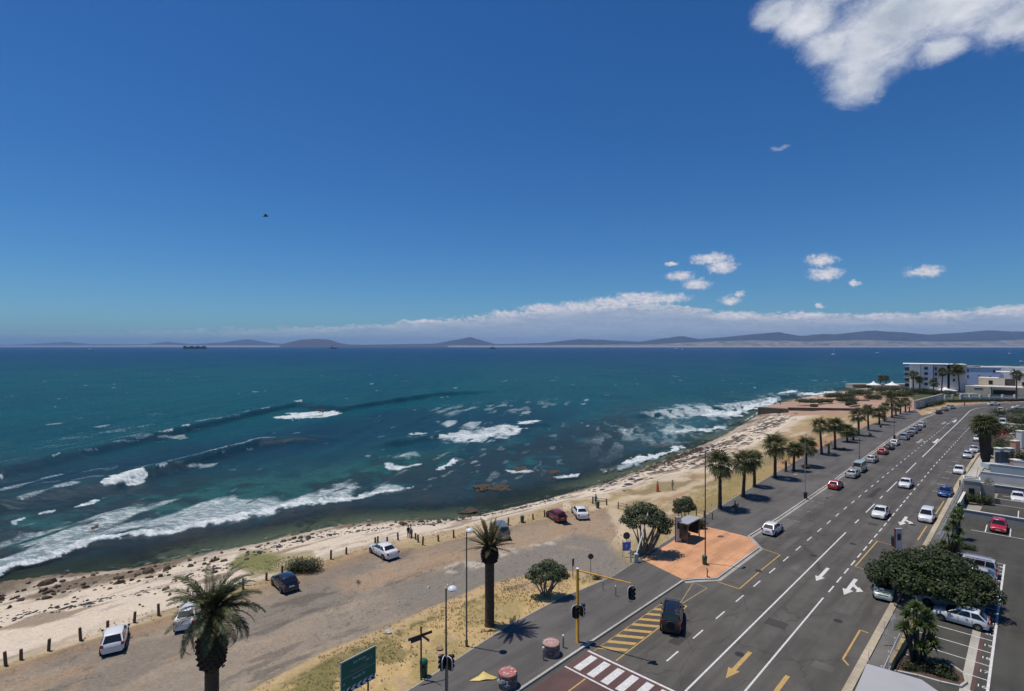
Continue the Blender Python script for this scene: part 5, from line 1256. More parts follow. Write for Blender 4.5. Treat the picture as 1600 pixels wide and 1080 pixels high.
bush(1499.5-239, 733, 1.6, 1.0, 'low dark bush between palms beside the lamp post', n=600)
bush(1315.5, 704, 2.2, .8, 'small bush at the edge of the promenade beside the palm shade', n=400)
# the big leafy tree over the right-hand car park
p = S(65.6, -7.2); rnd = random.Random(77); big_b = []
for k in range(36):
    a = k*2.4; r = 4.3*math.sqrt((k+.3)/36); q_ = rnd.uniform(.85, 1.4); big_b.append((r*math.cos(a)*1.12, r*math.sin(a)*.86, 3.5-.07*r*r+rnd.uniform(-.5, .6), q_, q_*.95, q_*.85))
for k in range(22):
    a = k*2.4; r = 3.9*math.sqrt((k+.3)/22); q_ = rnd.uniform(.9, 1.3)
    if r*math.cos(a) > -1.6: big_b.append((r*math.cos(a)*1.12, r*math.sin(a)*.8-1.5, 2.1+rnd.uniform(-.3, .3), q_, q_, .8))
tree('leafy_tree', p, .06, big_b, 30000, .14, dark_l, dbark, 'broad dense dark green tree overhanging the parked cars by the right kerb', 'tree', None, .24, 6, [(.5, .3)])
# spiky yucca and pandanus-like clumps
def blade_tuft(b, c, n, L, rnd, wd=.05, up=.3):
    for k in range(n):
        a = rnd.uniform(0, 6.28); e = rnd.uniform(-.5+up, 1.45); d = Vector((math.cos(a)*math.cos(e), math.sin(a)*math.cos(e), math.sin(e))); l = L*rnd.uniform(.7, 1.1)
        s_ = Vector((-math.sin(a), math.cos(a), 0))*wd; m1 = c+d*l*.5; t = c+d*l+Vector((0, 0, -.22*l))
        b.quad(c-s_*.6, m1-s_, m1+s_, c+s_*.6); b.tri(m1-s_, t, m1+s_)
def yucca(px, py, heads, label, z=.06, L=.7, seed=1, spread=1.0, name='yucca_tree', group='spiky garden plants'):
    p = P(px, py, z); rnd = random.Random(seed); root = empty(name, (p.x, p.y, z), 0, label, 'plant', group); b = MB(); c = MB()
    for (x, y, h) in heads:
        x *= spread; y *= spread; b.tube([(x*.3, y*.3, 0), (x*.55, y*.55, h*.5), (x, y, h)], [.10, .08, .06], 6); blade_tuft(c, Vector((x, y, h)), 95, L*1.1, rnd, .05)
    b.build('stem', dbark, root, 50); c.build('leaves', yucca_l, root); return root
yucca(1432, 1037, [(-.6, .2, 3.6), (.2, .6, 4.0), (.9, .1, 3.7), (-.2, -.5, 3.2), (.7, -.5, 3.0), (1.3, .5, 3.3), (-1.0, -.2, 2.9), (0, 0, 4.3), (-.6, .6, 2.4), (.5, -.9, 2.3), (-.2, -.9, 1.7), (1.0, -.4, 1.5)], 'tall bright green yucca clump in the bed beneath the big tree', L=.75, seed=21)
yucca(1487, 872, [(-.5, 0, 3.2), (.3, .2, 3.8), (.9, -.1, 3.0), (-.1, -.4, 2.4), (.5, -.5, 2.0), (-.8, .2, 1.6), (1.0, .3, 1.5), (.2, 0, 4.6)], 'bushy yucca at the entrance of the second car park', L=.8, seed=23)
yucca(1496, 842, [(-.3, 0, 3.3), (.4, .2, 4.0), (.1, -.3, 2.6)], 'slim yucca beside the low white wall', L=.75, seed=25)
bush(1478, 866, 3.0, 1.6, 'dark hedge bush at the corner of the second car park', hedge_l, 2500, .09)
bush(1470, 884, 1.8, 1.0, 'small green shrub between the leafy tree and the yucca', hedge_l, 900, .08)
# planting bed with its kerb
bed = [P(1399, 1052), P(1408, 1030), P(1440, 1020), P(1480, 1040), P(1506, 1058), P(1508, 1070), P(1500, 1074), P(1470, 1068), P(1435, 1058)]
sheet('planting_bed', bed, .16, mat('bed_soil', (.085, .055, .038), .95, var=.4, scale=4, bump=.6), thick=.14)
kerb_run('bed_kerb', [P(1396, 1052), P(1435, 1060), P(1470, 1070), P(1502, 1077), P(1512, 1070), P(1508, 1056), P(1482, 1038)], .16, .05, .22, kerbm, -1, True)
for i, (px, py, w_, h_, lb) in enumerate(((1450, 1048, 1.6, .7, 'dark leafy shrub in the planting bed'), (1470, 1056, 1.3, .6, 'small shrub in the middle of the planting bed'), (1488, 1062, .9, .4, 'lowest shrub near the tip of the planting bed'), (1420, 1046, 1.2, .6, 'shrub at the root of the yucca clump'))):
    bush(px, py, w_, h_, lb, dark_l, 700, .06, 'shrubs in the planting bed')
# far scrub and hedges
RB = [(1262, 630, 9, 2.2), (1288, 630, 7, 2), (1300, 622, 8, 2.6), (1318, 622, 9, 3), (1336, 618, 9, 3.4), (1326, 630, 9, 3), (1352, 617, 10, 2.6), (1372, 612, 10, 3), (1385, 620, 10, 3.4), (1400, 612, 10, 3), (1402, 622, 9, 3.6), (1416, 620, 8, 3.6),
      (1430, 616, 8, 3.4), (1446, 615, 8, 2.6), (1348, 606, 10, 2), (1365, 624, 8, 2.4), (1272, 636, 3, 1.2), (1329, 634, 4, 1.8), (1461, 617, 8, 3), (1480, 619, 7, 2.4)]
sc_l = leafmat('scrub_leaf', (.030, .042, .018), (.065, .08, .032), .7, .1)
lbs = ['at the water side of the red paved point', 'low on the red paved point', 'on the rise behind the paved point', 'in the middle of the green rise', 'below the left white tent', 'in front of the rise, darkest one', 'between the paved point and the tents', 'under the left white tent', 'near the first palm of the far group', 'right of the two small palms', 'left of the apartment block foot',
       'in front of the balconies', 'at the corner of the apartment block', 'along the foot of the apartment block', 'at the top of the sandy slope', 'on the edge of the paved terrace', 'standing alone on the paving, smallest one', 'standing alone near the palms', 'beside the yellowish palm', 'by the road at the garden gate']
for (px, py, w_, h_), lb in zip(RB, lbs): bush(px, py, w_, h_, 'rounded coastal scrub bush '+lb, sc_l, 1500, .26, 'far scrub bushes', depth=w_*.7)
def hedge(a, b_, wd, h, label, lm=hedge_l, n=2500, size=.08, z=.06, flowers=None):
    b = MB(); rnd = random.Random(int(a.x*10)); L = (b_-a).length; k = max(2, int(L/ (wd*.8))); bl = []
    for i in range(k): c = (b_-a)*((i+.5)/k); bl.append((c.x, c.y, h*.5, wd*.6, wd*.6, h*.58))
    leaf_cloud(b, bl, n, size, rnd, .5); o = b.build('hedge', lm); o.location = (a.x, a.y, z); tag(o, label, 'hedge'); return o
hedge(P(1508, 786), P(1550, 790), 1.3, 1.5, 'green hedge in front of the concrete gatehouse', n=3600)
hedge(P(1510, 772), P(1522, 774), 1.3, 1.9, 'short hedge climbing the gatehouse wall', n=1500)
hedge(P(1540, 782), P(1547, 765), 1.2, 2.4, 'brownish shrub row right of the gatehouse', dark_l, 1500)
hedge(P(1546, 706), P(1585, 710), 3.0, 2.4, 'deep green garden hedge behind the white garden wall', dark_l, 3500, .13)
fl = hedge(P(1548, 695), P(1584, 698), 2.6, 2.6, 'garden hedge speckled with pale blossoms beside the big palm', leafmat('blossom_leaf', (.05, .06, .025), (.34, .22, .17), .6, .2), 2600, .14)
hedge(P(1548, 690), P(1568, 690), 2.4, 3.2, 'vivid red bougainvillea behind the blossoming hedge', leafmat('bougainvillea', (.25, .012, .018), (.42, .03, .04), .6, .2), 1800, .15)
hedge(P(1556, 678), P(1612, 680), 3.5, 2.8, 'dark clipped hedge beside the driveway with the white van', hedge_l, 4000, .15)
hedge(P(1578, 664), P(1625, 666), 5, 3.6, 'tall mixed garden shrubs behind the clipped hedge', sc_l, 4000, .18)
hedge(P(1540, 668), P(1556, 672), 1.5, 1.4, 'low planting between the kerb and the driveway', sc_l, 800, .12)
hedge(P(1452, 636.5), P(1475, 631), 2.2, 1.6, 'dark clipped hedge at the foot of the stone garden wall', dark_l, 2600, .18)
hedge(P(1480, 629), P(1600, 627), 1.8, 1.1, 'long low dark hedge along the outside of the bend', dark_l, 7000, .22)
hedge(P(1576, 614), P(1625, 616), 5, 5.5, 'dark trees in front of the beige house at the right edge', dark_l, 4000, .3)
# dry grass tufts on the verges
def scatter(name, poly_px, n, m, seed, hmin=.06, hmax=.18, z=.1, w_=.02, blades=5, bias=None):
    rnd = random.Random(seed); W3 = [P(*q) for q in poly_px]; xs = [q.x for q in W3]; ys = [q.y for q in W3]; poly = [(q.x, q.y) for q in W3]
    X = np.array([rnd.uniform(min(xs), max(xs)) for _ in range(n*3)]); Y = np.array([rnd.uniform(min(ys), max(ys)) for _ in range(n*3)])
    ok = inpoly(X, Y, poly) & (fbm(X, Y, .3, 4, seed) > (bias or .42)); X = X[ok][:n]; Y = Y[ok][:n]; zz = land_height(X, Y)[0]
    b = MB()
    for x, y, z0 in zip(X, Y, zz):
        c = Vector((x, y, z0-.02)); h = rnd.uniform(hmin, hmax)
        for k in range(blades):
            a = rnd.uniform(0, 6.28); d = Vector((math.cos(a), math.sin(a), 0)); s_ = Vector((-d.y, d.x, 0))*w_; r = h*.7
            b.tri(c-s_+d*.02, c+d*r+Vector((0, 0, h)), c+s_+d*.02)
    o = b.build(name, m); tag(o, kind='stuff'); return o
dry1 = leafmat('dry_grass', (.34, .25, .11), (.50, .38, .18), .8, .2); dry2 = leafmat('green_grass', (.15, .15, .06), (.28, .25, .11), .8, .2)
verge_px = [(300, 1140), (375, 1090), (470, 1042), (520, 1015), (600, 985), (660, 957), (760, 917), (800, 905), (870, 895), (930, 908), (865, 940), (798, 975), (640, 1078), (560, 1140)]
scatter('dry_grass', verge_px, 4200, dry1, 5, .05, .16, w_=.025)
scatter('green_weeds', verge_px, 1200, dry2, 6, .06, .2, w_=.03, bias=.56)
scatter('dry_grass', [(965, 800), (1040, 780), (1100, 762), (1180, 722), (1260, 690), (1390, 655), (1395, 652), (1290, 695), (1215, 738), (1110, 800), (1090, 818), (1000, 870), (960, 850)], 4200, dry1, 8, .08, .24, w_=.04)
scatter('beach_grass', [(362, 886), (372, 868), (430, 860), (500, 866), (500, 876), (430, 900)], 600, leafmat('beach_grass_m', (.11, .13, .04), (.26, .23, .10), .8, .2), 9, .06, .18, w_=.03, bias=.45)
scatter('car_park_edge_grass', [(0, 1048), (0, 1030), (125, 990), (250, 950), (420, 898), (520, 868), (600, 846), (710, 828), (800, 812), (925, 780), (960, 790), (925, 792), (800, 826), (710, 842), (600, 860), (520, 884), (420, 913), (250, 968), (125, 1008)], 2600, dry1, 12, .08, .22, w_=.03, bias=.4)

# ------------------------------------------------------------------ rocks, kelp, driftwood on the shore
rock_m = mat('shore_rock', (.075, .055, .04), .8, var=.5, scale=2.5, bump=1, bscale=4, col2=(.16, .11, .065)); wetrock = mat('wet_rock', (.045, .032, .018), .6, var=.5, scale=2, bump=1, bscale=4, col2=(.085, .058, .03), spec=.25); kelp_m = mat('kelp', (.03, .02, .014), .45, var=.4, scale=3)
def rock_mesh(seed, sx_, sy_, sz_, sub=3):
    bm = bmesh.new(); bmesh.ops.create_icosphere(bm, subdivisions=sub, radius=1)
    for v in bm.verts:
        q = 1+.62*mnoise.fractal(v.co*1.5+Vector((seed*3.1, seed, 0)), .9, 2, 5); v.co = Vector((v.co.x*sx_*q, v.co.y*sy_*q, v.co.z*sz_*q))
    me = bpy.data.meshes.new('rock'); bm.to_mesh(me); bm.free(); return me
def rock(px, py, sx_, sy_, sz_, label, m=wetrock, rz=0.0, zoff=0, name='sea_rock', z=SEA, group=None):
    k_ = .55 if z == SEA else 1; zoff = -.12; me = rock_mesh(int(px), sx_*k_, sy_*k_, sz_*.62, 4); me.materials.append(m); p = P(px, py, z); o = link(name, me, None, (p.x, p.y, z+zoff), rz); tag(o, label, 'rock', group); return o
rock(757, 762, 3.2, 4.2, .75, 'largest brown rock awash off the beach, left of the upright palm crown'); rock(784, 762, 3.2, 3.5, .6, 'brown rock slab touching the largest one')
rock(735, 739, 2.2, 3, .45, 'dark rock with a thin line of foam, further out')
rock(815, 733, 3, 4, .5, 'dark wave-washed rock right of the others'); rock(150, 826, 1.3, 2.8, .55, 'dark long rock in the white surf at the left', rz=.4); rock(126, 837, .6, 3.2, .35, 'thin rock ridge trailing through the surf', rz=-.15)
rock(502, 643, 3.4, 3, 1.5, 'black rock poking out of the far breaking crest'); rock(190, 768, .9, 1, .4, 'small black rock just below the short white breaker'); rock(440, 690, 2, 2, .6, 'lone rock with a splash around it')
rock(865, 737, 3, 3, .4, 'dark rock near the right-hand foam streak'); rock(735, 799, 3.5, 2.4, .5, 'brown weedy ledge joined to the sand')
def debris(name, along, n, m, seed, smin, smax, flat, spread, kind='stuff', zoff=.02):
    rnd = random.Random(seed); b = MB(); base = [(-1, -1, 0), (1, -1, 0), (1, 1, 0), (-1, 1, 0), (0, 0, 1)]
    pts = [P(x, y, SEA+1) for x, y in along]; cnt = 0; X = []; Y = []
    seglen = [(pts[i+1]-pts[i]).length for i in range(len(pts)-1)]
    for _ in range(n):
        r_ = rnd.random()*sum(seglen); i = 0
        while r_ > seglen[i]: r_ -= seglen[i]; i += 1
        q = pts[i].lerp(pts[i+1], r_/seglen[i]); X.append(q.x+rnd.gauss(0, spread)); Y.append(q.y+rnd.gauss(0, spread))
    Z = land_height(np.array(X), np.array(Y))[0]
    for x, y, z_ in zip(X, Y, Z):
        s_ = rnd.uniform(smin, smax)*(1+rnd.random()**4*1.5); a = rnd.uniform(0, 6.28); e = rnd.uniform(.5, 1); M = Matrix.Translation((x, y, z_+zoff)) @ Matrix.Rotation(a, 4, 'Z')
        k = 7; c = [Vector((math.cos(6.283*j/k)*s_*rnd.uniform(.7, 1.2), math.sin(6.283*j/k)*s_*e*rnd.uniform(.7, 1.2), -.05)) for j in range(k)]
        t = [Vector((v.x*.6, v.y*.6, s_*flat*rnd.uniform(.6, 1.2))) for v in c]
        c = [M @ v for v in c]; t = [M @ v for v in t]
        for j in range(k): b.quad(c[j], c[(j+1) % k], t[(j+1) % k], t[j])
        b.poly(t)
    o = b.build(name, m); tag(o, kind=kind); return o
debris('shore_rocks', [(-60, 950), (0, 935), (60, 925), (130, 912), (200, 902), (270, 885), (340, 872)], 110, wetrock, 3, .10, .45, .5, 2.6)
debris('shore_rocks', [(380, 858), (455, 842), (511, 830), (567, 822), (620, 818), (700, 815), (745, 808)], 110, wetrock, 4, .08, .32, .4, 1.1)
debris('shore_stones', [(0, 945), (100, 925), (200, 905), (300, 895), (340, 905), (300, 935), (250, 940)], 90, rock_m, 5, .06, .25, .5, 2.2)
debris('kelp_wrack', [(0, 985), (120, 962), (260, 930), (350, 898), (420, 862), (500, 842), (600, 835), (700, 822), (800, 803), (900, 778)], 900, kelp_m, 6, .06, .22, .12, .8)
debris('kelp_wrack', [(800, 790), (900, 768), (960, 755), (1020, 740), (1080, 716), (1140, 692), (1200, 664), (1230, 648)], 260, kelp_m, 7, .12, .55, .10, 2.2)
debris('kelp_wrack', [(920, 772), (1000, 748), (1060, 732), (1120, 708), (1180, 685), (1215, 662)], 300, kelp_m, 17, .15, .6, .08, 2.6)
debris('shore_rocks', [(1000, 737), (1035, 723), (1068, 709), (1097, 700)], 200, wetrock, 8, .15, .5, .4, 1.0)
debris('verge_stones', [(585, 989), (620, 978), (650, 968), (700, 945)], 26, mat('pale_stone', (.45, .41, .35), .9), 9, .06, .14, .6, .5, zoff=.0)
for (px, py, s_, lb) in ((606, 989, .42, 'pale round boulder lying at the upper edge of the verge'), (687, 1015, .30, 'reddish stone mound on the grass near the lamp post'), (750, 970, .16, 'small white stone near the foot of the upright palm')):
    me = rock_mesh(int(px), s_, s_*.8, s_*.5, 2); me.materials.append(MATS['pale_stone'] if s_ != .30 else mat('red_stone', (.25, .16, .12), .9)); p = P(px, py, .1); tag(link('boulder', me, None, (p.x, p.y, .12)), lb, 'rock')
# ------------------------------------------------------------------ street furniture
steel = mat('galvanised_steel', (.28, .28, .28), .45, .6); dsteel = mat('weathered_pole', (.10, .085, .075), .6, .3); yel = mat('signal_yellow', (.62, .33, .04), .45, var=.12, scale=2)
blk = mat('signal_black', (.012, .012, .012), .45); wht = mat('white_enamel', (.72, .72, .72), .5); wood = mat('weathered_wood', (.13, .085, .055), .85, var=.35, scale=6, bump=.4)
grnbin = mat('green_bin_plastic', (.015, .10, .055), .4); lens = mat('lamp_lens', (.65, .68, .70), .2); redm = mat('red_board', (.45, .06, .04), .6)
def pole_h(px, py, pt, z=.125): p = P(px, py, z); return p, (H_CAM-(pt-HY)*p.y/FPX)-z
def street_lamp(px, py, pt, label, arm=.6, r=.075, m=dsteel, z=.125, az_=None, head='globe', group='street lamps along the promenade'):
    p, h = pole_h(px, py, pt, z); root = empty('street_lamp', (p.x, p.y, z), (TH if az_ is None else az_), label, 'street lamp', group)
    b = MB(); b.tube([(0, 0, 0), (0, 0, .5), (0, 0, .55), (0, 0, h)], [r*1.6, r*1.6, r, r*.7], 10); b.tube([(0, 0, h-.08), (arm, 0, h)], .035, 6); b.build('pole', m, root, 40)
    if head == 'globe':
        b = MB(); b.lathe(arm+.28, 0, [(.05, h-.20), (.26, h-.10), (.33, h), (.26, h+.12), (.08, h+.20)], 14); b.build('lamp_head', lens, root, 50)
    else:
        b = MB(); b.box(arm-.05, arm+.65, -.14, .14, h-.04, h+.08, None, .8); b.build('lamp_head', steel, root); b = MB(); b.box(arm+.05, arm+.58, -.10, .10, h-.07, h-.035); b.build('lens', lens, root)
    return root
street_lamp(729, 1010, 829, 'tall thin lamp post left of the upright palm, small round head at its top', -.02, .07, az_=0, head='globe', z=.1)
sl1 = street_lamp(697, 1092, 920, 'lamp post with big pale head at the bottom of the photo beside the green bin', .15, .075, az_=0)
street_lamp(1102, 880, 705, 'very tall dark pole rising from the orange brick apron', .05, .075, mat('rusty_pole', (.11, .03, .03), .6), head='flat')
street_lamp(1258, 775, 680, 'lamp post with a dark bin at its foot halfway up the promenade', .1, .07, steel, head='flat')
street_lamp(1343, 716.5, 652, 'lamp post at the kerb behind the green and white van', .1, .07, dsteel, head='flat')
street_lamp(1397, 683, 632, 'far lamp post at the kerb above the tight row of parked cars', .1, .07, dsteel, head='flat')
def wheelie(px, py, label, h=1.0, z=.125, m=grnbin, az_=0.0, group='green litter bins', w_=.27):
    p = P(px, py, z); root = empty('litter_bin', (p.x, p.y, z), az_, label, 'litter bin', group)
    b = MB(); b.lathe(0, 0, [(w_*.82, 0), (w_*.9, .1), (w_, h*.72), (w_*1.05, h*.75), (w_*1.02, h*.8)], 14); b.build('bin_body', m, root, 40)
    b = MB(); b.lathe(0, 0, [(w_*1.04, h*.80), (w_*.98, h*.9), (w_*.6, h*.99), (w_*.1, h)], 14); b.build('lid', m, root, 40)
    b = MB(); b.box(-w_*.5, w_*.5, -w_*1.06, -w_*.9, h*.60, h*.74); b.build('opening', blk, root); return root
wheelie(662, 1056, 'green bin at the foot of the wooden signpost', 1.25, .125, w_=.30); wheelie(1101, 882, 'green bin against the very tall pole on the brick apron', 1.05)
wheelie(1258.5, 779, 'dark bin at the foot of the halfway lamp post', 1.1, m=mat('dark_green_bin', (.02, .035, .028), .6)); wheelie(591, 861, 'green bin by the posts beside the parked white saloon', 1.0, .1)
wheelie(816, 816.5, 'green bin on the dirt left of the dark red car', 1.0, .1); wheelie(934, 794, 'dark green bin beside the wooden rail at the beach', 1.1, .1); wheelie(1396, 852, 'green bin on the small red apron at the right kerb', 1.25, .126)
wheelie(1397.5, 686, 'dark bin at the kerb by the far lamp post', 1.1, m=MATS['dark_green_bin'])
wheelie(1376, 668.5, 'small dark bin at the edge of the promenade among the far palms', 1.0, m=MATS['dark_green_bin'])
# bollards and posts
def bollard(px, py, label, h=1.05, r=.08, m=wht, z=.125, group='white bollards', name='bollard'):
    p = P(px, py, z); root = empty(name, (p.x, p.y, z), 0, label, 'bollard', group)
    b = MB(); b.lathe(0, 0, [(r, 0), (r, h*.82)], 10); b.build('post', mat('bollard_grey', (.30, .29, .28), .6), root, 40); b = MB(); b.lathe(0, 0, [(r*1.1, h*.80), (r*1.1, h*.96), (r*.6, h)], 10); b.build('cap', m, root, 40); return root
bollard(849, 1031.5, 'white-capped bollard at the near side of the round brick planter'); bollard(880, 1012, 'white-capped bollard at the far side of the round brick planter')
bollard(942, 922, 'thin bollard on the promenade beyond the signal mast, left one', 1.0, .05); bollard(962, 931, 'white bollard on the promenade to the right of the thin one', 1.05, .06); bollard(983, 940, 'bollard hidden partly under the hanging signal head', 1.0, .06)
POSTS = [(-22, 1053), (9, 1040), (33, 1031), (76, 1017), (126, 1001), (168, 985), (210, 973), (248, 962), (290, 950), (345, 934), (380, 921), (416, 907), (441, 898), (517, 874), (541, 866), (586.5, 852), (590, 851.5), (605, 849), (622, 844), (643, 840.5), (649.5, 843), (653.5, 847.5), (660.5, 852), (685, 846), (709, 840.5), (794, 821), (833, 812), (851, 808), (926, 787), (948, 789.5)]
post_me = None
for k, (px, py) in enumerate(POSTS):
    z = .1; p = P(px, py, z); b = MB(); h = .95+.15*math.sin(k*2.1); r = .115; b.lathe(0, 0, [(r, -.2), (r*1.02, 0), (r, h*.5), (r*.97, h-.03), (r*.8, h)], 9)
    o = b.build('timber_post', wood, None, 40, (p.x, p.y, z)); o.rotation_euler = (.04*math.sin(k*5), .05*math.cos(k*3), k)
    near = ['at the left end of the beach post line' if k < 3 else 'left of the white hatchback' if k < 5 else 'between the white hatchback and the feather palm' if k < 8 else 'near the big feather palm' if k < 11 else 'near the navy car and the bush' if k < 13 else 'left of the green bin' if k < 15 else 'in the cluster behind the white saloon' if k < 23 else 'right of the post cluster' if k < 25 else 'between the grey off-roader and the dark red car' if k < 28 else 'by the people at the beach rail'][0]
    ordn = ['outermost', 'second', 'third', 'fourth', 'fifth', 'sixth', 'seventh', 'eighth', 'ninth', 'tenth', 'eleventh', 'twelfth', 'thirteenth', 'fourteenth', 'fifteenth', 'sixteenth', 'seventeenth', 'eighteenth', 'nineteenth', 'twentieth', 'twenty-first', 'twenty-second', 'twenty-third', 'twenty-fourth', 'twenty-fifth', 'twenty-sixth', 'twenty-seventh', 'twenty-eighth', 'twenty-ninth', 'thirtieth'][k]
    tag(o, ordn+' timber post from the left, '+near, 'post', 'timber posts along the beach')
def rail_fence(px0, py0, px1, py1, n, label, h=1.0):
    a, b_ = P(px0, py0, .1), P(px1, py1, .1); root = empty('wooden_rail', (a.x, a.y, .1), 0, label, 'fence', 'wooden rails by the beach path')
    for k in range(n+1): q = (b_-a)*k/n; b = MB(); b.lathe(0, 0, [(.08, -.1), (.08, h)], 8); b.build('post', wood, root, 40, (q.x, q.y, 0))
    for zz in (h*.55, h*.92): b = MB(); b.tube([(0, 0, zz), tuple((b_-a)+Vector((0, 0, zz)))], .05, 6); b.build('rail', mat('pale_rail', (.30, .24, .17), .85), root, 40)
rail_fence(966, 795, 993, 801, 2, 'wooden rail left of the big windswept tree'); rail_fence(926, 787, 948, 789.5, 1, 'short rail by the bin and the person in blue'); rail_fence(1088, 806, 1113, 812, 2, 'wooden rail behind the bus shelter'); rail_fence(993, 801, 1003, 795, 1, 'wooden rail hidden behind the windswept tree crown')
# wooden fingerpost
p = P(658, 1062, .1); fp = empty('fingerpost', (p.x, p.y, .1), 0, 'tall timber fingerpost with crossed boards behind the green bin', 'signpost')
hgt = H_CAM-(979-HY)*p.y/FPX-.1; MB().box(-.055, .055, -.055, .055, 0, hgt).build('post', wood, fp)
for a, zz, l0, l1 in ((R(24), hgt-.62, -.95, .85), (R(-38), hgt-.66, -.05, .85), (R(24), hgt-.84, -.75, -.02)):
    b = MB(); b.box(l0, l1, -.02, .02, -.10, .10, Matrix.Rotation(0, 4, 'Z')); o = b.build('board', mat('dark_board', (.075, .05, .038), .8, var=.3), fp, None, (0, -.08 if l0 < -.5 else .08, zz)); o.rotation_euler = (0, R(-8 if l0 < -.5 else 10), a)
# green direction sign with chevrons
zs = .1; a = P(538, 1112, zs); b_ = P(577.5, 1086, zs); dv = (b_-a); dv.z = 0; L = dv.length; ang = math.atan2(dv.y, dv.x)
A2 = P(533, 1116, zs); dsr = empty('direction_sign', (A2.x, A2.y, zs), 0, 'green direction sign with black and white chevrons on two posts', 'road sign')
# board placed from its top corners: nearer left end, farther right end
def at_depth(px, py, d): return Vector(((px-800)/FPX*d, d, H_CAM-(py-HY)*d/FPX))
dL = 34.6; dR = 36.6; TL = at_depth(533, 1036, dL); TR = at_depth(586, 1012, dR); wv = TR-TL; wv.z = 0; WB = wv.length; angb = math.atan2(wv.y, wv.x); zt = (TL.z+TR.z)/2
dsr.location = (TL.x, TL.y, .1); dsr.rotation_euler = (0, 0, angb); HB = 1.75
sg = mat('sign_green', (.010, .15, .09), .4); b = MB(); b.box(0, WB, -.025, .025, zt-.1-HB+.0, zt-.1); b.build('board', sg, dsr)
b = MB(); b.box(-.05, WB+.05, -.035, .035, zt-.1, zt-.02); b.box(-.05, 0, -.035, .035, zt-.1-HB-.0, zt-.1); b.box(WB, WB+.05, -.035, .035, zt-.1-HB, zt-.1); b.box(0, WB, -.035, -.026, zt-.1-1.06, zt-.1-1.03); b.build('frame', mat('sign_frame', (.42, .42, .40), .5), dsr)
b = MB(); b.box(0, WB, -.03, .03, zt-.1-HB-.36, zt-.1-HB-.003); b.build('chevron_panel', wht, dsr)
b = MB()
for k in range(6):
    x0 = .05+k*WB/6; zc = zt-.1-HB-.18; s_ = WB/12
    b.poly([(x0+s_, -.033, zc+.17), (x0+s_*1.9, -.033, zc+.17), (x0+s_*.9, -.033, zc), (x0+s_*1.9, -.033, zc-.17), (x0+s_, -.033, zc-.17), (x0, -.033, zc)])
b.build('chevrons', blk, dsr)
for kx in (.45, WB-.5): b = MB(); b.cyl(kx, .08, 0, zt-.15, .06); b.build('post', mat('rust_post', (.16, .085, .05), .8), dsr, 40)
for body, x, dz_, s_, mm in (('Sea Point', WB*.52, .30, .26, wht), ('N2  2', WB*.80, .55, .22, wht), ('Waterfront', WB*.50, .80, .27, mat('sign_tan', (.42, .30, .26), .6)), ('Mouille Pt', WB*.50, 1.32, .24, wht), ('P', .2, 1.45, .26, wht)):
    me = text_mesh(body, s_); me.materials.append(mm); o = link('lettering', me, dsr, (x, -.034, zt-.1-dz_)); o.rotation_euler = (R(90), 0, 0)
# traffic signals
def signal_head(root, loc, rz, scale=1.0):
    o0 = MB(); o0.box(-.27, .27, -.01, .02, -.62, .62); 
    pts = []
    for k in range(24):
        a = 2*math.pi*k/24; pts.append((.46*math.copysign(abs(math.cos(a))**.6, math.cos(a)), math.copysign(abs(math.sin(a))**.6, math.sin(a))*.66))
    b = MB(); b.poly([(x*scale, -.02, z*scale) for x, z in pts]); b.poly([(x*scale, .02, z*scale) for x, z in reversed(pts)])
    for k in range(24): (x0, z0), (x1, z1) = pts[k], pts[(k+1) % 24]; b.quad((x0*scale, .02, z0*scale), (x1*scale, .02, z1*scale), (x1*scale, -.02, z1*scale), (x0*scale, -.02, z0*scale))
    h = b.build('backing_board', wht, root, None, loc, rz)
    i = MB(); i.poly([(x*scale*.88, -.026, z*scale*.93) for x, z in pts]); i.poly([(x*scale*.88, .026, z*scale*.93) for x, z in reversed(pts)]); i.build('board_face', blk, h)
    b = MB(); b.box(-.15, .15, -.22, -.03, -.5, .5); b.build('housing', blk, h)
    for k, c in enumerate(((.10, .012, .01), (.10, .05, .01), (.01, .06, .03))):
        v = MB(); v.tube([(0, -.24, .33-.33*k), (0, -.20, .33-.33*k)], .11, 12); v.build('lens', mat('signal_lens_%d' % k, c, .2), h, 40); v = MB(); v.tube([(0, -.38, .37-.33*k), (0, -.22, .37-.33*k)], .13, 10, False); v.build('visor', blk, h, 40)
    return h
p = P(902.5, 1003, .125); sm = empty('signal_mast', (p.x, p.y, .125), 0, 'yellow overhead traffic signal mast beside the kerb', 'traffic light', 'traffic lights')
hm = H_CAM-(889-HY)*p.y/FPX-.125
MB().tube([(0, 0, 0), (0, 0, .02), (0, 0, hm)], [.16, .145, .115], 12).build('mast', yel, sm, 40)
E_ = P(986, 909, hm); ex = Vector((E_.x-p.x, E_.y-p.y, E_.z-.125))
ex.z = hm-.25+.0; MB().tube([(0, 0, hm-.12), tuple(ex*.5+Vector((0, 0, (hm-.12)*.5))), tuple(ex)], [.075, .06, .05], 8).build('arm', yel, sm, 40)
MB().lathe(0, 0, [(.13, hm-.02), (.14, hm+.04), (.05, hm+.12)], 10).build('mast_cap', wht, sm, 40)
faceA = math.atan2(p.x, -p.y)*0+.65                          # faces traffic coming down the road
signal_head(sm, (ex.x, ex.y-.05, ex.z-.72), .55, .82)
zlo = H_CAM-(954-HY)*p.y/FPX-.125; signal_head(sm, (-.22, -.16, zlo), .55, .82); h2 = signal_head(sm, (.30, .05, zlo-.05), 2.2, .7)
MB().box(-.10, .10, -.10, -.16, 2.2, 2.55).build('control_box', dsteel, sm)
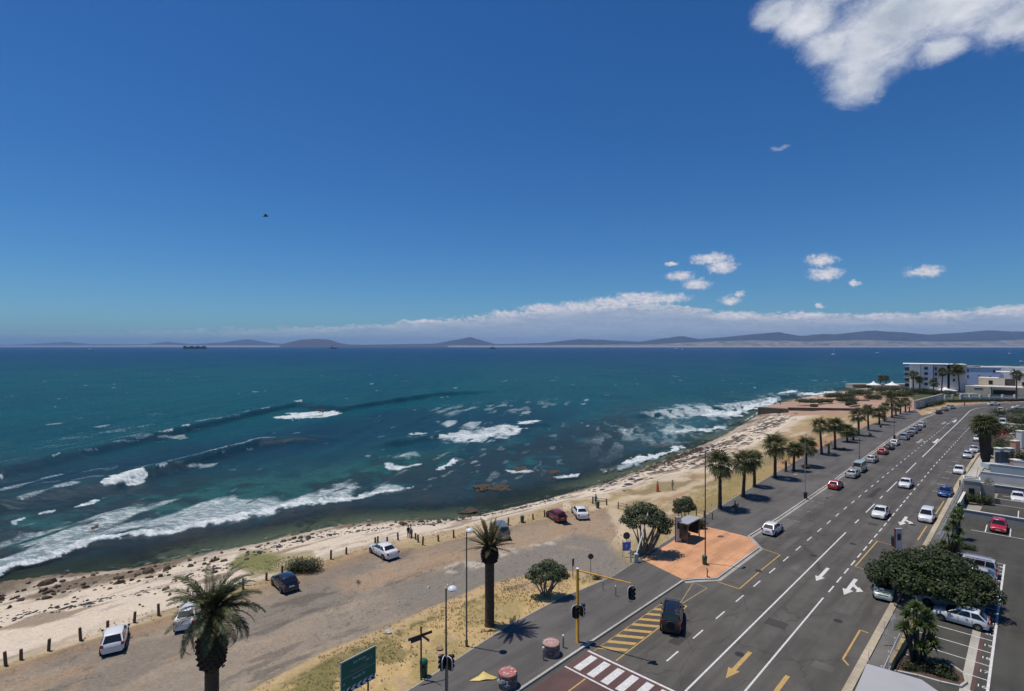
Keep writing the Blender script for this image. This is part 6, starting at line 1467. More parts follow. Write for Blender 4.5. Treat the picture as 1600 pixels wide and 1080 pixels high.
p = P(699, 1110, .125); s2 = empty('signal_post', (p.x, p.y, .125), 0, 'low traffic light seen from behind at the bottom edge by the lamp post', 'traffic light', 'traffic lights'); MB().cyl(0, 0, 0, 3.6, .06).build('post', steel, s2, 40); signal_head(s2, (.12, .05, 3.1), 2.4, .7); signal_head(s2, (-.22, -.05, 3.2), 4.4, .7)
# two small sign posts on the verge beyond the mast
def sign_post(px, py, pt, label, shape, m, w_=.3, z=.1, rz=0.0, name='road_sign', cat='road sign', group=None):
    p = P(px, py, z); h = H_CAM-(pt-HY)*p.y/FPX-z; root = empty(name, (p.x, p.y, z), rz, label, cat, group); MB().cyl(0, 0, 0, h, .03).build('post', dsteel, root, 40)
    b = MB()
    if shape == 'round': b.tube([(0, -.05, h-w_), (0, -.03, h-w_)], w_, 20)
    elif shape == 'tri':
        b.poly([(-w_, -.045, h-1.5*w_), (w_, -.045, h-1.5*w_), (0, -.045, h)]); b.poly([(w_, -.035, h-1.5*w_), (-w_, -.035, h-1.5*w_), (0, -.035, h)])
    else: b.box(-w_*.6, w_*.6, -.05, -.03, h-2.0*w_, h)
    b.build('sign_face', m, root, 40); return root
sign_post(923, 900, 865, 'small round sign on a thin post at the tip of the verge', 'round', dsteel, .30); sign_post(895, 905, 873, 'dark sign seen edge on beside the small verge tree', 'sq', blk, .38, rz=1.0)
p = P(979, 870, .1); bs = empty('parking_sign', (p.x, p.y, .1), .1, 'blue notice board with a round sign above it under the windswept tree', 'sign'); 
for x in (-.45, .45): MB().cyl(x, 0, 0, 2.0, .03).build('post', steel, bs, 40)
MB().box(-.5, .5, -.05, -.02, .7, 1.7).build('board', mat('blue_sign', (.10, .16, .55), .5), bs); MB().tube([(0, -.06, 2.45), (0, -.02, 2.45)], .42, 18).build('round_sign', dsteel, bs, 40); MB().cyl(0, 0, 1.7, 2.5, .03).build('upper_post', steel, bs, 40)
me = text_mesh('P', .6); me.materials.append(wht); o = link('lettering', me, bs, (0, -.056, 1.2)); o.rotation_euler = (R(90), 0, 0)
# raised boom
p = P(994, 879, .1); bm3 = empty('boom_barrier', (p.x, p.y, .1), 0, 'white boom barrier raised diagonally in front of the windswept tree', 'barrier')
MB().box(-.22, .22, -.2, .2, 0, 1.0).build('housing', mat('boom_cabinet', (.50, .48, .44), .6), bm3); MB().cyl(-.6, .1, 0, 1.5, .10).build('side_post', mat('boom_cabinet', ()), bm3, 40); MB().tube([(0, 0, .9), (.95, .9, 2.9), (1.75, 1.7, 5.1)], [.09, .07, .05], 6).build('boom', wht, bm3)
# bus shelter and its totem
p = P(1076, 843, .131); sh = empty('bus_shelter', (p.x, p.y, .131), -.0, 'dark glazed bus shelter with a grey roof on the orange brick apron', 'bus shelter'); sh.rotation_euler = (0, 0, math.pi/2-TH)
dg = mat('smoked_glass', (.035, .035, .04), .12, spec=.6); slt = mat('shelter_frame', (.05, .045, .045), .5)
MB().box(-1.7, 1.7, -.75, .95, 2.38, 2.50).build('roof', mat('shelter_roof', (.34, .36, .38), .5, var=.15, scale=1.5), sh)
for x in (-1.6, 1.6):
    for y in (-.65, .85): MB().box(x-.05, x+.05, y-.05, y+.05, 0, 2.378).build('column', slt, sh)
for k in range(3): MB().box(-1.52+k*1.02, -.56+k*1.02, .83, .86, .45, 2.25).build('glass_panel', dg, sh)
for x in (-1.6, 1.6): MB().box(x-.015, x+.015, -.55, .75, .45, 2.25).build('glass_panel', dg, sh)
MB().box(-1.55, 1.55, .80, .89, .32, .42).build('lower_rail', steel, sh); MB().box(-1.2, 1.2, .25, .62, .42, .48).build('bench', mat('pink_granite', (.42, .28, .25), .6), sh)
for x in (-1.0, 1.0): MB().box(x-.05, x+.05, .3, .58, 0, .418).build('bench_leg', slt, sh)
def totem(px, py, label, h, w_, rz, z, lines, group='white bus stop totems'):
    p = P(px, py, z); root = empty('bus_stop_totem', (p.x, p.y, z), rz, label, 'bus stop sign', group)
    MB().box(-w_/2, w_/2, -.08, .08, 0, h).build('pylon', mat('totem_white', (.58, .57, .57), .5), root); MB().box(-w_/2-.07, -w_/2-.002, -.09, .09, 0, h).build('side_strip', mat('totem_maroon', (.16, .03, .05), .5), root)
    MB().box(-w_*.28, w_*.28, -.095, -.081, h*.52, h*.78).build('timetable', blk, root)
    for k, t in enumerate(lines): me = text_mesh(t, w_*.30); me.materials.append(blk if k else MATS['totem_maroon']); o = link('lettering', me, root, (0, -.083, h*.92-k*h*.11)); o.rotation_euler = (R(90), 0, 0)
    return root
totem(1060, 846.5, 'white bus stop totem left of the glazed shelter', 3.1, .75, .25, .131, ['BUS', 'STOP']); totem(1404, 864, 'white bus stop totem on the small red apron at the right kerb', 2.9, .85, .1, .126, ['BUS', 'STOP'])
# bicycle leaning thing on the brick: small dark hydrant post
p = P(1105, 902, .131); hy = empty('hydrant', (p.x, p.y, .131), 0, 'thin dark hydrant pipe with a bent top near the kerb corner of the brick apron', 'hydrant'); MB().tube([(0, 0, 0), (0, 0, .5), (.05, 0, .6), (-.03, 0, .85), (0, 0, .95)], [.06, .05, .07, .04, .05], 8).build('pipe', mat('rusty_pipe', (.09, .03, .02), .8), hy, 40); MB().tube([(0, 0, .05), (.3, -.05, .04)], .04, 6).build('outlet', MATS['rusty_pipe'], hy, 40)
tag(sheet('manhole_cover', [P(1126+6*math.cos(a)*.9, 840+1.8*math.sin(a)) for a in [k*.5236 for k in range(12)]], .137, mat('manhole_iron', (.10, .07, .05), .7)), kind='structure')
# round brick planters
brk = mat('planter_brick', (.24, .15, .13), .85, var=.2, scale=4); pnk = mat('planter_top', (.40, .24, .21), .85, var=.4, scale=5)
def planter(px, py, r, h, label, square=False, z=.125, seed=1, paintc=None):
    p = P(px, py, z); root = empty('brick_planter', (p.x, p.y, z), .5, label, 'planter', 'brick planters on the promenade'); n = 14 if not square else 8
    core = MB(); core.lathe(0, 0, [(r*.93, 0), (r*.93, h-.03)], 24); core.build('core', mat('planter_mortar', (.20, .18, .16), .9), root, 40)
    rnd = random.Random(seed); cb = [mat('planter_brick_%d' % k, c, .85, var=.15) for k, c in enumerate(((.17, .12, .11), (.22, .17, .155), (.14, .115, .11), (.26, .21, .20)))]
    rows = 6; rh = h/rows; meshes = []
    for k in range(4): b = MB(); w_ = 2*math.pi*r/n*.92; b.box(-w_/2, w_/2, -.03, .05, .008, rh-.008); meshes.append(b.mesh('brick', cb[k]))
    for j in range(rows):
        for k in range(n):
            a = 2*math.pi*(k+.5*(j % 2))/n; q = r*(.97 if not square else .97/max(.74, 1)); link('brick', rnd.choice(meshes), root, (math.cos(a)*q, math.sin(a)*q, j*rh), a-math.pi/2)
    t = MB(); t.lathe(0, 0, [(r*1.0, h-.03), (r*1.03, h+.03), (r*.96, h+.07), (r*.2, h+.12)], 20); t.build('top', paintc or pnk, root, 30)
    d = MB()
    for k in range(30): x, y = rnd.uniform(-r*.7, r*.7), rnd.uniform(-r*.7, r*.7); s_ = rnd.uniform(.03, .1); d.box(x-s_, x+s_, y-s_*.5, y+s_*.5, h+.08, h+.13, None, .7)
    d.build('gravel', mat('white_pebbles', (.62, .52, .50), .8), root)['kind'] = 'stuff'
planter(861, 1022, .66, .9, 'round brick planter with a pink pebbled top between two bollards', seed=3)
planter(793.5, 1071, .64, .95, 'brick planter with a bright red top and graffiti on its side', seed=4, paintc=mat('planter_red', (.40, .13, .11), .8, var=.35, scale=4))
b = MB(); rnd = random.Random(3)
for k in range(22): a = math.radians(200+k*3.5); z0 = rnd.uniform(.3, .7); b.box(-.05, .05, -.012, .012, 0, rnd.uniform(.05, .16), Matrix.Translation((math.cos(a)*.765, math.sin(a)*.765, z0)) @ Matrix.Rotation(a-math.pi/2+rnd.uniform(-.2, .2), 4, 'Z') @ Matrix.Rotation(rnd.uniform(-.9, .9), 4, 'Y'))
o = b.build('graffiti', mat('graffiti_paint', (.62, .64, .66), .7)); pl = [x for x in COL.objects if x.name.startswith('brick_planter') and abs(x.location.x-P(793.5, 1071).x) < .1][0]; o.parent = pl; o.rotation_euler = (0, 0, -.5)
# crumpled yellow sheet
b = MB(); pp = [(-1.1, -.25), (-.5, .15), (-.1, .55), (.35, .3), (.95, .15), (.7, -.15), (.1, -.2), (-.4, -.3)]
zz = [.02, .12, .30, .18, .03, .08, .12, .05]; b.tri((pp[0][0], pp[0][1], .02), (pp[1][0], pp[1][1], zz[1]), (pp[7][0], pp[7][1], zz[7])); c = (.05, .08, .26)
for k in range(8): b.tri(c, (pp[k][0], pp[k][1], zz[k]*.8), (pp[(k+1) % 8][0], pp[(k+1) % 8][1], zz[(k+1) % 8]*.8))
q = P(757, 1061, .125); o = b.build('crumpled_sheet', mat('yellow_plastic', (.62, .46, .14), .5), None, None, (q.x, q.y, .13)); tag(o, 'crumpled yellow plastic sheet lying left of the red-topped planter', 'sheet')
# bench with boards near the palms, seat with people near first palm
def bench(px, py, label, z=.125, rz=0.8):
    p = P(px, py, z); r_ = empty('bench', (p.x, p.y, z), rz, label, 'bench', 'benches along the promenade')
    for k in range(3): MB().box(-.85, .85, -.2+k*.15, -.08+k*.15, .42, .46).build('seat_slat', wood, r_)
    for k in range(2): MB().box(-.85, .85, .24, .27, .60+k*.17, .72+k*.17).build('back_slat', wood, r_)
    for x in (-.7, .7): MB().box(x-.04, x+.04, -.2, .28, 0, .418).build('leg', concrete, r_)
bench(1148, 797, 'bench in the shade of the first fan palm', rz=math.pi/2-TH+math.pi); bench(1360, 680, 'reddish wooden bench beside the palms in front of the parked cars', rz=math.pi/2-TH)
tag(sheet('footpath_patch', [P(1240, 742), P(1246, 742), P(1246, 743), P(1240, 743)], .131, concrete), kind='structure')
# ------------------------------------------------------------------ people
skin = mat('skin', (.30, .17, .11), .6); hair_m = mat('dark_hair', (.02, .015, .012), .7)
def person(pos, z, rz, top, legs, label, pose='walk', h=1.68, female=False, group=None, dress=False, bare=False):
    root = empty('person', (pos.x, pos.y, z), rz, label, 'person', group); s = h/1.75
    hipz, knee, ank = .92, .50, .07
    if pose == 'sit': hp = Vector((0, 0, .50)); kn = [(.10, -.42, .50), (-.10, -.42, .48)]; an = [(.11, -.40, .08), (-.11, -.45, .08)]; toe = [(.12, -.58, .03), (-.12, -.63, .03)]
    elif pose == 'walk': hp = Vector((0, 0, .92)); kn = [(.10, -.14, .52), (-.10, .05, .50)]; an = [(.10, -.22, .09), (-.10, .28, .14)]; toe = [(.11, -.38, .03), (-.11, .18, .03)]
    else: hp = Vector((0, 0, .92)); kn = [(.11, -.02, .50), (-.11, -.02, .50)]; an = [(.12, .02, .08), (-.12, .02, .08)]; toe = [(.13, -.14, .03), (-.13, -.14, .03)]
    V = []; E = []; Rd = []
    def add(v, r, par): V.append(Vector(v)*1); Rd.append(r); (E.append((par, len(V)-1)) if par is not None else None); return len(V)-1
    hx, hy_, hz = hp; sh_z = hz+.50
    pel = add(hp, .135, None); bel = add((0, hy_, hz+.16), .125, pel); ch = add((0, hy_-.01, hz+.36), .150, bel); nk = add((0, hy_, sh_z+.04), .060, ch); hd0 = add((0, hy_-.01, sh_z+.12), .055, nk); hd = add((0, hy_-.03, sh_z+.20), .095, hd0); hd2 = add((0, hy_-.02, sh_z+.29), .080, hd)
    for i, sx in enumerate((1, -1)):
        h0 = add((sx*.09, hy_, hz-.06), .095, pel); k_ = add(kn[i], .062, h0); a_ = add(an[i], .042, k_); add(toe[i], .040, a_)
        s0 = add((sx*.17, hy_, sh_z-.03), .062, ch); sw = (-.10 if sx > 0 else .14) if pose == 'walk' else -.04
        e0 = add((sx*.23, hy_+sw*.4+.02, sh_z-.30), .042, s0); w0 = add((sx*.24, hy_+sw-.08 if pose != 'sit' else hy_-.26, sh_z-.53 if pose != 'sit' else hz+.10), .029, e0); hnd = add(Vector(V[w0])+Vector((0, -.02, -.09 if pose != 'sit' else -.02)), .032, w0)
    me = bpy.data.meshes.new('body'); me.from_pydata([v*s for v in V], E, []); o = link('body', me, root)
    o.modifiers.new('s', 'SKIN'); sk_ = me.skin_vertices[0].data
    for i, r in enumerate(Rd): sk_[i].radius = (r*s*(1.18 if i in (0, 1, 2) else 1), r*s*(.85 if i in (1, 2) else 1)); sk_[i].use_root = (i == 0)
    o.modifiers.new('ss', 'SUBSURF').levels = 2; o.modifiers['ss'].render_levels = 2
    dg_ = bpy.context.evaluated_depsgraph_get(); m2 = bpy.data.meshes.new_from_object(o.evaluated_get(dg_)); o.modifiers.clear(); o.data = m2; m2.materials.clear()
    mt = [skin, top, legs, hair_m, blk]; [m2.materials.append(x) for x in mt]
    for pg in m2.polygons:
        c = pg.center/s; zz = c.z; k = 0
        if zz > sh_z+.06: k = 0
        elif zz > hz-.02 and abs(c.x) < .20: k = 1
        elif zz > hz-.02: k = 1 if zz > sh_z-.25 else 0
        elif abs(c.x) > .19 and pose != 'sit': k = 0
        elif zz < .06: k = 4
        else: k = 2
        if bare and k == 1: k = 0
        pg.material_index = k; pg.use_smooth = True
    H = MB(); hz2 = (sh_z+.25)*s; H.lathe(0, .005*s, [(.085*s, hz2-.06*s), (.108*s, hz2), (.100*s, hz2+.06*s), (.06*s, hz2+.105*s), (.01, hz2+.118*s)], 14); ho_ = H.build('hair', hair_m, root, 60); ho_.location = (0, (hy_)*s, 0)
    Fm = MB(); fy = (hy_-.125)*s; 
    for sx in (-1, 1): Fm.box(sx*.034*s-.012, sx*.034*s+.012, fy-.006, fy+.03, (sh_z+.215)*s, (sh_z+.232)*s); Fm.box(sx*.10*s-.012, sx*.10*s+.012, (hy_-.04)*s, (hy_)*s, (sh_z+.18)*s, (sh_z+.235)*s)
    Fm.box(-.014*s, .014*s, fy-.022, fy+.02, (sh_z+.175)*s, (sh_z+.215)*s, None, .6); Fm.box(-.03*s, .03*s, fy-.004, fy+.02, (sh_z+.145)*s, (sh_z+.155)*s); fo_ = Fm.build('face', mat('face_detail', (.16, .08, .06), .6), root)
    for i, sx in enumerate((1, -1)):        # five separate fingers on each hand
        hb = Vector(V[-1 if sx < 0 else -5])*s if False else None
    idx = [i for i in range(len(V)) if abs(Rd[i]-.032) < 1e-6]; Fg = MB()
    for i in idx:
        c = V[i]*s; sgn = 1 if c.x > 0 else -1
        for f_ in range(4): x = c.x+(f_-1.5)*.004; y = c.y+(f_-1.5)*.019*s; l = (.070, .082, .078, .060)[f_]*s; Fg.tube([(x, y, c.z-.02*s), (x-sgn*.006, y, c.z-.02*s-l*.55), (x-sgn*.02, y, c.z-.02*s-l)], [.0095, .009, .007], 5)
        Fg.tube([(c.x, c.y-.028*s, c.z+.01), (c.x-sgn*.015, c.y-.05*s, c.z-.02), (c.x-sgn*.02, c.y-.052*s, c.z-.045)], [.011, .010, .008], 5)
    Fg.build('fingers', skin, root, 60)
    if dress:
        dr = MB(); dr.lathe(0, 0, [(.30*s, .18*s), (.24*s, .6*s), (.17*s, (hz+.05)*s), (.165*s, (hz+.2)*s), (.19*s, (sh_z-.1)*s), (.13*s, (sh_z)*s), (.07*s, (sh_z+.02)*s)], 18); dr.build('dress', top, root, 60)
    return root
cl = lambda n, c: mat('cloth_'+n, c, .9, var=.15, scale=8)
OR = cl('orange', (.50, .10, .03)); KH = cl('khaki', (.20, .19, .10)); BL = cl('blue', (.06, .25, .42)); DK = cl('dark', (.02, .018, .02)); WH = cl('white', (.6, .6, .6)); NV_ = cl('navy', (.03, .04, .09))
person(P(1027.5, 769), .1, 2.2, OR, OR, 'person in a long orange robe walking on the sandy path', dress=True, h=1.7); person(P(1051, 767), .1, -.9, KH, KH, 'person in khaki shirt and trousers walking on the path near the orange figure', h=1.72)
person(P(931, 791), .1, .4, BL, NV_, 'person in a light blue top and dark trousers standing by the dark green bin', 'stand', 1.72)
bp__ = P(1148, 797, .125); q = Vector((bp__.x, bp__.y, 0)); person(q+Vector((.05, .03, 0)), .125+.02, math.pi/2-TH+math.pi, DK, DK, 'person in dark clothes sitting on the bench under the first fan palm', 'sit', 1.75)
person(P(638, 842), .1, 2.8, DK, cl('red', (.3, .05, .05)), 'person in a dark top and red trousers standing among the posts', 'stand', 1.6); person(P(641.5, 841), .1, 2.4, WH, DK, 'person in a white top beside the one in red trousers', 'stand', 1.65)
person(P(1219, 634), .1, 1.0, DK, DK, 'person in dark clothes at the end of the sea wall by the surf', 'walk', 1.8); person(P(1249, 631), .1, .3, DK, NV_, 'distant person on the paved point near the water', 'stand', 1.75); person(P(1281, 633), .1, -.5, NV_, DK, 'distant person walking across the red paving', 'walk', 1.75)
person(P(1507, 635), .1, 2.0, cl('redtop', (.35, .05, .05)), DK, 'distant person in a red top on the far footway at the bend', 'walk', 1.75)
person(P(1500, 768), .12, 1.2, DK, DK, 'person in dark clothes on the footway behind the blue saloon', 'walk', 1.75)
# bird
bd = MB(); bd.tube([(-.35, 0, 0), (-.1, 0, .02), (.15, 0, .03), (.3, 0, .05)], [.02, .09, .08, .03], 8); br_ = at_depth(415, 338, 60)
bdr = empty('seagull', br_, .4, 'dark seabird gliding alone in the blue sky', 'bird'); bd.build('body', blk, bdr, 60)
for sgn in (-1, 1): b = MB(); b.quad((.1, 0, .05), (-.12, 0, .05), (-.14, sgn*.35, .15), (.12, sgn*.35, .15)); b.tri((.12, sgn*.35, .15), (-.14, sgn*.35, .15), (-.1, sgn*.75, .06)); b.build('wing', blk, bdr)

# ------------------------------------------------------------------ buildings round the bend
wallw = mat('white_render', (.84, .82, .78), .8, var=.08, scale=.3); wallg = mat('grey_render', (.60, .58, .58), .8, var=.08, scale=.3); wallb = mat('beige_render', (.66, .58, .44), .85, var=.1, scale=.3); winm = mat('window_glass_blue', (.03, .05, .10), .1, spec=.7)
wall3 = mat('white_wall', (.55, .54, .51), .85, var=.1, scale=.6); darkw = mat('dark_opening', (.015, .015, .018), .4, spec=.3); roofm = mat('flat_roof', (.28, .27, .26), .9, var=.15, scale=.4)
def zat(py, d): return H_CAM-(py-HY)*d/FPX
def xat(px, d): return (px-800)/FPX*d
def bbox(name, px0, px1, pyt, d, depth, m, parent, zb=0.1, origin=None, roof=True):
    x0, x1, z1 = xat(px0, d), xat(px1, d), zat(pyt, d); ox, oy = (origin.x, origin.y) if origin else (0, 0)
    o = MB().box(x0-ox, x1-ox, d-oy, d+depth-oy, zb, z1).build(name, m, parent); return x0-ox, x1-ox, z1
def windows(parent, d, lst, origin, frame=True, m=winm):
    for (px0, px1, py0, py1) in lst:
        x0, x1, z0, z1 = xat(px0, d)-origin.x, xat(px1, d)-origin.x, zat(py1, d), zat(py0, d)
        f_ = MB(); f_.box(x0-.12, x1+.12, d-origin.y-.06, d-origin.y+.02, z0-.12, z1+.12); fo_ = f_.build('window', mat('window_frame', (.45, .46, .48), .6), parent); MB().box(x0, x1, d-origin.y-.09, d-origin.y-.062, z0, z1).build('pane', m, fo_)
# white apartment block
d = 293.; og = Vector((xat(1412, d), d, 0)); ab = empty('apartment_block', (og.x, og.y, 0), 0, 'five-storey white apartment block with corner balconies above the bend', 'building')
bbox('wall', 1421, 1438, 569, d, 14, wallw, ab, origin=og); bbox('wall', 1438.2, 1456, 569.5, d+.4, 14, mat('ribbed_white', (.80, .81, .84), .8), ab, origin=og); bbox('wall', 1456.2, 1476, 570, d+.8, 14, wallg, ab, origin=og); bbox('stair_slit', 1476.2, 1479.5, 570.5, d+1.6, 12, darkw, ab, origin=og); bbox('wall', 1479.7, 1504, 570, d+.8, 14, wallg, ab, origin=og)
x0, x1 = xat(1412, d)-og.x, xat(1504, d)-og.x; MB().box(x0-.4, x1+.4, -.4, 15, zat(569, d)+.002, zat(568.2, d)).build('roof', wallw, ab)
for k in range(5):
    zf = zat(573.5+k*8.6, d); MB().box(x0, x0+xat(1421, d)-xat(1412, d)-.02, .3, 12, zf-2.7, zf-2.45).build('balcony', wallw, ab); MB().box(x0+.6, x0+3.0, 2.5, 12, zf-2.44, zf-.1).build('balcony_window', winm, ab)
    MB().box(x0, x0+3.05, .1, .25, zf-2.44, zf-1.5).build('balustrade', mat('glass_rail', (.20, .28, .33), .2), ab)
for px in range(1424, 1437, 3): MB().box(xat(px, d)-og.x-.12, xat(px, d)-og.x+.12, -.3, -.002, .2, zat(571, d)).build('rib', wallw, ab)
MB().box(xat(1439.5, d)-og.x, xat(1440.6, d)-og.x, -.5, -.0, .2, zat(570, d)).build('downpipe', wht, ab)
windows(ab, d+.4, [(1443, 1448, 573+q, 577+q) for q in (0, 8, 16, 24)], og); windows(ab, d+.8, [(1457.5, 1461, 573+q, 578+q) for q in (0, 8, 16)], og); windows(ab, d+.8, [(1484, 1487, 574+q, 578+q) for q in (0, 8, 16)], og)
windows(ab, d, [(1432, 1435, 582+q, 585+q) for q in (0, 8)], og)
# long bluish building behind
d = 330.; og = Vector((xat(1505, d), d, 0)); lb_ = empty('long_building', (og.x, og.y, 0), 0, 'long bluish white flat-roofed building behind the apartment block', 'building'); wbl = mat('bluish_render', (.46, .54, .74), .8, var=.06, scale=.3)
bbox('wall', 1505, 1562, 574.5, d, 12, wbl, lb_, origin=og); bbox('upper_wall', 1505, 1620, 572, d+13, 8, wallw, lb_, origin=og)
windows(lb_, d, [(px, px+2.5, 577, 581) for px in (1511, 1550.5, 1556.5)], og); windows(lb_, d, [(px, px+2.5, 586, 590) for px in (1511, 1528, 1545)], og)
MB().box(-.3, xat(1562, d)-og.x+.3, -.3, 12.6, zat(574.5, d)+.002, zat(574, d)+.1).build('roof', roofm, lb_)
d = 355.
for k, (a, b_, t, c_) in enumerate(((1520, 1541, 571.5, wallw), (1543, 1560, 573, wallb), (1563, 1584, 572, wallg), (1586, 1612, 573.5, wallw), (1614, 1640, 571, wallb))):
    og = Vector((xat(a, d+k*4), d+k*4, 0)); hb_ = empty('far_house', (og.x, og.y, 0), 0, ['small white rooftop house furthest left behind the long building', 'beige rooftop house second behind the long building', 'grey rooftop house third behind the long building', 'white rooftop house near the right edge behind the trees', 'beige rooftop house at the very right edge'][k], 'house', 'houses beyond the long building')
    bbox('wall', a, b_, t+1.5, d+k*4, 8, c_, hb_, origin=og); bbox('roof', a-.8, b_+.8, t+.3, d+k*4-.4, 9, mat('red_roof', (.16, .09, .08), .9) if k % 2 else roofm, hb_, zb=zat(t+1.45, d+k*4), origin=og); windows(hb_, d+k*4, [(a+3+j*5, a+5+j*5, t+2.5, t+5) for j in range(3)], og)
for k in range(8): px = 1516+k*13; bush(px, 600, 7, 10.5, 'dark garden tree number behind the beige house' if False else ['dark round tree behind the beige house, leftmost of the row', 'dark tree rising between apartment block and long building', 'second dark tree behind the flat roof', 'dark tree behind the middle of the beige house', 'dark tree left of the beige tower', 'dark tree right behind the beige tower', 'dark tree near the right edge beyond the tower', 'last dark tree at the right edge'][k], sc_l, 900, .35, 'dark trees behind the beige house', depth=5, z=.1, seed=k, cat='tree', name='garden_tree') if k % 2 == 0 else None
# beige modern house of stacked boxes
d = 268.; og = Vector((xat(1505, d), d, 0)); bh = empty('beige_house', (og.x, og.y, 0), 0, 'beige modern house of stacked flat-roofed boxes with a square tower', 'house')
bbox('lower_wall', 1510, 1550, 604, d, 10, wallb, bh, origin=og); bbox('lower_wall', 1550.2, 1597, 605, d+.5, 10, wallb, bh, origin=og); bbox('upper_wall', 1505, 1544, 590, d+10.2, 10, wallb, bh, origin=og); bbox('upper_wall', 1544.2, 1563, 592, d+11, 8, mat('brown_panel', (.13, .10, .08), .8), bh, origin=og); bbox('tower', 1566, 1597, 581, d+10.6, 9, wallb, bh, origin=og); bbox('stair_box', 1558, 1565.8, 587, d+10.8, 6, wallb, bh, origin=og)
MB().box(xat(1548, d)-og.x, xat(1598, d)-og.x, -.9, 9.9, zat(605, d)+.01, zat(603.6, d)+.0).build('roof_slab', wallg, bh); MB().box(xat(1553, d)-og.x, xat(1589, d)-og.x, .2, .49, zat(616, d), zat(609, d)).build('window_band', darkw, bh)
windows(bh, d+10.2, [(1520, 1526, 594, 600)], og, m=darkw); windows(bh, d+10.6, [(1568, 1573, 595, 600), (1586, 1590, 585, 591)], og, m=darkw); windows(bh, d+10.8, [(1562, 1565, 584+4, 593)], og, m=darkw); windows(bh, d, [(1524, 1537, 607, 608.5)], og, m=darkw); MB().box(xat(1560, d)-og.x, xat(1600, d)-og.x, 10.2, 20, zat(581, d+10)+.01, zat(580, d+10)).build('tower_roof', wallw, bh)
for o_ in (ab, lb_, bh):                       # these fronts look back down the road
    a_ = math.atan2(o_.location.x, o_.location.y); o_.rotation_euler[2] = -a_; o_.scale[0] = math.cos(a_)
bh.location.y += 6; bh.location.x += 4.5
# garden wall with pillars and pergola
d = 252.; og = Vector((xat(1500, d), d, 0)); gw = empty('garden_wall', (og.x, og.y, 0), 0, 'low beige garden wall with pillars and arches along the bend', 'wall')
bbox('wall', 1503, 1640, 620.5, d, .5, wall3, gw, origin=og)
for px in (1477.5, 1489, 1501.5, 1503.5, 1516, 1532, 1547, 1567, 1586): MB().box(xat(px, d)-og.x-.35, xat(px, d)-og.x+.35, -.3, .6, .1, zat(616.5, d)).build('pillar', wall3, gw)
bbox('beam', 1476.5, 1490, 617.5, d, .4, wall3, gw, zb=zat(618.6, d), origin=og); bbox('beam', 1501, 1533, 615.8, d+.7, .4, wall3, gw, zb=zat(617.2, d), origin=og)
for k in range(5): MB().box(xat(1505+k*6, d)-og.x-.1, xat(1505+k*6, d)-og.x+.1, .75, 4, zat(615.6, d), zat(615.2, d)).build('pergola_beam', wallw, gw)
# pale stone wall with foliage
a_, b_ = P(1431, 640), P(1474, 627.5); dv = b_-a_; gs = empty('stone_wall', (a_.x, a_.y, .1), math.atan2(dv.y, dv.x), 'mottled pale stone garden wall at the top of the promenade', 'wall'); Lw = dv.length
rnd = random.Random(5); cb = [mat('wall_stone_%d' % k, c, .9) for k, c in enumerate(((.45, .42, .38), (.36, .33, .28), (.52, .50, .46)))]
MB().box(0, Lw, 0, .6, 0, 3.4).build('wall_core', mat('wall_mortar', (.33, .31, .28), .9), gs); sb = [MB(), MB(), MB()]
ns_x = int(Lw/1.0)
for j in range(5):
    for k in range(ns_x): x = (k+.5*(j % 2))*1.0; sb[rnd.randrange(3)].box(x+.04, x+.96, -.06-rnd.random()*.05, .02, j*.68+.03, j*.68+.64)
for k in range(3): sb[k].build('stones', cb[k], gs)['kind'] = 'stuff'
# tents
def tent(px, py, pt, wpx, label, n=1, z=.1, d=None):
    p = P(px, py, z); w_ = wpx/FPX*p.y; h = H_CAM-(pt-HY)*p.y/FPX-z; root = empty('peaked_canopy', (p.x, p.y, z), .4, label, 'canopy', 'white peaked canopies'); he = h*.52; b = MB(); m_ = mat('canopy_white', (.78, .77, .76), .7); N = 8
    rings = [(w_*.5, he), (w_*.30, he+.20*(h-he)), (w_*.12, he+.52*(h-he)), (.10, h)]
    for k in range(len(rings)-1):
        for j in range(N):
            def pt_(r, z_, j): a = 2*math.pi*(j+.5)/N; q = r*(1.0 if j % 2 == 0 else 1.0); return (math.cos(a)*q, math.sin(a)*q, z_)
            b.quad(pt_(*rings[k], j), pt_(*rings[k], j+1), pt_(*rings[k+1], j+1), pt_(*rings[k+1], j))
    for j in range(N): a0, a1 = 2*math.pi*(j+.5)/N, 2*math.pi*(j+1.5)/N; r = w_*.5; b.quad((math.cos(a0)*r, math.sin(a0)*r, he-.35), (math.cos(a1)*r, math.sin(a1)*r, he-.35), (math.cos(a1)*r, math.sin(a1)*r, he), (math.cos(a0)*r, math.sin(a0)*r, he))
    b.build('canopy_cloth', m_, root)
    for j in range(0, N, 2): a = 2*math.pi*(j+.5)/N; MB().cyl(math.cos(a)*w_*.48, math.sin(a)*w_*.48, 0, he, .07).build('pole', wht, root)
tent(1365, 607, 595.5, 20, 'left white peaked canopy on the terrace by the sea'); tent(1394, 607, 596, 20, 'right white peaked canopy on the terrace by the sea'); tent(1477, 615, 605, 31, 'wide white canopy in front of the apartment block'); tent(1503, 613, 608, 9, 'small white parasol right of the wide canopy')
p = P(1378, 605); w_ = MB().box(-20, 22, -1, 6, -1, 1.6).build('terrace_wall', mat('terrace_stone', (.36, .33, .29), .9), None, None, (p.x+3, p.y+2, .1)); tag(w_, 'low stone terrace under the two white canopies', 'wall')
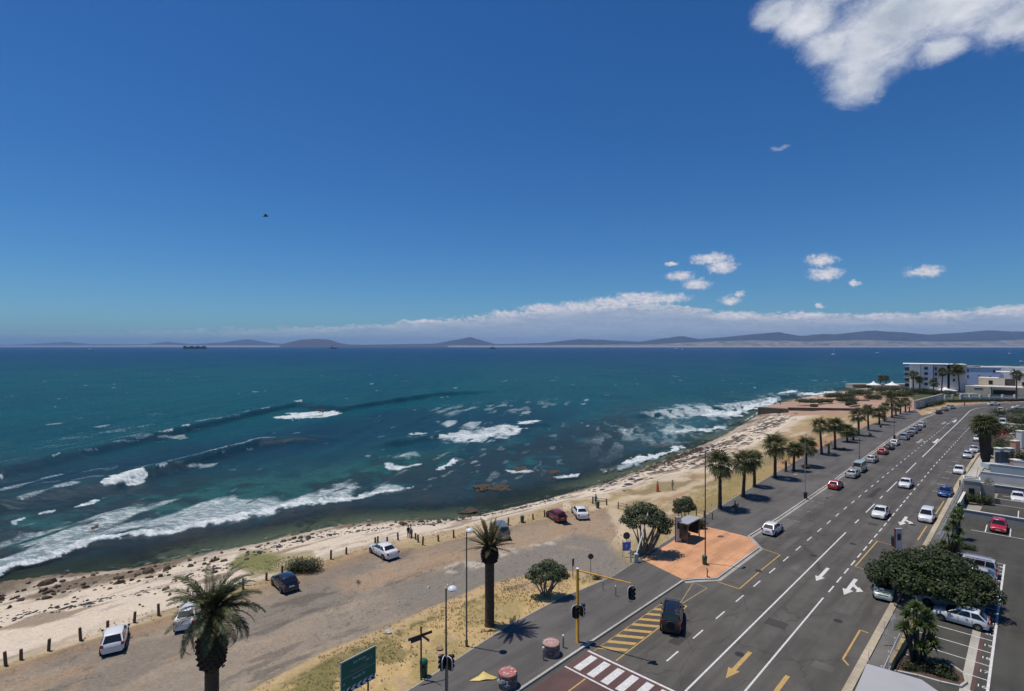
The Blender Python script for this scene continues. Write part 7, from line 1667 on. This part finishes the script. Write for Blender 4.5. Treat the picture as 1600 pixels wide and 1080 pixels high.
# sea wall at the end of the beach
a_, b_ = P(1184, 645, SEA+1), P(1230, 640, 0); dv = b_-a_; dv.z = 0; sw_ = MB().box(0, dv.length, 0, 3, -3.5, .15).build('sea_wall', mat('sea_wall_stone', (.11, .085, .065), .9, var=.3, scale=.5), None, None, (a_.x, a_.y, 0), math.atan2(dv.y, dv.x)); tag(sw_, 'dark stone sea wall jutting from the beach into the surf', 'wall')
a_, b_ = P(1232, 641), P(1372, 643); dv = b_-a_; lw = MB().box(0, dv.length, 0, .8, -.3, .9).build('low_wall', mat('low_wall_stone', (.12, .095, .075), .9, var=.3, scale=.5), None, None, (a_.x, a_.y, .1), math.atan2(dv.y, dv.x)); tag(lw, 'long low dark wall edging the red paved point', 'wall')
for k, (px, py, w_) in enumerate(((1310, 626, 9), (1346, 627, 8), (1360, 621, 7), (1335, 636, 8))):
    p = P(px, py); o = MB().box(-w_/2, w_/2, -.4, .4, 0, .7).build('paving_wall', mat('rose_wall', (.42, .27, .21), .9), None, None, (p.x, p.y, .1), .2*k); tag(o, 'short low rosy wall '+['highest left of the paved terrace', 'in the middle of the paved terrace', 'near the scrub at the top of the terrace', 'lowest one on the paved terrace'][k], 'wall', 'low walls on the red paving')

# ------------------------------------------------------------------ gardens and walls right of the road
def wall(name, a, b_, h, wd, m, label, z=.06, cap=None, cat='wall', group=None, base=0.0):
    dv = b_-a; dv.z = 0; L = dv.length; root = empty(name, (a.x, a.y, z), math.atan2(dv.y, dv.x), label, cat, group); MB().box(0, L, -wd/2, wd/2, base, h).build('wall_body', m, root)
    if cap: MB().box(-.04, L+.04, -wd/2-.05, wd/2+.05, h+.002, h+.10).build('coping', cap, root)
    return root
capw = mat('white_coping', (.66, .65, .62), .7); gcon = mat('garden_concrete', (.34, .33, .29), .85, var=.12, scale=.8); gwall = mat('grey_garden_wall', (.20, .21, .22), .85)
wall('boundary_wall', S(100.9, -7.2), S(100.6, 30), 1.1, .22, gcon, 'grey wall with white coping behind the red hatchback', cap=capw)
wall('boundary_wall', S(112.9, -5.6), S(112.8, 30), .9, .3, mat('tan_wall', (.40, .34, .26), .9), 'tan planter wall in front of the middle row of bays', cap=None)
wall('boundary_wall', S(122.0, -7.9), S(121.9, 30), 1.2, .2, gwall, 'dark wall with white coping along the ramp', cap=capw)
wall('boundary_wall', S(130.8, -7.0), S(130.6, 30), 1.6, .2, wall3, 'pale wall on the far side of the ramp', cap=capw)
wall('boundary_wall', S(134.5, -5.8), S(134.5, 26), 2.6, .25, mat('bluish_wall', (.36, .42, .44), .8), 'pale blue garden wall to the right of the skirted palm', cap=capw)
wall('boundary_wall', S(143, -2.8), S(143, 26), 2.4, .25, wall3, 'white wall with brick coloured pillars deeper in the garden', cap=capw)
wall('boundary_wall', S(101.2, -8.0), S(121.5, -7.8), 1.3, .22, gcon, 'grey street wall between hedge and footway below the gatehouse', cap=capw)
for k, (px, py, h) in enumerate(((1586, 712, 3.2), (1595, 700, 4.0), (1587, 737, 2.2), (1561, 722, 2.8), (1577, 722, 2.8))):
    p = P(px, py); pr_ = empty('gate_pillar', (p.x, p.y, .06), .2, ['brick red pillar with pale top deep in the garden', 'pale tall pillar at the right edge of the garden', 'salmon round pillar by the ramp wall', 'slim white pillar left of the dark gate', 'slim white pillar right of the dark gate'][k], 'pillar', 'garden gate pillars')
    MB().box(-.6, .6, -.6, .6, 0, h).build('shaft', [mat('salmon', (.46, .24, .17), .85), wall3, MATS['salmon'] if 'salmon' in MATS else wall3, wall3, wall3][k], pr_); MB().box(-.7, .7, -.7, .7, h+.002, h+.15).build('cap', capw, pr_)
p = P(1569, 723); o = MB().box(-1.9, 1.9, -.06, .06, 0, 2.2).build('dark_gate', mat('gate_grey', (.10, .11, .13), .6), None, None, (p.x, p.y, .06), .0); tag(o, 'dark grey gate between two slim white pillars', 'gate')
p = P(1572, 734); tk = empty('garden_pool', (p.x, p.y, .06), -.08, 'pale blue walled terrace strip beside the ramp', 'terrace'); MB().box(-3.5, 3.5, -.3, 1.6, 0, 1.0).build('terrace_wall', mat('pale_blue', (.42, .50, .54), .6), tk); MB().box(-3.3, 3.3, -.1, 1.4, 1.002, 1.05).build('terrace_top', mat('pale_top', (.55, .58, .58), .5), tk)
for px, py, w_, h_, lb, m_ in ((1560, 650, 6, 3, 'round shrub on the corner of the side turning', sc_l), (1590, 648, 9, 2.6, 'wide shrub on the lawn at the right edge', hedge_l), (1600, 690, 7, 4.5, 'dark garden tree at the right edge behind the clipped hedge', dark_l), (1552, 714, 4, 3.0, 'dense shrub tucked behind the skirted palm', dark_l), (1599, 725, 5, 3.2, 'green shrub beside the salmon pillar', hedge_l),
                               (1497, 806, 1.6, 1.3, 'spiky low shrub by the fence below the gatehouse', yucca_l), (1490, 826, 1.8, 1.6, 'green shrub between fence and first yucca', hedge_l), (1512, 858, 1.6, .7, 'low ground cover at the corner of the bays', hedge_l), (1480, 900, 1.6, 1.3, 'dark shrub under the far side of the leafy tree', dark_l), (1440, 975, 1.4, 1.2, 'small shrub at the street side of the leafy tree', dark_l), (1465, 1050, 1.8, 1.0, 'broad dark shrub filling the planting bed', dark_l)):
    bush(px, py, w_, h_, lb, m_, 1500 if px > 1540 else 800, .16 if px > 1540 else .08, 'shrubs along the right-hand gardens')
# gatehouse
p = P(1506, 783); gh = empty('gatehouse', (p.x, p.y, .06), 0, 'small square concrete gatehouse with a white parapet at the right kerb', 'building'); gh.rotation_euler = (0, 0, -.68); gh.scale = (.85, .85, 1); hg = 3.2
MB().box(0, 2.3, 0, 3.0, 0, hg).build('wall', mat('gatehouse_wall', (.33, .29, .24), .85, var=.1, scale=1), gh); 
for a in ((-.08, 2.38, -.08, .10), (-.08, 2.38, 2.9, 3.08), (-.08, .10, .10, 2.9), (2.2, 2.38, .10, 2.9)): MB().box(*a, hg+.002, hg+.35).build('parapet', capw, gh)
MB().box(.1, 2.2, .1, 2.9, hg+.002, hg+.06).build('roof', roofm, gh); MB().box(.5, 1.7, 1.0, 2.0, hg+.062, hg+.35).build('roof_box', gcon, gh); MB().tube([(1.8, 2.5, hg+.06), (2.1, 2.5, hg+2.0)], .03, 6).build('mast', dsteel, gh)
MB().box(.7, 1.5, -.03, -.002, .1, 2.1).build('door', darkw, gh); MB().box(2.4, 4.3, .3, .5, 0, 2.9).build('side_wall', mat('gatehouse_wall', ()), gh)
# white fence between footway and car park
fm = mat('white_fence_paint', (.60, .58, .57), .6)
def picket(s0, s1, t_, h, label, n, z=.12, group='white fences beside the footway'):
    a, b_ = S(s0, t_), S(s1, t_); dv = b_-a; L = dv.length; root = empty('palisade_fence', (a.x, a.y, z), math.atan2(dv.y, dv.x), label, 'fence', group)
    for zz in (h*.25, h*.9): MB().box(0, L, -.02, .02, zz-.03, zz+.03).build('rail', fm, root)
    me = MB().box(-.02, .02, -.035, -.022, 0, h).mesh('picket', fm); 
    for k in range(n): link('picket', me, root, ((k+.5)*L/n, 0, 0))
    for k in range(int(L/2.6)+1): link('post', MB().box(-.05, .05, .022, .12, 0, h+.12).mesh('post', fm), root, (min(L, k*2.6), 0, 0))
picket(41, 53, -7.75, 1.5, 'white paling fence above the grey canopy beside the bed', 44); picket(54, 72, -7.72, 1.4, 'white paling fence running under the big leafy tree', 60); picket(84.5, 101, -8.4, 1.3, 'white paling fence between footway and the yuccas', 52); picket(102, 121, -8.7, 1.3, 'white paling fence below the gatehouse', 50)
wall('planter_wall', P(1389, 1051), P(1438, 965), .7, .3, mat('ochre_wall', (.34, .26, .13), .9, var=.2), 'ochre retaining wall between the fence and the yucca clump', z=.06)
# turnstile-like antennas on the footway
for k, (px, py, h, lb) in enumerate(((1381, 1010, 2.0, 'white television aerial leaning over the fence near the grey canopy'), (1395, 985, 1.8, 'thin white aerial beside the yucca clump'), (1357, 1045, 1.2, 'short bent white rod at the tip of the grey canopy'))):
    p = P(px, py); an = empty('aerial', (p.x, p.y, .12), .3*k, lb, 'aerial', 'white aerials'); MB().tube([(0, 0, 0), (.03, 0, h)], .025, 6).build('rod', wht, an)
    if k < 2:
        for j in range(4): MB().tube([(-.45+j*.04, -.05, h*.45+j*.12), (.45-j*.04, .05, h*.45+j*.12)], .012, 4).build('crossbar', wht, an)
# grey canopy roof cut off by the bottom edge
cz = 3.4; cp_ = [P(1354, 1037, cz), P(1400, 1050, cz), P(1440, 1062, cz), P(1480, 1090, cz), P(1490, 1200, cz), P(1300, 1200, cz), P(1334, 1085, cz)]
cn = sheet('entrance_canopy', cp_, cz, mat('canopy_roof', (.36, .36, .37), .8, var=.05, scale=.5), kind=None, thick=.25); tag(cn, 'smooth light grey entrance canopy roof at the bottom edge', 'canopy')
cb_ = MB(); 
for q in ((1375, 1075), (1440, 1110)): 
    pq = P(q[0], q[1], cz); cb_.cyl(pq.x, pq.y, 0, cz-.26, .12)
cb_.build('canopy_columns', concrete, cn)
# ------------------------------------------------------------------ ships and boats
hull_d = mat('ship_hull', (.03, .035, .05), .6); hull_w = mat('boat_white', (.75, .75, .74), .5)
def sea_pt(px, py): return P(px, py, SEA)
p = sea_pt(305, 545.2); L = 34/FPX*p.y; cs = empty('cargo_ship', (p.x, p.y, SEA), .05, 'dark loaded cargo ship on the horizon at the left', 'ship'); b = MB(); b.v = []; 
b.box(-L*.5, L*.5, -16, 16, 0, 14, None, 1.0); b.build('hull', hull_d, cs); b = MB()
MB().box(-L*.5, -L*.42, -15, 15, 14.01, 34).build('bridge', mat('ship_bridge', (.10, .10, .12), .6), cs)
for k in range(9): MB().box(-L*.38+k*L*.093, -L*.38+k*L*.093+L*.085, -14, 14, 14.01, 22+5*((k*7) % 3)).build('container_stack', mat('containers_%d' % (k % 3), ((.05, .035, .04), (.04, .05, .07), (.06, .05, .04))[k % 3], .7), cs)
p = sea_pt(770, 545); sp_ = empty('survey_ship', (p.x, p.y, SEA), 0, 'small dark ship with a tall mast on the horizon in the middle', 'ship'); l_ = 12/FPX*p.y; MB().box(-l_/2, l_/2, -8, 8, 0, 7).build('hull', hull_d, sp_); MB().box(-l_*.2, l_*.15, -6, 6, 7.01, 20).build('bridge', hull_d, sp_); MB().cyl(0, 0, 20, 44, 1.2).build('mast', hull_d, sp_)
p = sea_pt(522, 545); sp_ = empty('distant_ship', (p.x, p.y, SEA), 0, 'tiny dark ship below the low dark headland', 'ship'); MB().box(-40, 40, -8, 8, 0, 12).build('hull', hull_d, sp_); MB().box(-36, -20, -7, 7, 12.01, 26).build('bridge', hull_d, sp_)
def yacht(px, py, w_, label, sail=True, mh=None):
    p = sea_pt(px, py); l = w_/FPX*p.y; r_ = empty('sailing_yacht' if mh else 'motor_boat', (p.x, p.y, SEA), .1, label, 'boat', 'white boats in the bay'); b = MB(); i = 0
    b.poly([(-l/2, -l*.12, l*.18), (l*.3, -l*.12, l*.18), (l/2, 0, l*.2), (l*.3, l*.12, l*.18), (-l/2, l*.12, l*.18)]); b.quad((-l/2, -l*.12, l*.18), (-l*.45, -l*.07, 0), (l*.35, -l*.05, 0), (l*.3, -l*.12, l*.18)); b.quad((l*.3, -l*.12, l*.18), (l*.35, -l*.05, 0), (l*.42, 0, 0), (l/2, 0, l*.2)); b.quad((-l/2, l*.12, l*.18), (l*.3, l*.12, l*.18), (l*.35, l*.05, 0), (-l*.45, l*.07, 0)); b.quad((l*.3, l*.12, l*.18), (l/2, 0, l*.2), (l*.42, 0, 0), (l*.35, l*.05, 0)); b.quad((-l/2, -l*.12, l*.18), (-l/2, l*.12, l*.18), (-l*.45, l*.07, 0), (-l*.45, -l*.07, 0))
    b.build('hull', hull_w, r_); MB().box(-l*.25, l*.12, -l*.08, l*.08, l*.185, l*.30, None, .85).build('cabin', hull_w, r_)
    if mh: MB().cyl(0, 0, l*.18, mh/FPX*p.y, l*.012).build('mast', wht, r_); MB().tube([(0, 0, l*.38), (-l*.4, 0, l*.36)], l*.02, 6).build('boom', hull_w, r_)
yacht(1303, 556, 9, 'white yacht anchored right of the middle, tallest mast', mh=12); yacht(1372, 553, 8, 'low white motor boat between two yachts'); yacht(1578, 554, 7, 'white yacht above the beige house near the right edge', mh=8)
yacht(1057, 546.6, 9, 'darker left one of two boats close together far out'); yacht(1067, 547.3, 8, 'white right one of two boats close together far out'); yacht(141, 548, 12, 'white motor boat with a wake far out on the left'); yacht(1596, 566, 8, 'white boat at the right edge just above the roofs')
